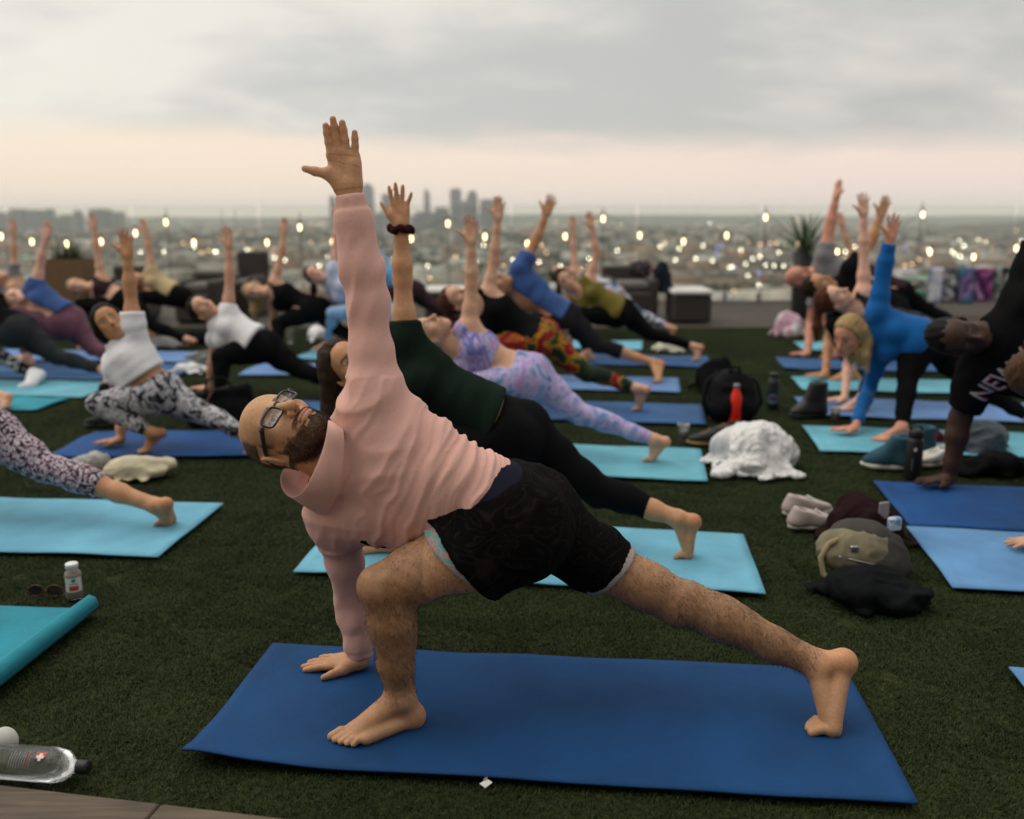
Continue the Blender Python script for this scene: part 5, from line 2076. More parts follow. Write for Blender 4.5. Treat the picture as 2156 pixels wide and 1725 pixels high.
            cu = onS * (z > cuff + 0.004)
            disp += cu * 0.0008 * np.sin(np.arctan2(x, vv[:, 1] - W[1]) * 40)
        return vv + nn * disp[:, None]
    hv, hq = sdf_mesh(gs, 0.0050, relax=1)
    hv = hood_disp(hv, vnormals(hv, hq))
    hv = lap(lap(hv, hq, 0.4), hq, 0.3)
    link_mesh('hoodie', hv, hq, pink, root, True)

    # ---- navy waistband and shorts
    band = b.grp(['torso', 'pelvis'], 0.012)
    bn = hem_n
    band.cut(hem_p - bn * 0.03, -bn)
    band.cut(hem_p + bn * 0.10, bn)
    bv, bq = sdf_mesh([band], 0.008)
    link_mesh('undershirt', bv, bq, fabric('navy_knit', lin(30, 32, 46), 0.1, 700, 0.2), root, True)

    m_, Nn, Ll, bs = new_mat('black_floral_shorts')
    oc = obj_coord(Nn)
    w1 = noise_node(Nn, Ll, 9.0, 1.0, oc, dist=2.0)
    wv = Nn.new('ShaderNodeMath')
    wv.operation = 'PINGPONG'
    mul = Nn.new('ShaderNodeMath')
    mul.operation = 'MULTIPLY'
    Ll.new(w1.outputs[0], mul.inputs[0])
    mul.inputs[1].default_value = 7.0
    Ll.new(mul.outputs[0], wv.inputs[0])
    wv.inputs[1].default_value = 0.5
    Ll.new(ramp(Nn, Ll, wv.outputs[0], [(0.0, lin(31, 28, 27)), (0.10, lin(22, 20, 19)), (0.24, lin(15, 14, 14)), (1, lin(14, 13, 13))]), bs.inputs['Base Color'])
    bs.inputs['Roughness'].default_value = 0.95
    bs.inputs['Specular IOR Level'].default_value = 0.05
    n3 = noise_node(Nn, Ll, 14.0, 3.0, oc, dist=0.8)
    bump(Nn, Ll, n3.outputs[0], 0.35, 0.02, bs)
    trim, Nn, Ll, bs = new_mat('teal_coral_trim')
    oc = obj_coord(Nn)
    w1 = noise_node(Nn, Ll, 20.0, 1.0, oc, dist=1.5)
    mul = Nn.new('ShaderNodeMath')
    mul.operation = 'MULTIPLY'
    Ll.new(w1.outputs[0], mul.inputs[0])
    mul.inputs[1].default_value = 7.0
    wv = Nn.new('ShaderNodeMath')
    wv.operation = 'PINGPONG'
    Ll.new(mul.outputs[0], wv.inputs[0])
    wv.inputs[1].default_value = 0.5
    Ll.new(ramp(Nn, Ll, wv.outputs[0], [(0.0, lin(206, 124, 116)), (0.16, lin(206, 124, 116)), (0.22, lin(96, 160, 158)), (1, lin(86, 148, 148))]), bs.inputs['Base Color'])
    bs.inputs['Roughness'].default_value = 0.8

    pel = b.grp(['pelvis', 'torso'], 0.018)
    pel.cut(at(1015, 1047, 2.17), nrm(at(1015 - 96, 1047 - 199, 2.17) - at(1015, 1047, 2.17)))
    sg, tg = [pel], []
    for sd, hp, hn in (('L', at(968, 1172, 2.16), nrm(at(820, 1275, 2.16) - at(968, 1172, 2.16))),
                       ('R', at(1257, 1232, 2.32), nrm(at(1362, 1317, 2.32) - at(1257, 1232, 2.32)))):
        Hp, K = J['H' + sd], J['K' + sd]
        a = b.grp(['th' + sd], 0.016 if sd == 'L' else 0.007, k=0.05)
        ax = K - Hp
        if sd == 'L':
            a.cone(Hp, Hp + ax * 0.85 + V(0.0, 0, -0.012), 0.108, 0.092, 0.03)
        else:
            a.cone(Hp, Hp + ax * 0.8 + V(0.0, 0, -0.016), 0.090, 0.070, 0.03)
        if sd == 'L':
            a.cone(Hp + V(0.0, 0, -0.02), Hp + ax * 0.42 + V(0.06, 0, -0.055), 0.10, 0.068, 0.03)
        a.cut(hp, hn)
        sg.append(a)
        tb = b.grp(['th' + sd], 0.010 if sd == 'L' else 0.004, k=0.05)
        if sd == 'L':
            tb.cone(Hp, Hp + ax * 0.85 + V(0, 0, -0.010), 0.102, 0.088, 0.03)
        else:
            tb.cone(Hp, Hp + ax * 0.8 + V(0, 0, -0.019), 0.091, 0.071, 0.03)
        tb.cut(hp + hn * (0.017 if sd == 'L' else 0.012), nrm(hn + V(0, 0, -0.25 if sd == 'L' else -0.05)))
        tb.cut(hp - hn * 0.03, -hn)
        tg.append((sd, tb))
    sv, sq = sdf_mesh(sg, 0.0068)

    def sdisp(vv, nn):
        t = (vv - P) @ nrm(V(1, 0, -0.4))
        d = 0.004 * vnoise(vv * 14, 41) + 0.003 * vnoise(np.stack([t * 38, vv[:, 1] * 8, vv[:, 2] * 8], 1), 42)
        return vv + nn * d[:, None]
    shorts = link_mesh('shorts', sdisp(sv, vnormals(sv, sq)), sq, m_, root, True)
    for sd, tb in tg:
        tv, tq = sdf_mesh([tb], 0.0045)
        link_mesh('hem_band', tv, tq, trim, shorts, True)

    # ---- glasses
    gl = bpy.data.objects.new('glasses', None)
    COL.objects.link(gl)
    gl.parent = root
    frame_m = plain('black_acetate', (0.010, 0.010, 0.012), 0.25, var=0.1, spec=0.6)
    lens_m, Nn, Ll, bs = new_mat('lens')
    mixs = Nn.new('ShaderNodeMixShader')
    tr = Nn.new('ShaderNodeBsdfTransparent')
    gs_ = Nn.new('ShaderNodeBsdfGlossy')
    gs_.inputs['Roughness'].default_value = 0.02
    fr = Nn.new('ShaderNodeFresnel')
    fr.inputs[0].default_value = 1.35
    Ll.new(fr.outputs[0], mixs.inputs[0])
    Ll.new(tr.outputs[0], mixs.inputs[1])
    Ll.new(gs_.outputs[0], mixs.inputs[2])
    Ll.new(mixs.outputs[0], Nn['Material Output'].inputs[0])
    for e in (1, -1):
        ring, rim = [], []
        for k in range(28):
            a = 2 * math.pi * k / 28
            ex = 4.0
            x = 0.0265 * np.sign(math.cos(a)) * abs(math.cos(a)) ** (2 / ex)
            z = 0.0185 * np.sign(math.sin(a)) * abs(math.sin(a)) ** (2 / ex)
            z += 0.0015 * (x / 0.0265)
            ring.append(H(0.1015 - 0.10 * abs(x * 0.9) * 0.35 - 0.012 * ((x + 0.0265) / 0.053) ** 2, e * (0.0345 + x), -0.004 + z))
        MB().tube(ring, 0.0033, 8, closed=True).build('rim', frame_m, gl, True)
        ctr = np.mean(ring, 0)
        lm = MB()
        lm.add([ctr] + ring, [(0, 1 + k, 1 + (k + 1) % 28) for k in range(28)])
        lm.build('lens', lens_m, gl, True)
        t0 = H(0.089, e * 0.0640, 0.006)
        pts = [t0, H(0.080, e * 0.0700, 0.006), H(0.03, e * 0.0780, 0.005), H(-0.012, e * 0.0800, 0.004), H(-0.030, e * 0.0800, -0.010), H(-0.038, e * 0.0790, -0.028)]
        MB().tube(pts, [0.0058, 0.0062, 0.0056, 0.0050, 0.0040, 0.0032], 8).build('temple_arm', frame_m, gl, True)
    MB().tube([H(0.1000, 0.0085, 0.004), H(0.1035, 0, 0.007), H(0.1000, -0.0085, 0.004)], 0.0030, 8).build('bridge', frame_m, gl, True)
    return b


HERO = build_hero()
# ================================================================ the class behind him
BLK = fabric('black_stretch', (0.0065, 0.0065, 0.007), 0.2, 600, 0.25, 0.85, 0.05)
BLK2 = fabric('black_cotton', (0.008, 0.008, 0.0085), 0.2, 600, 0.35, 0.95, 0.05)
CHAR = fabric('charcoal_jersey', (0.019, 0.018, 0.020), 0.2, 600, 0.25, 0.9)
DGREY = fabric('dark_grey_stretch', (0.030, 0.033, 0.036), 0.2, 600, 0.25, 0.9)
WHITE = fabric('white_cotton', (0.82, 0.81, 0.82), 0.05, 600, 0.3, 0.9)
DGREEN = fabric('dark_green_cotton', lin(26, 38, 31), 0.15, 600, 0.35, 0.9)
BLUE = fabric('blue_cotton', lin(60, 88, 142), 0.12, 600, 0.3, 0.9)
ROYAL = fabric('bright_blue_knit', lin(16, 92, 158), 0.12, 500, 0.35, 0.9)
OLIVE = fabric('olive_cotton', lin(112, 100, 40), 0.12, 600, 0.3, 0.9)
GREYT = fabric('grey_marl', lin(132, 128, 130), 0.12, 500, 0.3, 0.9)
MAUVE = fabric('mauve_stretch', lin(112, 74, 88), 0.12, 500, 0.3, 0.9)
MAROON = fabric('dark_plum_stretch', lin(58, 42, 48), 0.12, 500, 0.3, 0.9)
BEIGE = fabric('beige_knit', lin(190, 168, 128), 0.12, 500, 0.3, 0.9)
LILAC = fabric('pale_lilac_cotton', lin(196, 202, 226), 0.06, 500, 0.3, 0.9)
LBLUE = fabric('pale_blue_stretch', lin(150, 184, 222), 0.10, 500, 0.3, 0.9)
SKYB = fabric('sky_blue_cotton', lin(110, 168, 214), 0.10, 500, 0.3, 0.9)
LAV = print_fabric('lavender_marble_print', [(0.25, lin(70, 120, 170)), (0.38, lin(112, 110, 172)), (0.46, lin(160, 150, 196)), (0.52, lin(196, 184, 210)), (0.58, lin(150, 130, 190)), (0.66, lin(196, 150, 190)), (0.75, lin(96, 150, 184))], 9.0, 2.2, 3.0)
LAVL = print_fabric('lavender_shell_print', [(0.22, lin(40, 100, 140)), (0.36, lin(80, 140, 180)), (0.44, lin(150, 146, 196)), (0.52, lin(190, 180, 212)), (0.60, lin(160, 140, 198)), (0.68, lin(204, 160, 196)), (0.78, lin(60, 120, 170))], 8.0, 1.8, 3.0)
RASTA = print_fabric('red_yellow_green_print', [(0.30, lin(20, 34, 28)), (0.40, lin(40, 58, 28)), (0.46, lin(170, 130, 20)), (0.50, lin(140, 20, 28)), (0.58, lin(120, 14, 30)), (0.64, lin(190, 110, 20)), (0.72, lin(14, 50, 64))], 5.0, 1.2, 2.0)
FLORAL = print_fabric('black_white_floral', [(0.36, (0.012, 0.012, 0.014)), (0.44, (0.05, 0.05, 0.06)), (0.50, (0.40, 0.39, 0.42)), (0.58, (0.60, 0.58, 0.60)), (0.66, (0.10, 0.10, 0.12)), (0.74, (0.5, 0.48, 0.5))], 16.0, 1.6, 3.0)
SPECK = print_fabric('pink_black_white_speckle', [(0.34, (0.010, 0.010, 0.014)), (0.44, (0.020, 0.018, 0.026)), (0.50, lin(150, 110, 130)), (0.56, (0.56, 0.50, 0.54)), (0.64, (0.62, 0.58, 0.62)), (0.70, (0.03, 0.03, 0.04))], 72.0, 0.8, 3.0)
PINKP = print_fabric('white_pink_black_print', [(0.34, (0.02, 0.02, 0.03)), (0.44, lin(70, 110, 140)), (0.50, (0.62, 0.6, 0.66)), (0.58, (0.66, 0.64, 0.68)), (0.66, lin(206, 110, 150)), (0.74, (0.05, 0.05, 0.06))], 9.0, 1.5, 2.0)
STRIPE = print_fabric('black_white_stripe', [(0.42, (0.015, 0.015, 0.018)), (0.48, (0.5, 0.5, 0.52)), (0.54, (0.55, 0.55, 0.58)), (0.60, (0.02, 0.02, 0.024))], 14.0, 0.3, 1.0, sq=(1.6, 0.2, 1.6))
H_BLACK = hair_mat('hair_black', (0.006, 0.005, 0.0045))
H_BROWN = hair_mat('hair_dark_brown', (0.030, 0.016, 0.009))
H_RED = hair_mat('hair_auburn', (0.085, 0.028, 0.014))
H_BLOND = hair_mat('hair_blond', (0.36, 0.24, 0.11))
H_DBLOND = hair_mat('hair_dark_blond', (0.20, 0.125, 0.06))


def crowd(label, y0, s, px, skin, top=None, bottom=None, hair=None, vox=0.009, depth=None, extra=None, **kw):
    J = resolve(px, y0, s, depth)
    b = Body(J, s, **kw)
    cl = []
    if bottom:
        nm, mat, opt = bottom
        cl.append((nm, mat, bottom_groups(b, **opt), folds(b, 0.0025, 22, 3)))
    if top:
        nm, mat, opt = top
        cl.append((nm, mat, top_groups(b, **opt), folds(b, opt.get('infl', 0.01) * 0.5, 15, 5)))
    for e in (extra(b) if extra else []):
        cl.append(e)
    hr = (hair[0], hair_groups(b, **hair[1])) if hair else None
    root = add_person(label, b, vox, skin, cl, hr)
    return b, root


TEE = dict(hem=0.06, sleeve=0.5, infl=0.012, neck=0.005, loose=0.010)
TANK = dict(hem=0.08, sleeve=None, infl=0.008, neck=-0.03, strap=True)
CROP = dict(hem=0.40, sleeve=None, infl=0.007, neck=-0.03, strap=True)
TIGHT = dict(leg=0.90, waist=0.20)
CAPRI = dict(leg=0.50, waist=0.20)

# ---------------- middle column
b, r = crowd('woman in dark green top and black capris, scrunchie round the wrist of her raised arm', 3.45, 0.97,
      dict(PV=(1085, 905), HL=(1062, 935), HR=(1105, 915), NK=(795, 775), SL=(852, 715), SR=(800, 840), EL=(848, 590), WL=(844, 476), HD=(733, 772),
           KR=(1262, 1035), AR=(1428, 1092), BR=(1447, 1166, 'g'), KL=(815, 960), AL=(800, 1125, 'g'), WR=(770, 1115, 'g')),
      'gold', ('top', DGREEN, dict(hem=0.17, sleeve=0.30, infl=0.014, neck=-0.005, loose=0.012)), ('leggings', BLK, dict(leg=0.62, waist=0.16, infl=0.007)),
      (H_BROWN, dict(kind='long', length=0.26, fall=(-0.12, 0, -1))), 0.0068, face=(0.35, -0.75, 0.55), crown=(-0.75, 0.1, 0.6), build=1.0,
      hand_up=dict(d=V(-0.03, 0, 1), spread=(8, 2, -6, -24), thumb=34, curl=0.06, fat=1.0))
sc = MB()
W, ax = b.J['WL'], nrm(b.J['WL'] - b.J['EL'])
ux = nrm(np.cross(ax, V(0, 1, 0)))
uy = np.cross(ax, ux)
ring = [W - ax * 0.012 + ux * math.cos(a) * 0.038 + uy * math.sin(a) * 0.036 + ax * 0.006 * math.sin(a * 5) for a in np.linspace(0, 2 * math.pi, 25)[:-1]]
sc.tube(ring, [0.014 + 0.003 * math.sin(k * 2.1) for k in range(24)], 10, closed=True)
sc.build('scrunchie', fabric('plum_scrunchie', lin(52, 24, 30), 0.2, 300, 0.5), r, True)

crowd('woman in lavender marbled crop top and matching tights, looking up', 4.85, 0.95,
      dict(PV=(1108, 790), HL=(1096, 812), HR=(1124, 795), NK=(946, 722), SL=(988, 690), SR=(955, 765), EL=(993, 600), WL=(992, 512), HD=(905, 703),
           KR=(1222, 872), AR=(1378, 926), BR=(1372, 966, 'g'), KL=(990, 812), WR=(925, 915, 'g'), AL=(985, 960, 'g')),
      'light', ('crop_top', LAV, dict(hem=0.44, sleeve=None, infl=0.008, neck=-0.03, strap=True)), ('tights', LAVL, dict(leg=0.95, waist=0.22, infl=0.006)),
      (H_DBLOND, dict(kind='back', off=0.007)), 0.0085, face=(-0.05, -0.42, 0.9), crown=(-0.93, 0.1, -0.22))

crowd('auburn haired woman in black tank top and red, yellow and green patterned tights', 6.15, 0.97,
      dict(PV=(1135, 708), HL=(1122, 728), HR=(1148, 712), NK=(1000, 634), SL=(1028, 618), SR=(1012, 680), EL=(1040, 548), WL=(1048, 461), HD=(962, 632),
           KR=(1235, 785), AR=(1343, 818), BR=(1345, 860, 'g')),
      'light', ('tank_top', BLK2, TANK), ('tights', RASTA, TIGHT), (H_RED, dict(kind='tail', length=0.2)), 0.0095,
      face=(0.15, -0.62, 0.75), crown=(-0.9, 0.1, 0.25))

crowd('person in blue t-shirt and charcoal leggings, arm raised towards the right', 7.4, 1.0,
      dict(PV=(1186, 668), HL=(1176, 684), HR=(1198, 672), NK=(1078, 592), SL=(1096, 566), SR=(1080, 630), EL=(1126, 512), WL=(1149, 452), HD=(1050, 603),
           KR=(1262, 728), AR=(1376, 764), BR=(1386, 803, 'g')),
      'tan', ('t_shirt', BLUE, dict(hem=0.04, sleeve=0.62, infl=0.016, neck=0.005, loose=0.02)), ('leggings', CHAR, dict(leg=0.42, waist=0.2, infl=0.008)),
      (H_BROWN, dict(kind='short')), 0.0105, female=False, face=(-0.2, -0.5, 0.8), crown=(-0.9, 0.1, 0.15), build=0.95, hand_up=dict(spread=(10, 2, -8, -18)))

crowd('woman with hair bun in olive tank top and black leggings, facing the camera', 8.4, 0.96,
      dict(PV=(1306, 655), HL=(1296, 668), HR=(1316, 658), NK=(1213, 610), SL=(1240, 590), SR=(1215, 642), EL=(1256, 533), WL=(1246, 478), HD=(1190, 590),
           KR=(1370, 704), AR=(1462, 730), BR=(1467, 757, 'g')),
      'light', ('tank_top', OLIVE, dict(hem=0.04, sleeve=None, infl=0.014, neck=-0.02, strap=True, loose=0.016)), ('leggings', BLK, TIGHT),
      (H_BROWN, dict(kind='bun')), 0.0115, face=(0.1, -0.97, 0.1), crown=(-0.62, 0.0, 0.78))

crowd('woman in white, pink and black print tights behind the olive tank top woman', 10.2, 0.95,
      dict(PV=(1290, 615), NK=(1206, 586), SL=(1211, 574), SR=(1202, 610), EL=(1208, 526), WL=(1207, 483), HD=(1180, 577), KR=(1348, 664), AR=(1410, 690), BR=(1416, 704, 'g')),
      'light', ('top', PINKP, TANK), ('tights', PINKP, TIGHT), (H_BROWN, dict(kind='tail', length=0.2)), 0.0125)

crowd('woman in pale lilac top and pale blue tights, face beside the pink sleeve', 8.9, 0.96,
      dict(PV=(790, 640), HL=(778, 655), HR=(802, 645), NK=(692, 592), SL=(704, 568), SR=(706, 620), EL=(707, 507), WL=(711, 455), HD=(664, 580),
           KL=(700, 660), AL=(690, 722, 'g'), KR=(850, 680), AR=(930, 712), BR=(936, 738, 'g')),
      'fair', ('top', LILAC, dict(hem=0.1, sleeve=0.3, infl=0.012, neck=-0.005, loose=0.012)), ('tights', LBLUE, TIGHT), (H_BROWN, dict(kind='tail', length=0.2)), 0.0115,
      face=(0.1, -0.85, 0.5), crown=(-0.75, 0.1, 0.5))

crowd('person in sky blue shirt and dark leggings between the two big raised arms', 9.9, 0.97,
      dict(PV=(868, 610), NK=(785, 572), SL=(800, 552), SR=(785, 600), EL=(780, 505), WL=(768, 455), HD=(762, 568), KR=(925, 652), AR=(1000, 690), BR=(1008, 706, 'g')),
      'light', ('shirt', SKYB, dict(hem=0.15, sleeve=0.5, infl=0.014, loose=0.012)), ('leggings', MAROON, TIGHT), (H_BLACK, dict(kind='short')), 0.0125)

# ---------------- left column
J1A = on_ground(322, 925, 0.10)
crowd('woman with black bob in white crop top and black and white floral tights', 5.05, 0.95,
      dict(PV=(322, 822), HL=(312, 838), HR=(342, 828), NK=(250, 728), SL=(281, 690), SR=(243, 765), EL=(274, 612), WL=(268, 540), HD=(230, 680),
           KL=(207, 852), AL=(322, 912), KR=(432, 872), AR=(520, 918), BR=(535, 950, 'g'), ER=(248, 850), WR=(256, 926, 'g')),
      'tan', ('crop_top', WHITE, dict(hem=0.30, sleeve=0.42, infl=0.016, neck=-0.005, loose=0.022)), ('tights', FLORAL, dict(leg=0.88, waist=0.18)),
      (H_BLACK, dict(kind='bob')), 0.0085, face=(0.35, -0.85, 0.35), crown=(-0.55, 0.1, 0.8), hs=0.92,
      foot_l=dict(heel=at(340, 912, 4.96), ball=on_ground(306, 950, 0.022), toe=V(-1, -0.3, 0.0)), hand_dn=dict(d=V(-1, -0.2, -0.05)))

crowd('woman in white t-shirt and black leggings, front knee over black tote bag', 6.55, 0.95,
      dict(PV=(548, 728), HL=(532, 738), HR=(566, 735), NK=(454, 678), SL=(480, 660), SR=(458, 712), EL=(484, 588), WL=(481, 520), HD=(428, 652),
           KL=(464, 752), AL=(464, 828, 'g'), KR=(640, 782), AR=(725, 818), BR=(735, 845, 'g')),
      'light', ('t_shirt', WHITE, dict(hem=0.14, sleeve=0.28, infl=0.014, neck=0.0, loose=0.018)), ('leggings', BLK, TIGHT),
      (H_BLACK, dict(kind='back')), 0.0095, face=(0.25, -0.68, 0.65), crown=(-0.85, 0.1, 0.4))

crowd('blond woman all in black, hair hanging down, beside the wicker chairs', 8.85, 0.97,
      dict(PV=(662, 650), HL=(650, 660), HR=(678, 655), NK=(566, 612), SL=(578, 596), SR=(578, 640), EL=(594, 530), WL=(598, 490), HD=(537, 614),
           KL=(584, 682), AL=(586, 733, 'g'), KR=(712, 694), AR=(770, 722), BR=(778, 740, 'g')),
      'light', ('tank_top', BLK2, TANK), ('leggings', BLK, TIGHT), (H_BLOND, dict(kind='long', length=0.26)), 0.0115, face=(0.1, -0.97, 0.15), crown=(-0.93, 0.1, 0.2))

crowd('blond woman in plum crop top and black leggings, pale ponytail falling to the turf', 9.2, 0.95,
      dict(PV=(262, 632), HL=(252, 642), HR=(274, 636), NK=(196, 604), SL=(214, 586), SR=(204, 628), EL=(204, 524), WL=(198, 480), HD=(166, 604),
           KR=(326, 688), AR=(398, 716), BR=(402, 727, 'g')),
      'light', ('crop_top', MAROON, dict(hem=0.45, sleeve=None, infl=0.010, neck=-0.02, strap=True)), ('leggings', BLK, TIGHT), (H_BLOND, dict(kind='tail', length=0.34)), 0.0115,
      face=(0.1, -0.95, 0.3), crown=(-0.9, 0.1, 0.2))

crowd('person in beige long top and black leggings behind the black bob woman\'s arm', 10.1, 0.96,
      dict(PV=(374, 622), NK=(304, 588), SL=(320, 574), SR=(308, 606), EL=(314, 525), WL=(306, 488), HD=(286, 590), KR=(438, 662), AR=(500, 692), BR=(505, 704, 'g')),
      'light', ('top', BEIGE, dict(hem=0.1, sleeve=0.3, infl=0.014, loose=0.014)), ('leggings', BLK, TIGHT), (H_RED, dict(kind='short')), 0.0125)

crowd('woman in blue t-shirt and mauve tights at the left', 8.1, 1.0,
      dict(PV=(140, 672), HL=(128, 690), HR=(154, 680), NK=(62, 620), SL=(76, 604), SR=(72, 655), EL=(86, 548), WL=(97, 502), HD=(40, 630),
           KR=(196, 734), AR=(262, 764), BR=(268, 776, 'g')),
      'fair', ('t_shirt', BLUE, dict(hem=0.08, sleeve=0.3, infl=0.014, loose=0.014)), ('tights', MAUVE, TIGHT), (H_BLOND, dict(kind='bun')), 0.0115, build=1.08,
      face=(-0.2, -0.7, 0.6), crown=(-0.8, 0.1, 0.5))

crowd('person in dark grey leggings and black top at the left picture edge', 7.3, 1.0,
      dict(PV=(36, 690), HL=(28, 705), HR=(50, 698), NK=(-62, 640), SL=(-40, 615), SR=(-50, 680), HD=(-95, 640), KR=(122, 752), AR=(222, 780), BR=(228, 806, 'g')),
      'light', ('top', BLK2, TANK), ('leggings', DGREY, TIGHT), (H_BROWN, dict(kind='tail', length=0.2)), 0.0115, build=1.05)

crowd('person in grey shirt at the far left edge, arm up before the planter', 10.0, 0.97,
      dict(PV=(72, 640), NK=(14, 596), SL=(30, 580), SR=(10, 615), EL=(29, 530), WL=(28, 488), HD=(0, 588), KR=(130, 672), AR=(190, 702), BR=(195, 712, 'g')),
      'light', ('shirt', GREYT, TEE), ('leggings', BLK, TIGHT), (H_BLOND, dict(kind='short')), 0.0125)


def sneaker_sock(b):
    J, s = b.J, b.s
    sock = b.grp(['cfR'], 0.006)
    sock.cut(J['KR'] + (J['AR'] - J['KR']) * 0.72, J['KR'] - J['AR'])
    shoe = Grp(0.02)
    foot_prims(shoe, J['AR'], b.fr['heel'], b.fr['ball'], b.fr['toe'], b.fr['lat'], s, infl=0.012)
    return [('sock', BLK, [sock]), ('shoe', WHITE, [shoe])]


crowd('leg in striped tights, black sock and white shoe at the left edge', 7.25, 0.98,
      dict(PV=(-150, 690), KR=(-28, 740), AR=(70, 786), BR=(62, 812, 'g')),
      'light', ('top', BLK2, TANK), ('tights', STRIPE, dict(leg=0.9, waist=0.2)), (H_BROWN, dict(kind='short')), 0.0115, extra=sneaker_sock)

crowd('leg in speckled capri tights reaching in from the left, bare foot on light aqua mat', 3.80, 0.97,
      dict(PV=(-110, 845), HL=(-120, 880), HR=(-75, 868), KR=(96, 985), AR=(326, 1064), BR=(356, 1098, 'g')),
      'tan', ('top', BLK2, TANK), ('tights', SPECK, dict(leg=0.52, waist=0.2, infl=0.008)), (H_BROWN, dict(kind='tail', length=0.2)), 0.0085, build=1.12,
      foot_r=dict(heel=at(349, 1062, 3.66)))

crowd('bare heel at the left edge above a teal mat corner', 6.3, 0.96,
      dict(PV=(-215, 740), KR=(-110, 800), AR=(2, 834), BR=(12, 858, 'g')),
      'light', ('top', GREYT, TANK), ('leggings', BLK, dict(leg=0.7, waist=0.2)), (H_BROWN, dict(kind='short')), 0.0125)

crowd('bare toes just entering at the left edge on the rolled teal mat', 2.85, 0.96,
      dict(PV=(-780, 930), BR=(-52, 1318, 'g'), AR=(-80, 1240), KR=(-370, 1120)),
      'light', ('top', BLUE, TANK), ('leggings', BLK, dict(leg=0.7, waist=0.2)), (H_BROWN, dict(kind='short')), 0.0125, foot_r=dict(toe=V(1, -0.1, 0)))

# ---------------- right column
b, r = crowd('man with dark skin in black t-shirt with red and white lettering, at the right edge', 4.12, 1.03,
      dict(PV=(2345, 838), HL=(2330, 870), HR=(2370, 850), NK=(2086, 706), SL=(2158, 632), SR=(2066, 772), EL=(2200, 480), WL=(2215, 340), HD=(2012, 708),
           ER=(2022, 880), WR=(1998, 1008, 'g'), KL=(2262, 960), AL=(2310, 1085, 'g'), KR=(2520, 960)),
      'dark', ('t_shirt', BLK2, dict(hem=0.02, sleeve=0.80, infl=0.020, neck=0.01, loose=0.03)), ('shorts', BLK, dict(knee_cut=0.8, waist=0.15, infl=0.015)),
      (H_BLACK, dict(kind='short', off=0.004)), 0.0085, female=False, face=(0.15, -0.95, 0.1), crown=(-0.95, -0.1, 0.15), build=1.12, bust=0,
      hand_dn=dict(d=V(-1, -0.12, -0.05)))
NY = (b, r)

crowd('blond woman in bright blue long sleeved top and black leggings, hair falling forward', 5.55, 0.97,
      dict(PV=(1948, 716), HL=(1930, 738), HR=(1964, 722), NK=(1838, 700), SL=(1848, 660), SR=(1850, 748), EL=(1861, 570), WL=(1874, 504), HD=(1786, 706),
           ER=(1830, 820), WR=(1800, 902, 'g'), KL=(1912, 795), AL=(1898, 902, 'g'), KR=(2060, 815), AR=(2170, 880), BR=(2180, 912, 'g')),
      'red', ('long_sleeved_top', ROYAL, dict(hem=0.10, sleeve=1.86, infl=0.013, neck=0.005, loose=0.016)), ('leggings', BLK, TIGHT),
      (H_BLOND, dict(kind='long', length=0.24, off=0.014, fall=(0.22, -0.1, -1))), 0.0085, face=(-0.72, -0.60, -0.30), crown=(-0.30, -0.35, 0.88),
      hand_up=dict(d=V(0.12, 0, 1), spread=(14, 2, -8, -20), thumb=55))

crowd('pale woman with auburn hair looking up, strappy top, upright pale arm', 6.4, 0.97,
      dict(PV=(1905, 690), HL=(1890, 705), HR=(1920, 695), NK=(1793, 648), SL=(1818, 618), SR=(1800, 678), EL=(1819, 528), WL=(1818, 452), HD=(1755, 630),
           ER=(1785, 770), WR=(1778, 840, 'g'), KL=(1850, 750), AL=(1812, 842, 'g'), KR=(2010, 770), AR=(2100, 815), BR=(2108, 840, 'g')),
      'fair', ('strappy_top', DGREY, TANK), ('leggings', DGREY, TIGHT), (H_RED, dict(kind='tail', length=0.22)), 0.0095, face=(0.22, -0.6, 0.75), crown=(-0.88, 0.1, 0.25),
      hand_up=dict(spread=(12, 3, -6, -16)))

crowd('tanned man in black t-shirt, face turned up behind the auburn woman', 7.4, 1.0,
      dict(PV=(1872, 650), HL=(1860, 665), HR=(1885, 655), NK=(1758, 605), SL=(1792, 568), SR=(1765, 640), EL=(1834, 508), WL=(1853, 456), HD=(1722, 602),
           ER=(1745, 715), WR=(1738, 788, 'g'), KR=(1970, 720), AR=(2050, 760), BR=(2058, 795, 'g')),
      'tan', ('t_shirt', BLK2, TEE), ('leggings', BLK, TIGHT), (H_BROWN, dict(kind='short')), 0.0105, female=False, face=(0.2, -0.6, 0.75), crown=(-0.9, 0.1, 0.2), build=0.98)

crowd('bald man in grey t-shirt, red faced, left of the right hand group', 8.6, 1.02,
      dict(PV=(1838, 620), HL=(1826, 634), HR=(1850, 626), NK=(1718, 572), SL=(1735, 540), SR=(1722, 610), EL=(1746, 482), WL=(1760, 418), HD=(1680, 583),
           ER=(1708, 680), WR=(1700, 744, 'g'), KR=(1920, 680), AR=(1990, 715), BR=(1996, 745, 'g')),
      'red', ('t_shirt', GREYT, TEE), ('shorts', BLK, dict(knee_cut=0.85, waist=0.15, infl=0.012)), None, 0.0105, female=False, face=(0.25, -0.6, 0.75), crown=(-0.9, 0.1, 0.0), build=1.1, bust=0,
      hand_up=dict(n=V(-0.9, -0.4, 0), t=V(0.3, -1, 0), spread=(3, 1, -3, -8)))

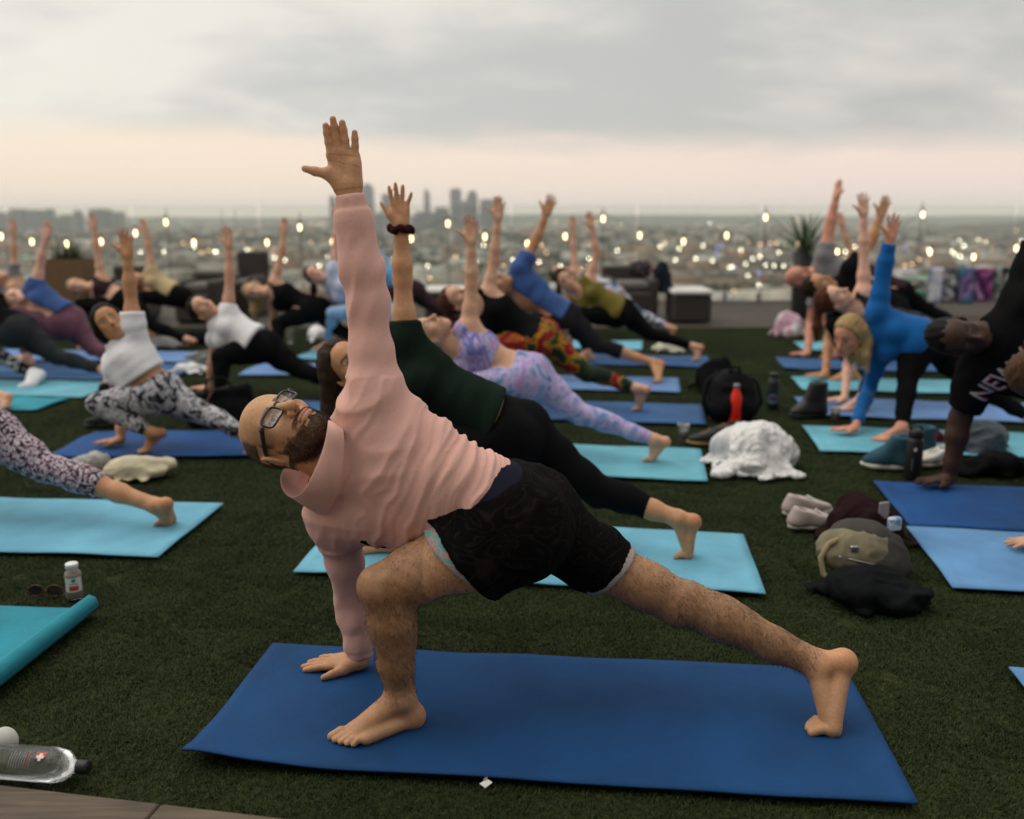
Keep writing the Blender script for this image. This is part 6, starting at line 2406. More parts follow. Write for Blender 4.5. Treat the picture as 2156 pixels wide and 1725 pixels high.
crowd('person mostly hidden at the back right, small raised hand between the big arms', 9.7, 0.95,
      dict(PV=(1900, 612), NK=(1808, 575), SL=(1802, 556), SR=(1806, 600), EL=(1784, 510), WL=(1774, 474), HD=(1788, 580), KR=(1970, 660), AR=(2030, 690), BR=(2036, 706, 'g')),
      'light', ('top', MAROON, TANK), ('leggings', BLK, TIGHT), (H_BROWN, dict(kind='short')), 0.0135)

crowd('brown haired head at the right edge, fingers resting on the sky blue mat', 3.35, 0.97,
      dict(PV=(2570, 930), HD=(2202, 786), NK=(2276, 830), WR=(2196, 1136, 'g')),
      'light', ('top', BLK2, TEE), ('leggings', BLK, TIGHT), (hair_mat('hair_mid_brown', (0.075, 0.040, 0.020)), dict(kind='back', off=0.01)), 0.0085, face=(0.35, -0.7, 0.6), crown=(-0.85, 0.0, 0.35), hand_dn=dict(d=V(-1, -0.05, -0.08)))


def chest_print():
    """white letters with a red drop shadow printed across the chest"""
    from mathutils.bvhtree import BVHTree
    b, root = NY
    shirt = [o for o in root.children if o.name.startswith('t_shirt')][0]
    me = shirt.data
    off = np.array(root.location)
    bvh = BVHTree.FromPolygons([tuple(np.array(v.co) + off) for v in me.vertices], [tuple(p.vertices) for p in me.polygons])
    L = np.linalg.norm(b.J['NK'] - b.J['PV'])
    ctr = b.J['PV'] + b.spine * L * 0.815 - b.chest_l * 0.015
    mats = (plain('print_white', (0.50, 0.48, 0.48), 0.8), plain('print_red', lin(140, 30, 44), 0.8))
    for txt, row, size in (('NEW YORK', -0.005, 0.105),):
        for mi, (dx, dy, lift) in enumerate(((0, 0, 0.0045), (0.005, -0.006, 0.0030))):
            cu = bpy.data.curves.new('lettering', 'FONT')
            cu.body = txt
            cu.size = size
            cu.align_x = 'CENTER'
            cu.align_y = 'CENTER'
            cu.offset = 0.0016 if mi else 0.0
            ob = bpy.data.objects.new('lettering', cu)
            COL.objects.link(ob)
            dg = bpy.context.evaluated_depsgraph_get()
            m2 = bpy.data.meshes.new_from_object(ob.evaluated_get(dg))
            bpy.data.objects.remove(ob)
            bm = bmesh.new()
            bm.from_mesh(m2)
            bmesh.ops.triangulate(bm, faces=bm.faces)
            bmesh.ops.subdivide_edges(bm, edges=[e for e in bm.edges if e.calc_length() > 0.012], cuts=2)
            bmesh.ops.triangulate(bm, faces=bm.faces)
            vs, ok = [], []
            for v in bm.verts:
                p = ctr + b.chest_l * (v.co.x * 0.95 + dx) + b.spine * (v.co.y * 1.25 + dy + row) + b.chest_f * 0.6
                hit = bvh.ray_cast(Vector(p), Vector(-b.chest_f))
                if hit[0] is None:
                    vs.append(p - b.chest_f * 0.5)
                    ok.append(False)
                else:
                    vs.append(np.array(hit[0]) + b.chest_f * lift)
                    ok.append(True)
            fs = [tuple(v.index for v in f.verts) for f in bm.faces if all(ok[v.index] for v in f.verts)]
            bm.free()
            o = link_mesh('chest_lettering', np.array(vs), fs, mats[mi], None, False)
            o.parent = shirt
            o.location = tuple(-off)
            o['label'] = 'white letters NEW YORK' if mi == 0 else 'red drop shadow of the letters'


chest_print()
# ================================================================ things lying about
def heap(name, label, cat, ctr, size, mat, seed, lobes=14, ridge=0.012, vox=0.009, group=None, yaw=0.0, parent=None):
    """crumpled cloth: lobes and tubes pressed together, creased"""
    rng = np.random.default_rng(seed)
    g = Grp(0.02)
    c = np.asarray(ctr, float)
    hx, hy, hz = np.asarray(size, float) / 2
    cy, sy = math.cos(yaw), math.sin(yaw)
    def W(x, y, z):
        return c + V(x * cy - y * sy, x * sy + y * cy, z)
    Rz = np.array([[cy, -sy, 0], [sy, cy, 0], [0, 0, 1.0]])
    g.ell(W(0, 0, hz * 0.6), Rz, np.array([hx * 0.70, hy * 0.70, hz * 1.0]), 0.03)
    for i in range(max(4, lobes // 2)):                      # bunched mounds
        a, r0 = rng.uniform(0, 2 * math.pi), rng.uniform(0.25, 0.62)
        zz = hz * rng.uniform(0.6, 1.25) * (1.15 - r0)
        g.ell(W(hx * r0 * math.cos(a), hy * r0 * math.sin(a), zz), Rz, np.array([hx * rng.uniform(0.2, 0.42), hy * rng.uniform(0.2, 0.42), hz * rng.uniform(0.35, 0.7)]), 0.025)
    for i in range(lobes):                                   # flat corners and hems lying out on the ground
        a = rng.uniform(0, 2 * math.pi)
        r1 = rng.uniform(0.7, 1.0)
        t = rng.uniform(0.16, 0.30) * min(hx, hy)
        p0 = W(hx * 0.4 * math.cos(a), hy * 0.4 * math.sin(a), hz * rng.uniform(0.3, 0.9))
        p1 = W(hx * r1 * math.cos(a + rng.normal() * 0.3), hy * r1 * math.sin(a + rng.normal() * 0.3), t * 0.22)
        g.cone(p0, p1, t * 0.9, t * 0.7, 0.02, flat=(V(0, 0, 1), 0.35))
    g.cut(V(0, 0, 0.001), V(0, 0, -1))
    v, q = sdf_mesh([g], vox, 1)
    n = vnormals(v, q)
    w = v + 0.03 * np.stack([vnoise(v * 7, seed), vnoise(v * 7, seed + 1), vnoise(v * 7, seed + 2)], 1)
    sc_ = 0.30 / max(hx * 2, 0.2)
    w = v * np.array([1.0, 1.0, 0.6]) + 0.06 * np.stack([vnoise(v * 5, seed), vnoise(v * 5, seed + 1), vnoise(v * 5, seed + 2)], 1)
    d = ridge * 1.6 * (0.6 - 2.2 * np.abs(vnoise(w * 11 * sc_ + 3.3, seed + 3))) + ridge * 0.9 * (0.6 - 2 * np.abs(vnoise(w * 27 * sc_, seed + 4))) + ridge * 0.4 * (0.6 - 2 * np.abs(vnoise(w * 60 * sc_, seed + 6)))
    v = v + n * d[:, None]
    v[:, 2] = np.maximum(v[:, 2], 0.0)
    if parent is not None:
        return link_mesh(name, v, q, mat, parent, True)
    return tag(link_mesh(name, v, q, mat, None, True, base=c), label, cat, group)


RUB = plain('white_rubber', (0.62, 0.60, 0.54), 0.6, var=0.08)
DRUB = plain('black_rubber', (0.016, 0.016, 0.017), 0.6)


def shoe(label, toe_pt, yaw, L, upper, sole, tall=0.0, group='shoes left on the turf', vox=0.006, roll=0.0):
    """toe_pt: middle of the shoe on the ground; yaw: direction of the toe"""
    c = np.asarray(toe_pt, float)
    d, l = V(math.cos(yaw), math.sin(yaw), 0), V(-math.sin(yaw), math.cos(yaw), 0)
    W = lambda x, y, z: c + d * x * L + l * y * L + V(0, 0, z * L)
    root = empty('boot' if tall > 0.25 else 'shoe', c, label, 'boot' if tall > 0.25 else 'shoe', group)
    up = (V(0, 0, 1), 0.45)
    s = Grp(0.01)
    s.cone(W(-0.38, 0, 0.05), W(-0.05, 0.01, 0.05), 0.135 * L, 0.125 * L, 0.03, flat=up)
    s.cone(W(-0.05, 0.01, 0.05), W(0.22, 0.0, 0.055), 0.125 * L, 0.165 * L, 0.03, flat=up)
    s.cone(W(0.22, 0.0, 0.055), W(0.36, -0.01, 0.075), 0.165 * L, 0.115 * L, 0.03, flat=up)
    s.cut(W(0, 0, 0.002), V(0, 0, -1))
    s.cut(W(0, 0, 0.11), V(-0.05, 0, 1))
    v, q = sdf_mesh([s], vox, 1)
    v[:, 2] = np.maximum(v[:, 2], 0)
    link_mesh('sole', v, q, sole, root, True)
    u = Grp(0.01)
    u.cone(W(-0.36, 0, 0.14), W(-0.33, 0, 0.32 + tall), 0.125 * L, 0.112 * L, 0.04)
    u.cone(W(-0.36, 0, 0.13), W(0.2, 0, 0.12), 0.125 * L, 0.140 * L, 0.04)
    u.cone(W(-0.14, 0, 0.30 + tall), W(0.10, 0, 0.21), 0.118 * L, 0.115 * L, 0.05)
    u.cone(W(0.10, 0, 0.2), W(0.34, -0.01, 0.11), 0.125 * L, 0.090 * L, 0.05)
    if tall > 0.1:
        u.cone(W(-0.25, 0, 0.2), W(-0.25, 0, 0.34 + tall), 0.14 * L, 0.155 * L, 0.05)
    u.cone(W(-0.26, 0, 0.30 + tall), W(-0.16, 0, 0.60 + tall), 0.085 * L, 0.16 * L, 0.012, 's')
    u.cut(W(0, 0, 0.09), V(0, 0, -1))
    u.cut(W(-0.24, 0, 0.36 + tall), nrm(V(0, 0, 1) + 0.30 * d * (1 if tall < 0.1 else 0.0)))
    v, q = sdf_mesh([u], vox, 1)
    link_mesh('upper', v, q, upper, root, True)
    lc = MB()
    for k in range(4):
        t = k / 3
        x, z = -0.02 + 0.17 * t, 0.335 - 0.11 * t + (tall * 0.6 * (1 - t))
        lc.tube([W(x, -0.075, z - 0.02), W(x, 0, z + 0.02), W(x, 0.075, z - 0.02)], 0.012 * L, 6)
    lc.build('laces', sole if tall < 0.1 else upper, root, True)
    return root


def clear_plastic(name, tint, rough=0.08):
    m, N, L, b = new_mat(name)
    b.inputs['Base Color'].default_value = (*tint, 1)
    b.inputs['Roughness'].default_value = rough
    b.inputs['Transmission Weight'].default_value = 0.85
    b.inputs['IOR'].default_value = 1.25
    b.inputs['Alpha'].default_value = 0.75
    return m


CLEAR = clear_plastic('clear_plastic', (0.93, 0.95, 0.95))


def bottle(label, pos, h, r, mats, parts, n=24):
    """parts: (name, material, profile in fractions of r and h)"""
    root = empty('bottle', pos, label, 'bottle')
    for nm, m, prof in parts:
        MB().lathe(pos, [(a * r, b * h) for a, b in prof], n).build(nm, m, root, True)
    return root


# ---- juice bottle on the turf, left
RED_P = plain('red_label', lin(196, 62, 40), 0.5)
WHT_P = plain('white_label', (0.72, 0.70, 0.66), 0.5, var=0.04)
TEAL_P = plain('teal_label', lin(60, 140, 130), 0.5)
WCAP = plain('white_cap', (0.80, 0.79, 0.77), 0.4, var=0.03)
jp = on_ground(158, 1258)
r_ = 0.029
jb = bottle('small clear juice bottle with white cap and red and white label, standing lower left', jp, 0.128, r_, None, [
    ('body', CLEAR, [(0.0, 0.005), (0.86, 0.0), (1.0, 0.05), (1.0, 0.30), (0.94, 0.34), (0.94, 0.56), (1.0, 0.60), (1.0, 0.66), (0.9, 0.74), (0.70, 0.80), (0.60, 0.83), (0.60, 0.88)]),
    ('juice', plain('pale_juice', lin(178, 160, 140), 0.4), [(0.0, 0.012), (0.8, 0.012), (0.93, 0.06), (0.93, 0.66), (0.82, 0.73), (0.0, 0.735)]),
    ('cap', WCAP, [(0.70, 0.865), (0.74, 0.87), (0.74, 0.985), (0.70, 1.0), (0.0, 1.0)])])


def label_patch(name, pos, r, z0, z1, a0, a1, mat, parent, n=14):
    mb = MB()
    mb.grid(n, 1, lambda u, v: np.asarray(pos) + V(r * math.cos(a0 + (a1 - a0) * u), r * math.sin(a0 + (a1 - a0) * u), z0 + (z1 - z0) * v))
    return mb.build(name, mat, parent, True)


fa = math.atan2(-jp[1], -jp[0])
label_patch('label', jp, r_ * 1.015, 0.030, 0.082, fa - 1.0, fa + 1.0, WHT_P, jb)
label_patch('red_panel', jp, r_ * 1.03, 0.036, 0.052, fa - 0.52, fa + 0.52, RED_P, jb)
label_patch('emblem', jp, r_ * 1.03, 0.066, 0.078, fa - 0.20, fa + 0.20, TEAL_P, jb)
label_patch('line', jp, r_ * 1.03, 0.0575, 0.060, fa - 0.5, fa + 0.5, plain('grey_print', (0.2, 0.2, 0.2), 0.6), jb)

# ---- sunglasses beside it
sp_ = on_ground(95, 1258)
sg = empty('sunglasses', sp_, 'folded dark tortoise sunglasses lying left of the juice bottle', 'sunglasses')
TORT = print_fabric('tortoiseshell', [(0.4, (0.012, 0.008, 0.005)), (0.55, lin(96, 62, 20)), (0.7, (0.02, 0.012, 0.006))], 120.0, 1.0, 2.0, rough=0.25)
for e in (-1, 1):
    ring = [sp_ + V(e * 0.033 + 0.026 * math.cos(a), 0.004 * math.sin(a) + 0.006, 0.022 + 0.019 * math.sin(a)) for a in np.linspace(0, 2 * math.pi, 19)[:-1]]
    MB().tube(ring, 0.003, 6, closed=True).build('rim', TORT, sg, True)
    MB().add([np.mean(ring, 0)] + ring, [(0, 1 + k, 1 + (k + 1) % 18) for k in range(18)]).build('lens', plain('smoked_lens', (0.012, 0.011, 0.010), 0.1), sg, True)
    MB().tube([sp_ + V(e * 0.062, 0.006, 0.032), sp_ + V(e * 0.045, 0.022 + e * 0.006, 0.020), sp_ + V(-e * 0.055, 0.028 + e * 0.008, 0.006)], 0.0028, 6).build('temple_arm', TORT, sg, True)

# ---- water bottle lying on its side, lower left corner
wc = on_ground(185, 1623, 0.032)
wdir = nrm(on_ground(-60, 1612, 0.036) - on_ground(160, 1628, 0.036))
wup = nrm(V(0, 0, 1) - wdir * wdir[2])
wR = np.stack([np.cross(wup, wdir), wup, wdir], 1)
wb = empty('bottle', (wc[0], wc[1], 0), 'clear water bottle with black cap lying on its side, lower left', 'bottle')
rr = 0.041
water_m, N_, L_, b_ = new_mat('bottled_water')
b_.inputs['Base Color'].default_value = (0.99, 1.0, 1.0, 1)
b_.inputs['Transmission Weight'].default_value = 1.0
b_.inputs['IOR'].default_value = 1.33
b_.inputs['Roughness'].default_value = 0.02
pet = clear_plastic('pet_plastic', (0.98, 0.99, 0.99), 0.03)
pet.node_tree.nodes['Principled BSDF'].inputs['Alpha'].default_value = 0.35
w0 = wc + wdir * 0.0 + V(0, 0, 0.009)
MB().lathe(w0, [(0.0, 0.022), (0.014, 0.022), (0.016, 0.034), (0.022, 0.040), (0.035, 0.055), (rr, 0.080), (rr, 0.26), (rr * 0.96, 0.27), (0, 0.272)], 32, wR).build('body', pet, wb, True)
MB().lathe(w0, [(0.0, 0.036), (0.018, 0.042), (0.033, 0.058), (rr * 0.96, 0.082), (rr * 0.96, 0.262), (0, 0.264)], 32, wR).build('water', water_m, wb, True)
MB().lathe(w0, [(0.0, -0.004), (0.0145, -0.003), (0.0165, 0.0), (0.0165, 0.020), (0.0160, 0.0235), (0.0, 0.0235)], 28, wR).build('cap', plain('black_cap', (0.012, 0.012, 0.013), 0.5), wb, True)


def on_bottle(a, t, rad=rr * 1.012):
    return w0 + wR @ V(rad * math.cos(a), rad * math.sin(a), t)


def bpatch(nm, a0, a1, t0, t1, m, rad, n=8):
    MB().grid(n, 3, lambda u, v: on_bottle(a0 + (a1 - a0) * u, t0 + (t1 - t0) * v, rad)).build(nm, m, wb, True)


cam_a = None
best = -9
for k in range(72):
    a = k * math.pi / 36
    nv = wR @ V(math.cos(a), math.sin(a), 0)
    sc_ = nv @ nrm(V(0, 0, CAM_H) - w0)
    if sc_ > best:
        best, cam_a = sc_, a
tw = (wR @ V(math.cos(cam_a + 0.3), math.sin(cam_a + 0.3), 0))[2]
sgn = 1 if tw > (wR @ V(math.cos(cam_a - 0.3), math.sin(cam_a - 0.3), 0))[2] else -1
bk = plain('black_print', (0.015, 0.015, 0.016), 0.6)
gp = plain('grey_print', (0.2, 0.2, 0.2), 0.6)
bpatch('emblem', cam_a + sgn * 0.08, cam_a + sgn * 0.36, 0.088, 0.112, bk, rr * 1.012)
bpatch('emblem', cam_a + sgn * 0.36, cam_a + sgn * 0.66, 0.088, 0.112, RED_P, rr * 1.012)
bpatch('cross', cam_a + sgn * 0.15, cam_a + sgn * 0.58, 0.0965, 0.1035, WHT_P, rr * 1.03)
bpatch('cross', cam_a + sgn * 0.29, cam_a + sgn * 0.45, 0.0910, 0.1090, WHT_P, rr * 1.035)
for k in range(9):
    bpatch('small_print', cam_a - sgn * 0.30, cam_a + sgn * (0.62 if k % 2 else 0.5), 0.122 + k * 0.0062, 0.1238 + k * 0.0062, gp if k != 1 else RED_P, rr * 1.012, 6)
tagp = on_ground(14, 1600, 0.0) + V(-0.01, 0.02, 0)
tg_ = MB().lathe(tagp + V(0, 0, 0.040), [(0.0, -0.0008), (0.034, -0.0008), (0.034, 0.0008), (0, 0.0008)], 24, np.array([[1, 0, 0], [0, 0.25, -0.97], [0, 0.97, 0.25]])).build('paper_disc', WHT_P, None, True)
tag(tg_, 'round white paper disc leaning behind the lying water bottle', 'paper')
lb = on_ground(1022, 1656)
lt_ = MB()
lt_.add([lb + V(-0.014, -0.004, 0.010), lb + V(0.0, -0.012, 0.004), lb + V(0.017, -0.002, 0.012), lb + V(0.004, 0.006, 0.016)], [(0, 1, 2, 3)])
lt_.add([lb + V(-0.006, 0.002, 0.012), lb + V(0.004, 0.006, 0.016), lb + V(0.006, 0.004, 0.024), lb + V(-0.004, 0.001, 0.020)], [(0, 1, 2, 3)])
tag(lt_.build('paper_tag', WHT_P, None, False), 'small white paper tag at the near edge of the deep blue mat', 'tag')

# ---- white ruffled cloth heap, right of the mats
heap('towel', 'heap of crumpled white ruffled cloth right of the aqua mats', 'cloth', on_ground(1606, 1000) + V(0, 0.16, 0), (0.47, 0.52, 0.30), plain('white_terry', (0.70, 0.69, 0.68), 0.95, var=0.05, bmp=0.4), 5, 26, 0.015, 0.0055)
# ---- pale cloths on the left
heap('cloth', 'cream cloth bag lying by the royal blue mat', 'cloth', on_ground(268, 1016) + V(0, 0.10, 0), (0.44, 0.26, 0.14), plain('cream_canvas', lin(198, 188, 158), 0.9), 9, 10, 0.006, 0.008, yaw=0.3)
heap('cloth', 'pale grey crumpled cloth left of the cream cloth bag', 'cloth', on_ground(172, 1000) + V(0, 0.12, 0), (0.22, 0.2, 0.11), plain('pale_grey_cotton', lin(172, 168, 160), 0.9), 10, 12, 0.008, 0.008)
heap('cloth', 'small white crumpled cloth between the left mats', 'cloth', on_ground(390, 788) + V(0, 0.1, 0), (0.34, 0.25, 0.10), WHITE, 12, 10, 0.008, 0.012)
heap('cloth', 'pink and white bundle beside the deck at right', 'cloth', on_ground(1670, 712) + V(0, 0.2, 0), (0.42, 0.4, 0.34), print_fabric('pink_white_bundle', [(0.4, lin(190, 150, 166)), (0.52, lin(206, 176, 188)), (0.6, (0.68, 0.66, 0.62))], 6.0, 0.5, 1.0), 13, 10, 0.006, 0.013)
heap('bag', 'white soft bag on the turf left of the pale blue tights', 'bag', on_ground(660, 722) + V(0, 0.2, 0), (0.26, 0.3, 0.2), WHITE, 14, 8, 0.006, 0.013)
heap('cloth', 'white cloth and yellow item behind the olive tank top woman\'s leg', 'cloth', on_ground(1408, 742) + V(0, 0.1, 0), (0.34, 0.25, 0.12), plain('cream_towel', (0.60, 0.58, 0.46), 0.9), 15, 8, 0.006, 0.013)
heap('cloth', 'grey crumpled cloth behind the black bob woman', 'cloth', on_ground(325, 735) + V(0, 0.15, 0), (0.42, 0.3, 0.13), plain('grey_cotton', lin(150, 150, 150), 0.9), 16, 10, 0.008, 0.014)

# ---- sneakers, jackets and bag pile right of the hero
GREYS = plain('pale_pink_mesh', lin(176, 160, 156), 0.85, var=0.12, bmp=0.4)
shoe('pale pinkish grey sneaker in front of the maroon jacket, rear one of the pair', on_ground(1706, 1086) + V(0, 0.03, 0), math.radians(12), 0.245, GREYS, RUB)
shoe('pale pinkish grey sneaker in front of the maroon jacket, near one of the pair', on_ground(1718, 1112), math.radians(2), 0.245, GREYS, RUB)
heap('jacket', 'dark maroon crumpled jacket behind the olive bag', 'jacket', on_ground(1830, 1160) + V(0.03, 0.14, 0), (0.46, 0.38, 0.22), fabric('maroon_fleece', lin(40, 25, 26), 0.15, 500, 0.5), 21, 14, 0.009, 0.008, yaw=-0.4)
bagc = on_ground(1822, 1232) + V(0, 0.10, 0)
bag = empty('shoulder_bag', bagc, 'olive khaki shoulder bag with grey flap on the pile of clothes', 'bag')
KH = plain('khaki_canvas', lin(118, 110, 86), 0.85, var=0.3, bmp=0.3)
DKH = plain('dark_flap', lin(58, 56, 50), 0.85, var=0.18, bmp=0.3)
tilt = frame_cols(V(1, -0.10, -0.22), V(0.05, 0.85, 0.5), V(0.2, -0.5, 0.85))
g = Grp(0.02)
g.ell(bagc + V(0, 0, 0.085), tilt, np.array([0.155, 0.10, 0.082]), 0.02)
g.ell(bagc + V(0.03, 0.02, 0.085), tilt, np.array([0.16, 0.09, 0.075]), 0.03)
g.cut(V(0, 0, 0.001), V(0, 0, -1))
v, q = sdf_mesh([g], 0.006, 1)
v = v + vnormals(v, q) * (0.006 * (1 - 2 * np.abs(vnoise(v * 22, 8))))[:, None]
v[:, 2] = np.maximum(v[:, 2], 0)
link_mesh('pouch', v, q, KH, bag, True)
g = Grp(0.02)
g.ell(bagc + V(0.035, 0.035, 0.128), tilt, np.array([0.135, 0.085, 0.062]), 0.02)
v, q = sdf_mesh([g], 0.006, 1)
v = v + vnormals(v, q) * (0.004 * vnoise(v * 24, 9))[:, None]
link_mesh('flap', v, q, DKH, bag, True)
g = Grp(0.02)
g.ell(bagc + V(0.115, 0.02, 0.075), tilt, np.array([0.085, 0.09, 0.07]), 0.02)
g.ell(bagc + V(0.10, -0.05, 0.05), tilt, np.array([0.09, 0.05, 0.045]), 0.03)
g.cut(V(0, 0, 0.001), V(0, 0, -1))
v, q = sdf_mesh([g], 0.006, 1)
v = v + vnormals(v, q) * (0.006 * (1 - 2 * np.abs(vnoise(v * 20, 18))))[:, None]
v[:, 2] = np.maximum(v[:, 2], 0)
link_mesh('side_pocket', v, q, plain('dark_side_canvas', lin(40, 38, 34), 0.85, var=0.2, bmp=0.3), bag, True)
zp = [bagc + V(*p_) for p_ in ((-0.10, -0.085, 0.105), (-0.03, -0.105, 0.092), (0.05, -0.105, 0.075))]
MB().tube(zp, 0.0035, 6).build('zip', STEEL, bag, True)
strap = [bagc + V(*p) for p in ((-0.06, -0.03, 0.165), (-0.125, -0.05, 0.14), (-0.155, -0.06, 0.09), (-0.15, -0.08, 0.035), (-0.11, -0.11, 0.012), (-0.05, -0.13, 0.010))]
MB().tube(strap, 0.011, 8).build('strap', plain('khaki_webbing', lin(146, 130, 96), 0.85, bmp=0.3), bag, True)
MB().bbox(bagc + V(-0.045, -0.085, 0.135), (0.03, 0.012, 0.02), 0.003).build('buckle', STEEL, bag)
heap('cap', 'black cap and sweater lying in front of the olive bag', 'cap', on_ground(1868, 1300) + V(0.0, 0.13, 0), (0.42, 0.34, 0.15), fabric('black_twill', (0.009, 0.010, 0.011), 0.2, 500, 0.4), 22, 16, 0.007, 0.008, yaw=-0.1)
wtr = on_ground(1900, 1180) + V(0, 0.05, 0)
pk = MB()
pk.bbox(wtr + V(0.0, 0.05, 0.115), (0.055, 0.03, 0.055), 0.006, 0.3)
tag(pk.build('packet', print_fabric('blue_white_wrapper', [(0.45, lin(120, 160, 206)), (0.55, (0.6, 0.62, 0.66))], 40, 0.5, 1.0, rough=0.3)), 'pale blue plastic packet tucked beside the maroon jacket', 'packet')
bk_ = MB()
bk_.bbox(wtr + V(-0.03, 0.09, 0.155), (0.05, 0.012, 0.075), 0.003, 0.4)
tag(bk_.build('phone', plain('grey_phone', lin(140, 128, 130), 0.3)), 'grey phone lying on the maroon jacket', 'phone')

# ---- backpack group, middle right
bp = on_ground(1548, 892) + V(0, 0.13, 0)
pack = empty('backpack', bp, 'black backpack standing behind the red bottle', 'backpack')
BP = fabric('black_nylon', (0.010, 0.010, 0.011), 0.25, 300, 0.4, 0.6)
g = Grp(0.03)
g.ell(bp + V(0, 0, 0.15), np.eye(3), np.array([0.155, 0.12, 0.185]), 0.03)
g.ell(bp + V(0, -0.02, 0.09), np.eye(3), np.array([0.17, 0.13, 0.11]), 0.04)
g.cut(V(0, 0, 0.001), V(0, 0, -1))
v, q = sdf_mesh([g], 0.009, 1)
v = v + vnormals(v, q) * (0.007 * (1 - 2 * np.abs(vnoise(v * 15, 4))))[:, None]
v[:, 2] = np.maximum(v[:, 2], 0)
link_mesh('main_pouch', v, q, BP, pack, True)
g = Grp(0.03)
g.ell(bp + V(0.0, -0.11, 0.10), np.eye(3), np.array([0.11, 0.05, 0.09]), 0.03)
g.cut(V(0, 0, 0.001), V(0, 0, -1))
v, q = sdf_mesh([g], 0.009, 1)
link_mesh('front_pocket', v, q, BP, pack, True)
MB().tube([bp + V(-0.03, -0.05, 0.32), bp + V(-0.025, -0.06, 0.36), bp + V(0.025, -0.06, 0.36), bp + V(0.03, -0.05, 0.32)], 0.009, 8).build('handle', BP, pack, True)
for e in (-1, 1):
    MB().tube([bp + V(e * 0.08, 0.08, 0.30), bp + V(e * 0.17, 0.02, 0.24), bp + V(e * 0.19, -0.03, 0.12), bp + V(e * 0.15, 0.0, 0.03)], 0.014, 8).build('strap', BP, pack, True)
heap('jacket', 'black jacket slumped over the back of the black backpack', 'jacket', on_ground(1530, 830) + V(-0.05, 0.18, 0), (0.42, 0.34, 0.30), BLK2, 31, 14, 0.010, 0.011)
shoe('small dark shoe left of the black backpack', on_ground(1492, 812) + V(0, 0.05, 0), math.radians(170), 0.25, plain('dark_mesh', (0.025, 0.025, 0.028), 0.8), DRUB, vox=0.009)
rb = on_ground(1547, 892)
bottle('bright red orange flask with silver cap in front of the backpack', rb, 0.262, 0.039, None, [
    ('body', plain('red_enamel', lin(238, 44, 24), 0.35, var=0.04), [(0.0, 0.0), (0.92, 0.0), (1.0, 0.02), (1.0, 0.55), (0.92, 0.66), (0.68, 0.78), (0.50, 0.86), (0.48, 0.89)]),
    ('cap', STEEL, [(0.50, 0.89), (0.54, 0.90), (0.54, 0.985), (0.48, 1.0), (0.0, 1.0)])])
db = on_ground(1626, 860)
DB = plain('dark_green_steel', (0.014, 0.018, 0.017), 0.4)
dbt = bottle('dark steel flask with round blue sticker, right of the backpack', db, 0.255, 0.044, None, [
    ('body', DB, [(0.0, 0.0), (0.95, 0.0), (1.0, 0.02), (1.0, 0.70), (0.86, 0.80), (0.66, 0.85), (0.64, 0.88)]),
    ('lid', plain('black_lid', (0.010, 0.010, 0.011), 0.5), [(0.68, 0.88), (0.72, 0.885), (0.72, 0.975), (0.66, 0.985), (0.0, 0.985)])])
fa = math.atan2(-db[1], -db[0])
for nm, rad, m in (('sticker', 0.036, plain('blue_sticker', lin(90, 130, 160), 0.5)), ('sticker_centre', 0.018, plain('maroon_sticker', lin(110, 44, 44), 0.5))):
    mb = MB()
    lift = 0.0458 if nm == 'sticker' else 0.0468
    vs_ = []
    for k in range(21):
        a = 2 * math.pi * k / 20
        rr_ = 0 if k == 20 else rad
        x, z = rr_ * math.cos(a), rr_ * math.sin(a)
        vs_.append(db + V(lift * math.cos(fa + x / 0.044), lift * math.sin(fa + x / 0.044), 0.075 + z))
    mb.add(vs_, [(20, k, (k + 1) % 20) for k in range(20)])
    mb.build(nm, m, dbt, True)


def cup(label, p, h=0.085):
    root = empty('cup', p, label, 'cup', 'plastic cups on the turf')
    MB().lathe(p, [(0, 0.002), (0.024, 0.0), (0.026, 0.003), (0.036, h), (0.0375, h), (0.0375, h - 0.004), (0.0345, h - 0.004), (0.0245, 0.004), (0, 0.004)], 24).build('wall', clear_plastic('cup_plastic', (0.9, 0.9, 0.88), 0.2), root, True)
    MB().lathe(p + V(0, 0, 0.005), [(0, 0), (0.0238, 0), (0.030, h * 0.55), (0, h * 0.55)], 24).build('water', plain('cloudy_drink', (0.55, 0.55, 0.50), 0.3), root, True)


cup('clear plastic cup between the mid blue and aqua mats', on_ground(1438, 928), 0.10)
cup('clear plastic cup right of the black boot', on_ground(1758, 884))
shoe('black sneaker with tan sole beside the cup, near one of the pair', on_ground(1490, 936), math.radians(176), 0.27, plain('black_canvas', (0.018, 0.018, 0.02), 0.85), plain('tan_sole', lin(150, 124, 70), 0.7), vox=0.007)
shoe('black sneaker with tan sole beside the cup, behind the near one', on_ground(1524, 928) + V(0, 0.04, 0), math.radians(196), 0.27, plain('black_canvas', (0.018, 0.018, 0.02), 0.85), plain('tan_sole', lin(150, 124, 70), 0.7), vox=0.007)
shoe('tall black boot on the turf before the periwinkle mat', on_ground(1702, 880) + V(0, 0.03, 0), math.radians(188), 0.275, plain('black_leather', (0.014, 0.013, 0.013), 0.5), DRUB, tall=0.5, vox=0.008)
TEALS = plain('teal_suede', lin(34, 76, 92), 0.85, var=0.2, bmp=0.3)
shoe('teal high top shoe with cream sole, near one of the pair', on_ground(1864, 988) + V(0.02, 0.02, 0), math.radians(168), 0.30, TEALS, RUB, tall=0.24, vox=0.007)
shoe('teal high top shoe with cream sole, half hidden behind the black flask', on_ground(1926, 972) + V(0.0, 0.07, 0), math.radians(190), 0.30, TEALS, RUB, tall=0.24, vox=0.007)
fb = on_ground(1920, 1006)
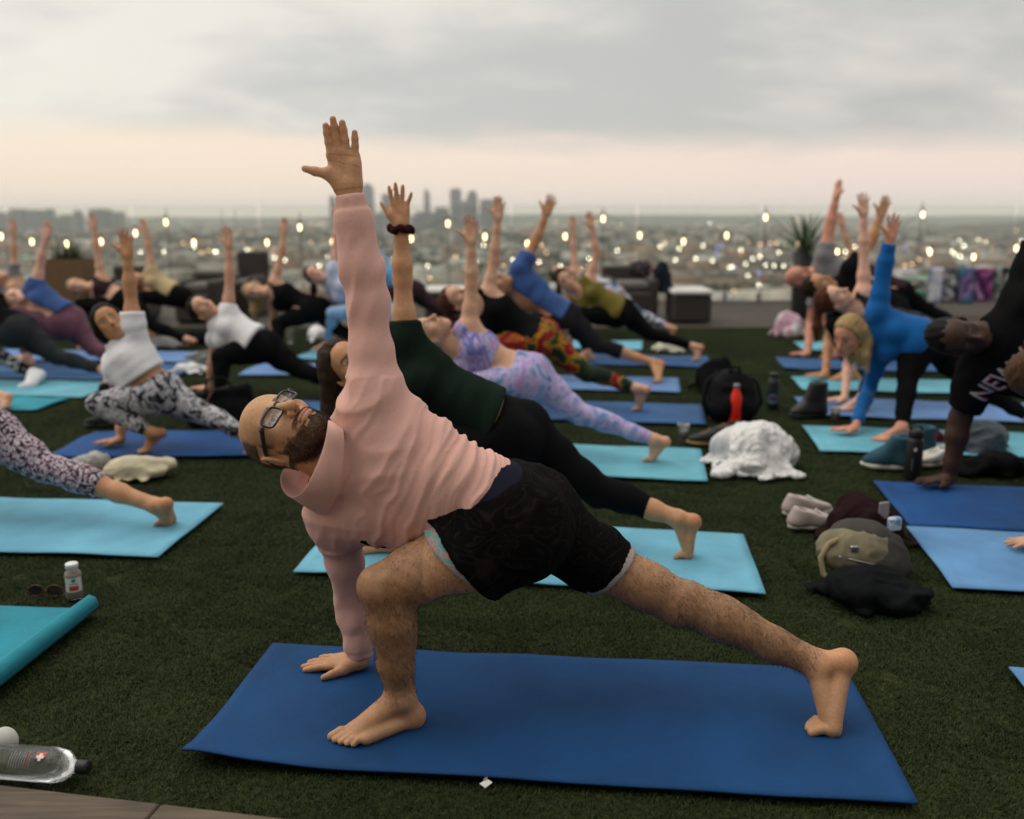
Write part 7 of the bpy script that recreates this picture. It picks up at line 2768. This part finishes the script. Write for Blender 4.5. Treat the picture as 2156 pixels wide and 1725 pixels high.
fl_ = bottle('black steel flask standing before the teal shoes', fb, 0.265, 0.042, None, [
    ('body', plain('black_powder_coat', (0.012, 0.012, 0.013), 0.45), [(0.0, 0.0), (0.95, 0.0), (1.0, 0.015), (1.0, 0.72), (0.90, 0.78), (0.80, 0.80)]),
    ('lid', plain('black_lid', (0.010, 0.010, 0.011), 0.5), [(0.82, 0.80), (0.86, 0.81), (0.86, 0.93), (0.78, 0.95), (0.0, 0.95)])])
MB().tube([fb + V(-0.03, 0, 0.25), fb + V(-0.02, 0, 0.272), fb + V(0.02, 0, 0.272), fb + V(0.03, 0, 0.25)], 0.006, 6).build('loop', plain('black_lid', (0.01, 0.01, 0.011), 0.5), fl_, True)
fa = math.atan2(-fb[1], -fb[0])
label_patch('mark', fb, 0.0425, 0.150, 0.166, fa - 0.05, fa + 0.28, WHT_P, fl_, 6)
label_patch('mark', fb, 0.0425, 0.050, 0.110, fa - 0.18, fa - 0.10, gp, fl_, 3)
shoe('white sneaker with red trim behind the dark arm', on_ground(1972, 985) + V(0.0, 0.05, 0), math.radians(200), 0.27, plain('white_leather', (0.58, 0.56, 0.52), 0.6, var=0.1), plain('cream_sole', (0.55, 0.5, 0.4), 0.6), vox=0.008)
heap('cap', 'navy and red knitted hat lying on the white sneaker', 'hat', on_ground(1970, 940) + V(0.02, 0.10, 0), (0.16, 0.14, 0.12), print_fabric('navy_red_knit', [(0.45, lin(22, 24, 40)), (0.58, lin(130, 20, 36))], 14, 0.5, 1.0), 41, 4, 0.003, 0.009)
heap('jacket', 'slate grey sweater heaped behind the dark arm', 'sweater', on_ground(2085, 960) + V(0, 0.16, 0), (0.46, 0.34, 0.22), fabric('slate_knit', lin(74, 82, 90), 0.15, 400, 0.5), 42, 16, 0.010, 0.010)
heap('jacket', 'black jacket on the turf before the slate grey sweater', 'jacket', on_ground(2105, 1004) + V(0, 0.10, 0), (0.50, 0.26, 0.14), BLK2, 43, 12, 0.010, 0.010)

# ---- black tote bag by the floral tights woman
tp = on_ground(458, 902) + V(0, 0.10, 0)
tote = empty('tote_bag', tp, 'black tote bag with red stripe standing behind the floral tights', 'bag')
g = Grp(0.02)
for z, w, d_ in ((0.02, 0.15, 0.07), (0.12, 0.165, 0.06), (0.21, 0.17, 0.045)):
    g.cone(tp + V(-w, 0, z), tp + V(w * 0.9, 0.02, z + 0.02), d_, d_, 0.06)
g.cut(V(0, 0, 0.001), V(0, 0, -1))
g.cut(tp + V(0, 0, 0.235), nrm(V(-0.22, 0, 1)))
v, q = sdf_mesh([g], 0.010, 1)
v = v + vnormals(v, q) * (0.008 * (1 - 2 * np.abs(vnoise(v * 11, 6))))[:, None]
v[:, 2] = np.maximum(v[:, 2], 0)
link_mesh('body', v, q, BP, tote, True)
MB().tube([tp + V(-0.10, -0.075, 0.10), tp + V(-0.06, -0.08, 0.17), tp + V(-0.03, -0.06, 0.235)], 0.006, 6).build('stripe', plain('rust_piping', lin(110, 46, 32), 0.7), tote, True)
MB().tube([tp + V(-0.09, -0.02, 0.21), tp + V(-0.07, -0.03, 0.30), tp + V(0.03, -0.03, 0.32), tp + V(0.08, -0.02, 0.26)], 0.008, 6).build('handle', BP, tote, True)
shoe('black sandal beside the floral tights knee', on_ground(213, 898), math.radians(176), 0.25, plain('black_canvas', (0.018, 0.018, 0.02), 0.85), DRUB, vox=0.009)
heap('cap', 'black camera bag on the turf left of the floral tights', 'bag', on_ground(216, 842) + V(0, 0.06, 0), (0.17, 0.14, 0.15), BLK2, 51, 5, 0.004, 0.010)
shoe('pale grey sneaker on the periwinkle mat behind, left of a pair', on_ground(410, 762) + V(0, 0.05, 0), math.radians(190), 0.26, plain('grey_mesh', lin(120, 120, 116), 0.8), RUB, vox=0.011)
shoe('pale grey sneaker on the periwinkle mat behind, right of a pair', on_ground(428, 768) + V(0, 0.05, 0), math.radians(180), 0.26, plain('grey_mesh', lin(120, 120, 116), 0.8), RUB, vox=0.011)
heap('jacket', 'black jacket on the turf behind the left mats', 'jacket', on_ground(400, 728) + V(0, 0.2, 0), (0.6, 0.4, 0.16), BLK2, 52, 12, 0.010, 0.014)
wbp = on_ground(612, 722)
bottle('small clear bottle left of the white soft bag', wbp, 0.2, 0.033, None, [
    ('body', CLEAR, [(0.0, 0.0), (0.95, 0.0), (1.0, 0.03), (1.0, 0.72), (0.6, 0.86), (0.45, 0.9)]),
    ('cap', WCAP, [(0.5, 0.9), (0.5, 1.0), (0, 1.0)])])

# ---------------------------------------------------------------- terrace furniture
WICK, N, L, bs = new_mat('dark_wicker')
oc = obj_coord(N)
wv1 = N.new('ShaderNodeTexWave')
wv1.inputs['Scale'].default_value = 18.0
wv1.bands_direction = 'Z'
L.new(oc, wv1.inputs[0])
wv2 = N.new('ShaderNodeTexWave')
wv2.inputs['Scale'].default_value = 14.0
wv2.bands_direction = 'X'
L.new(oc, wv2.inputs[0])
c = mixc(N, L, 1.0, wv1.outputs[0], wv2.outputs[0], 'DIFFERENCE')
L.new(ramp(N, L, c, [(0.2, (0.018, 0.013, 0.010)), (0.8, (0.055, 0.040, 0.030))]), bs.inputs['Base Color'])
bs.inputs['Roughness'].default_value = 0.6
bump(N, L, c, 0.5, 0.006, bs)
CUSH = plain('white_cushion', (0.62, 0.60, 0.56), 0.9, var=0.06)


def wicker_chair(label, px0, px1, y, top_py, yaw=0.0):
    a, b_ = at(px0, 650, y), at(px1, 650, y)
    w = b_[0] - a[0]
    cx = (a[0] + b_[0]) / 2
    zt = at((px0 + px1) / 2, top_py, y)[2]
    root = empty('wicker_chair', (cx, y, 0), label, 'chair', 'wicker chairs along the roof edge')
    MB().bbox((cx, y, 0.20), (w, 0.75, 0.36), 0.03).build('seat_base', WICK, root)
    MB().bbox((cx, y - 0.02, 0.44), (w - 0.2, 0.62, 0.11), 0.03).build('cushion', plain('grey_cushion', (0.12, 0.11, 0.10), 0.9), root)
    g_ = MB()
    g_.bbox((cx, y + 0.36, 0.2 + zt / 2), (w, 0.12, zt - 0.3), 0.03)
    g_.build('backrest', WICK, root)
    for e in (-1, 1):
        MB().bbox((cx + e * (w / 2 - 0.055), y - 0.03, 0.44), (0.11, 0.70, 0.20), 0.025).build('armrest', WICK, root)
    for ex in (-1, 1):
        for ey in (-1, 1):
            MB().box((cx + ex * (w / 2 - 0.06), y + ey * 0.3, 0.012), (0.05, 0.05, 0.024)).build('leg', DARKM, root)


wicker_chair('dark wicker armchair behind the beige top person', 222, 318, 11.7, 570)
wicker_chair('dark wicker armchair left of the tall backed one', 390, 476, 11.6, 583)
wicker_chair('tall backed dark wicker chair behind the white t-shirt woman\'s arm', 490, 556, 12.3, 538)
wicker_chair('dark wicker lounge chair behind the patterned tights leg', 1272, 1376, 11.9, 570)


def low_table(label, px0, px1, y, top_py, top_m):
    a, b_ = at(px0, 650, y), at(px1, 650, y)
    w, cx = b_[0] - a[0], (a[0] + b_[0]) / 2
    zt = at((px0 + px1) / 2, top_py, y)[2]
    root = empty('low_table', (cx, y, 0), label, 'table', 'low wicker tables with white tops')
    MB().bbox((cx, y, zt / 2), (w - 0.04, 0.66, zt - 0.05), 0.02).build('base', WICK, root)
    MB().bbox((cx, y, zt + 0.012), (w, 0.72, 0.06), 0.02).build('top', top_m, root)


low_table('low dark wicker table with white top, left of the auburn woman', 896, 984, 11.9, 612, CUSH)
low_table('low dark wicker table with white top, right of the lounge chair', 1406, 1490, 11.6, 614, CUSH)
heap('jacket', 'dark printed clothes thrown over the lounge chair back', 'clothes', at(1350, 585, 12.26) * V(1, 1, 0) + V(0, 0, 0), (0.5, 0.3, 0.2), print_fabric('dark_print_clothes', [(0.42, (0.015, 0.015, 0.018)), (0.55, (0.03, 0.03, 0.035)), (0.62, lin(150, 90, 80)), (0.7, (0.4, 0.4, 0.42))], 7, 1.0, 2.0), 61, 10, 0.01, 0.016).location.z = at(1350, 572, 12.26)[2] - 0.02
heap('jacket', 'dark blue coat on the white topped table beside the lounge chair', 'coat', at(1395, 585, 11.75) * V(1, 1, 0), (0.34, 0.4, 0.5), fabric('dark_denim', (0.014, 0.018, 0.026), 0.2), 62, 10, 0.01, 0.016).location.z = at(1400, 640, 11.7)[2] + 0.15


# planters
def leaf_blade(mb, base, d, length, width, droop, seg=5, fold=0.25):
    side = nrm(np.cross(d, V(0, 0, 1)))
    p = np.array(base, float)
    dd = nrm(d)
    vs_, fs_ = [], []
    for k in range(seg + 1):
        t = k / seg
        w_ = width * (0.25 + 1.2 * t * (1 - t) * 2) * (1 - t ** 4)
        up_ = nrm(np.cross(side, dd))
        vs_ += [p - side * w_ + up_ * w_ * fold, p, p + side * w_ + up_ * w_ * fold]
        p = p + dd * length / seg
        dd = nrm(dd + V(0, 0, -droop / seg))
    for k in range(seg):
        b0 = k * 3
        fs_ += [(b0, b0 + 1, b0 + 4, b0 + 3), (b0 + 1, b0 + 2, b0 + 5, b0 + 4)]
    mb.add(vs_, fs_)


LEAF = plain('leaf_green', (0.050, 0.075, 0.022), 0.6, var=0.35, scale=20)
PALM = plain('palm_green', (0.050, 0.085, 0.036), 0.5, var=0.35, scale=20)
a, b_ = at(94, 560, 12.0), at(194, 560, 12.0)
pw, pcx = b_[0] - a[0], (a[0] + b_[0]) / 2
pt = at(140, 545, 12.0)[2]
pl = empty('planter', (pcx, 12.0, 0), 'brown tapered planter box with spiky grass at left', 'planter')
TERR = plain('brown_planter', lin(120, 94, 66), 0.8, var=0.12)
w0_, w1_ = pw * 0.36, pw * 0.5
MB().add([(pcx - w0_, 11.8, 0), (pcx + w0_, 11.8, 0), (pcx + w0_, 12.2, 0), (pcx - w0_, 12.2, 0), (pcx - w1_, 11.72, pt), (pcx + w1_, 11.72, pt), (pcx + w1_, 12.28, pt), (pcx - w1_, 12.28, pt),
          (pcx - w1_ + 0.03, 11.75, pt), (pcx + w1_ - 0.03, 11.75, pt), (pcx + w1_ - 0.03, 12.25, pt), (pcx - w1_ + 0.03, 12.25, pt),
          (pcx - w1_ + 0.03, 11.75, pt - 0.06), (pcx + w1_ - 0.03, 11.75, pt - 0.06), (pcx + w1_ - 0.03, 12.25, pt - 0.06), (pcx - w1_ + 0.03, 12.25, pt - 0.06)],
         [(3, 2, 1, 0), (0, 1, 5, 4), (1, 2, 6, 5), (2, 3, 7, 6), (3, 0, 4, 7), (4, 5, 9, 8), (5, 6, 10, 9), (6, 7, 11, 10), (7, 4, 8, 11), (8, 9, 13, 12), (9, 10, 14, 13), (10, 11, 15, 14), (11, 8, 12, 15), (12, 13, 14, 15)]).build('box', TERR, pl)
rng = np.random.default_rng(5)
mb = MB()
for k in range(90):
    an = rng.uniform(0, 2 * math.pi)
    el = rng.uniform(0.5, 1.45)
    base_ = V(pcx + rng.normal() * pw * 0.13, 12 + rng.normal() * 0.06, pt - 0.06)
    leaf_blade(mb, base_, V(math.cos(an) * math.cos(el), math.sin(an) * math.cos(el), math.sin(el)), rng.uniform(0.22, 0.42), 0.012, rng.uniform(0.2, 0.9))
mb.build('foliage', LEAF, pl, True)['kind'] = 'stuff'

pa = at(1690, 600, 11.9)
ptz = at(1690, 530, 11.9)[2]
pp = empty('planter', (pa[0], 11.9, 0), 'tall black planter with spiky palm before the skyline at right', 'planter')
pr_ = (at(1712, 560, 11.9) - at(1668, 560, 11.9))[0] / 2
MB().lathe((pa[0], 11.9, 0), [(pr_ * 0.8, 0), (pr_ * 0.95, 0.1), (pr_ * 1.05, ptz * 0.6), (pr_ * 1.08, ptz), (pr_ * 0.95, ptz), (pr_ * 0.95, ptz - 0.06), (0, ptz - 0.06)], 24).build('pot', plain('black_pot', (0.012, 0.012, 0.013), 0.5), pp, True)
for k in range(34):
    an = k * 2.399
    el = 0.15 + 1.2 * ((k * 7) % 34) / 34
    d_ = V(math.cos(an) * math.cos(el), math.sin(an) * math.cos(el), math.sin(el))
    mb = MB()
    leaf_blade(mb, V(pa[0], 11.9, ptz - 0.05) + d_ * V(0.05, 0.05, 0.02), d_, 0.56 + 0.10 * ((k * 3) % 5) / 5, 0.030, 0.6, 6, 0.4)
    mb.build('leaf', PALM, pp, True)

# clothes rail on the right with printed tights, green stool, side table
ry = 12.2
rk = empty('clothes_rail', (at(1980, 600, ry)[0], ry, 0), 'clothes rail at the right end of the deck', 'clothes rail')
z_r = at(1980, 566, ry)[2]
xa, xb = at(1850, 566, ry)[0], at(2175, 566, ry)[0]
MB().tube([(xa, ry, z_r), (xb, ry, z_r)], 0.014, 8).build('bar', STEEL, rk, True)
for x in (xa, xb):
    MB().tube([(x, ry, 0.03), (x, ry, z_r)], 0.014, 8).build('upright', STEEL, rk, True)
    MB().tube([(x, ry - 0.25, 0.02), (x, ry + 0.25, 0.02)], 0.014, 8).build('foot', STEEL, rk, True)


def hung(label, x0, x1, bot, mat, seed):
    a_, c_ = at(x0, 566, ry)[0], at(x1, 566, ry)[0]
    zb = at(x0, bot, ry)[2]
    mb = MB()
    def fn(u, v):
        s_ = v * 2 - 1
        z = z_r + 0.017 - (z_r - zb) * abs(s_) ** 1.0
        fold_ = 0.018 * math.sin(u * 14 + seed) * abs(s_)
        return V(a_ + (c_ - a_) * (u * (1 - 0.06 * abs(s_)) + 0.03 * abs(s_)), ry + (0.018 + 0.03 * abs(s_)) * (1 if s_ > 0 else -1) + fold_ * (1 if s_ > 0 else 1), z)
    mb.grid(14, 22, fn)
    o = mb.build('hanging_garment', mat, None, True)
    sm = o.modifiers.new('thick', 'SOLIDIFY')
    sm.thickness = 0.004
    tag(o, label, 'garment', 'garments over the clothes rail')


hung('white and pale blue garment, first on the clothes rail', 1958, 1986, 640, print_fabric('white_blue_print', [(0.4, lin(150, 160, 190)), (0.6, (0.62, 0.62, 0.66))], 5, 1, 2), 1)
hung('black and white tie dye garment, second on the clothes rail', 1988, 2018, 640, print_fabric('bw_tie_dye', [(0.4, (0.02, 0.02, 0.025)), (0.55, (0.2, 0.2, 0.22)), (0.65, (0.5, 0.5, 0.52))], 6, 1.5, 2), 2)
hung('purple and teal garment, third on the clothes rail', 2020, 2052, 642, print_fabric('purple_teal_print', [(0.38, lin(60, 130, 150)), (0.5, lin(90, 60, 120)), (0.65, lin(150, 140, 170))], 5, 1.2, 2), 3)
hung('magenta marbled garment, fourth on the clothes rail', 2054, 2090, 638, print_fabric('magenta_marble', [(0.38, lin(60, 30, 70)), (0.5, lin(150, 70, 130)), (0.65, lin(160, 150, 170))], 5, 1.2, 2), 4)
hung('charcoal and white garment, fifth on the clothes rail', 2092, 2126, 636, print_fabric('charcoal_white_print', [(0.4, (0.02, 0.02, 0.022)), (0.6, (0.3, 0.31, 0.3)), (0.7, (0.55, 0.55, 0.52))], 6, 1.2, 2), 5)

st_p = V(at(1925, 640, 11.7)[0], 11.7, 0)
sth = at(1925, 612, 11.7)[2]
stl = empty('garden_stool', st_p, 'green glazed drum stool beside the clothes rail', 'stool')
GLZ = plain('green_glaze', lin(24, 92, 76), 0.2, var=0.15)
sr_ = (at(1952, 640, 11.7) - at(1898, 640, 11.7))[0] / 2
MB().lathe(st_p, [(sr_ * 0.72, 0), (sr_ * 0.76, 0.02), (sr_ * 1.0, sth * 0.5), (sr_ * 0.8, sth * 0.96), (sr_ * 0.74, sth), (0, sth + 0.005)], 28).build('drum', GLZ, stl, True)
for zf in (0.15, 0.86):
    MB().lathe(st_p + V(0, 0, sth * zf), [(sr_ * 0.86, -0.012), (sr_ * 0.92, 0), (sr_ * 0.86, 0.012)], 28).build('rim_band', GLZ, stl, True)
tb = V(at(1918, 600, 12.6)[0], 12.6, 0)
tz = at(1918, 588, 12.6)[2]
tbl = empty('side_table', tb, 'pale side table with white boxes behind the green stool', 'table')
tw_ = (at(1958, 600, 12.6) - at(1878, 600, 12.6))[0]
MB().bbox(tb + V(0, 0, tz), (tw_, 0.5, 0.035), 0.008).build('top', plain('pale_green_top', lin(120, 150, 140), 0.5), tbl)
for ex in (-1, 1):
    for ey in (-1, 1):
        MB().box(tb + V(ex * (tw_ / 2 - 0.03), ey * 0.21, tz / 2 - 0.01), (0.035, 0.035, tz - 0.018)).build('leg', DARKM, tbl)
MB().bbox(tb + V(0, 0, tz * 0.62), (tw_ - 0.08, 0.42, 0.02), 0.005).build('shelf', plain('pale_green_top', lin(120, 150, 140), 0.5), tbl)
for lab, dx, z, w_ in (('white box on top of the side table', -0.10, tz + 0.018, 0.22), ('white box on the shelf, left', -0.14, tz * 0.62 + 0.01, 0.2), ('white box on the shelf, right', 0.14, tz * 0.62 + 0.01, 0.16)):
    tag(MB().bbox(tb + V(dx, -0.05, z + 0.055), (w_, 0.2, 0.11), 0.006).build('box', plain('white_card', (0.7, 0.68, 0.64), 0.7)), lab + ' of the deck', 'box')
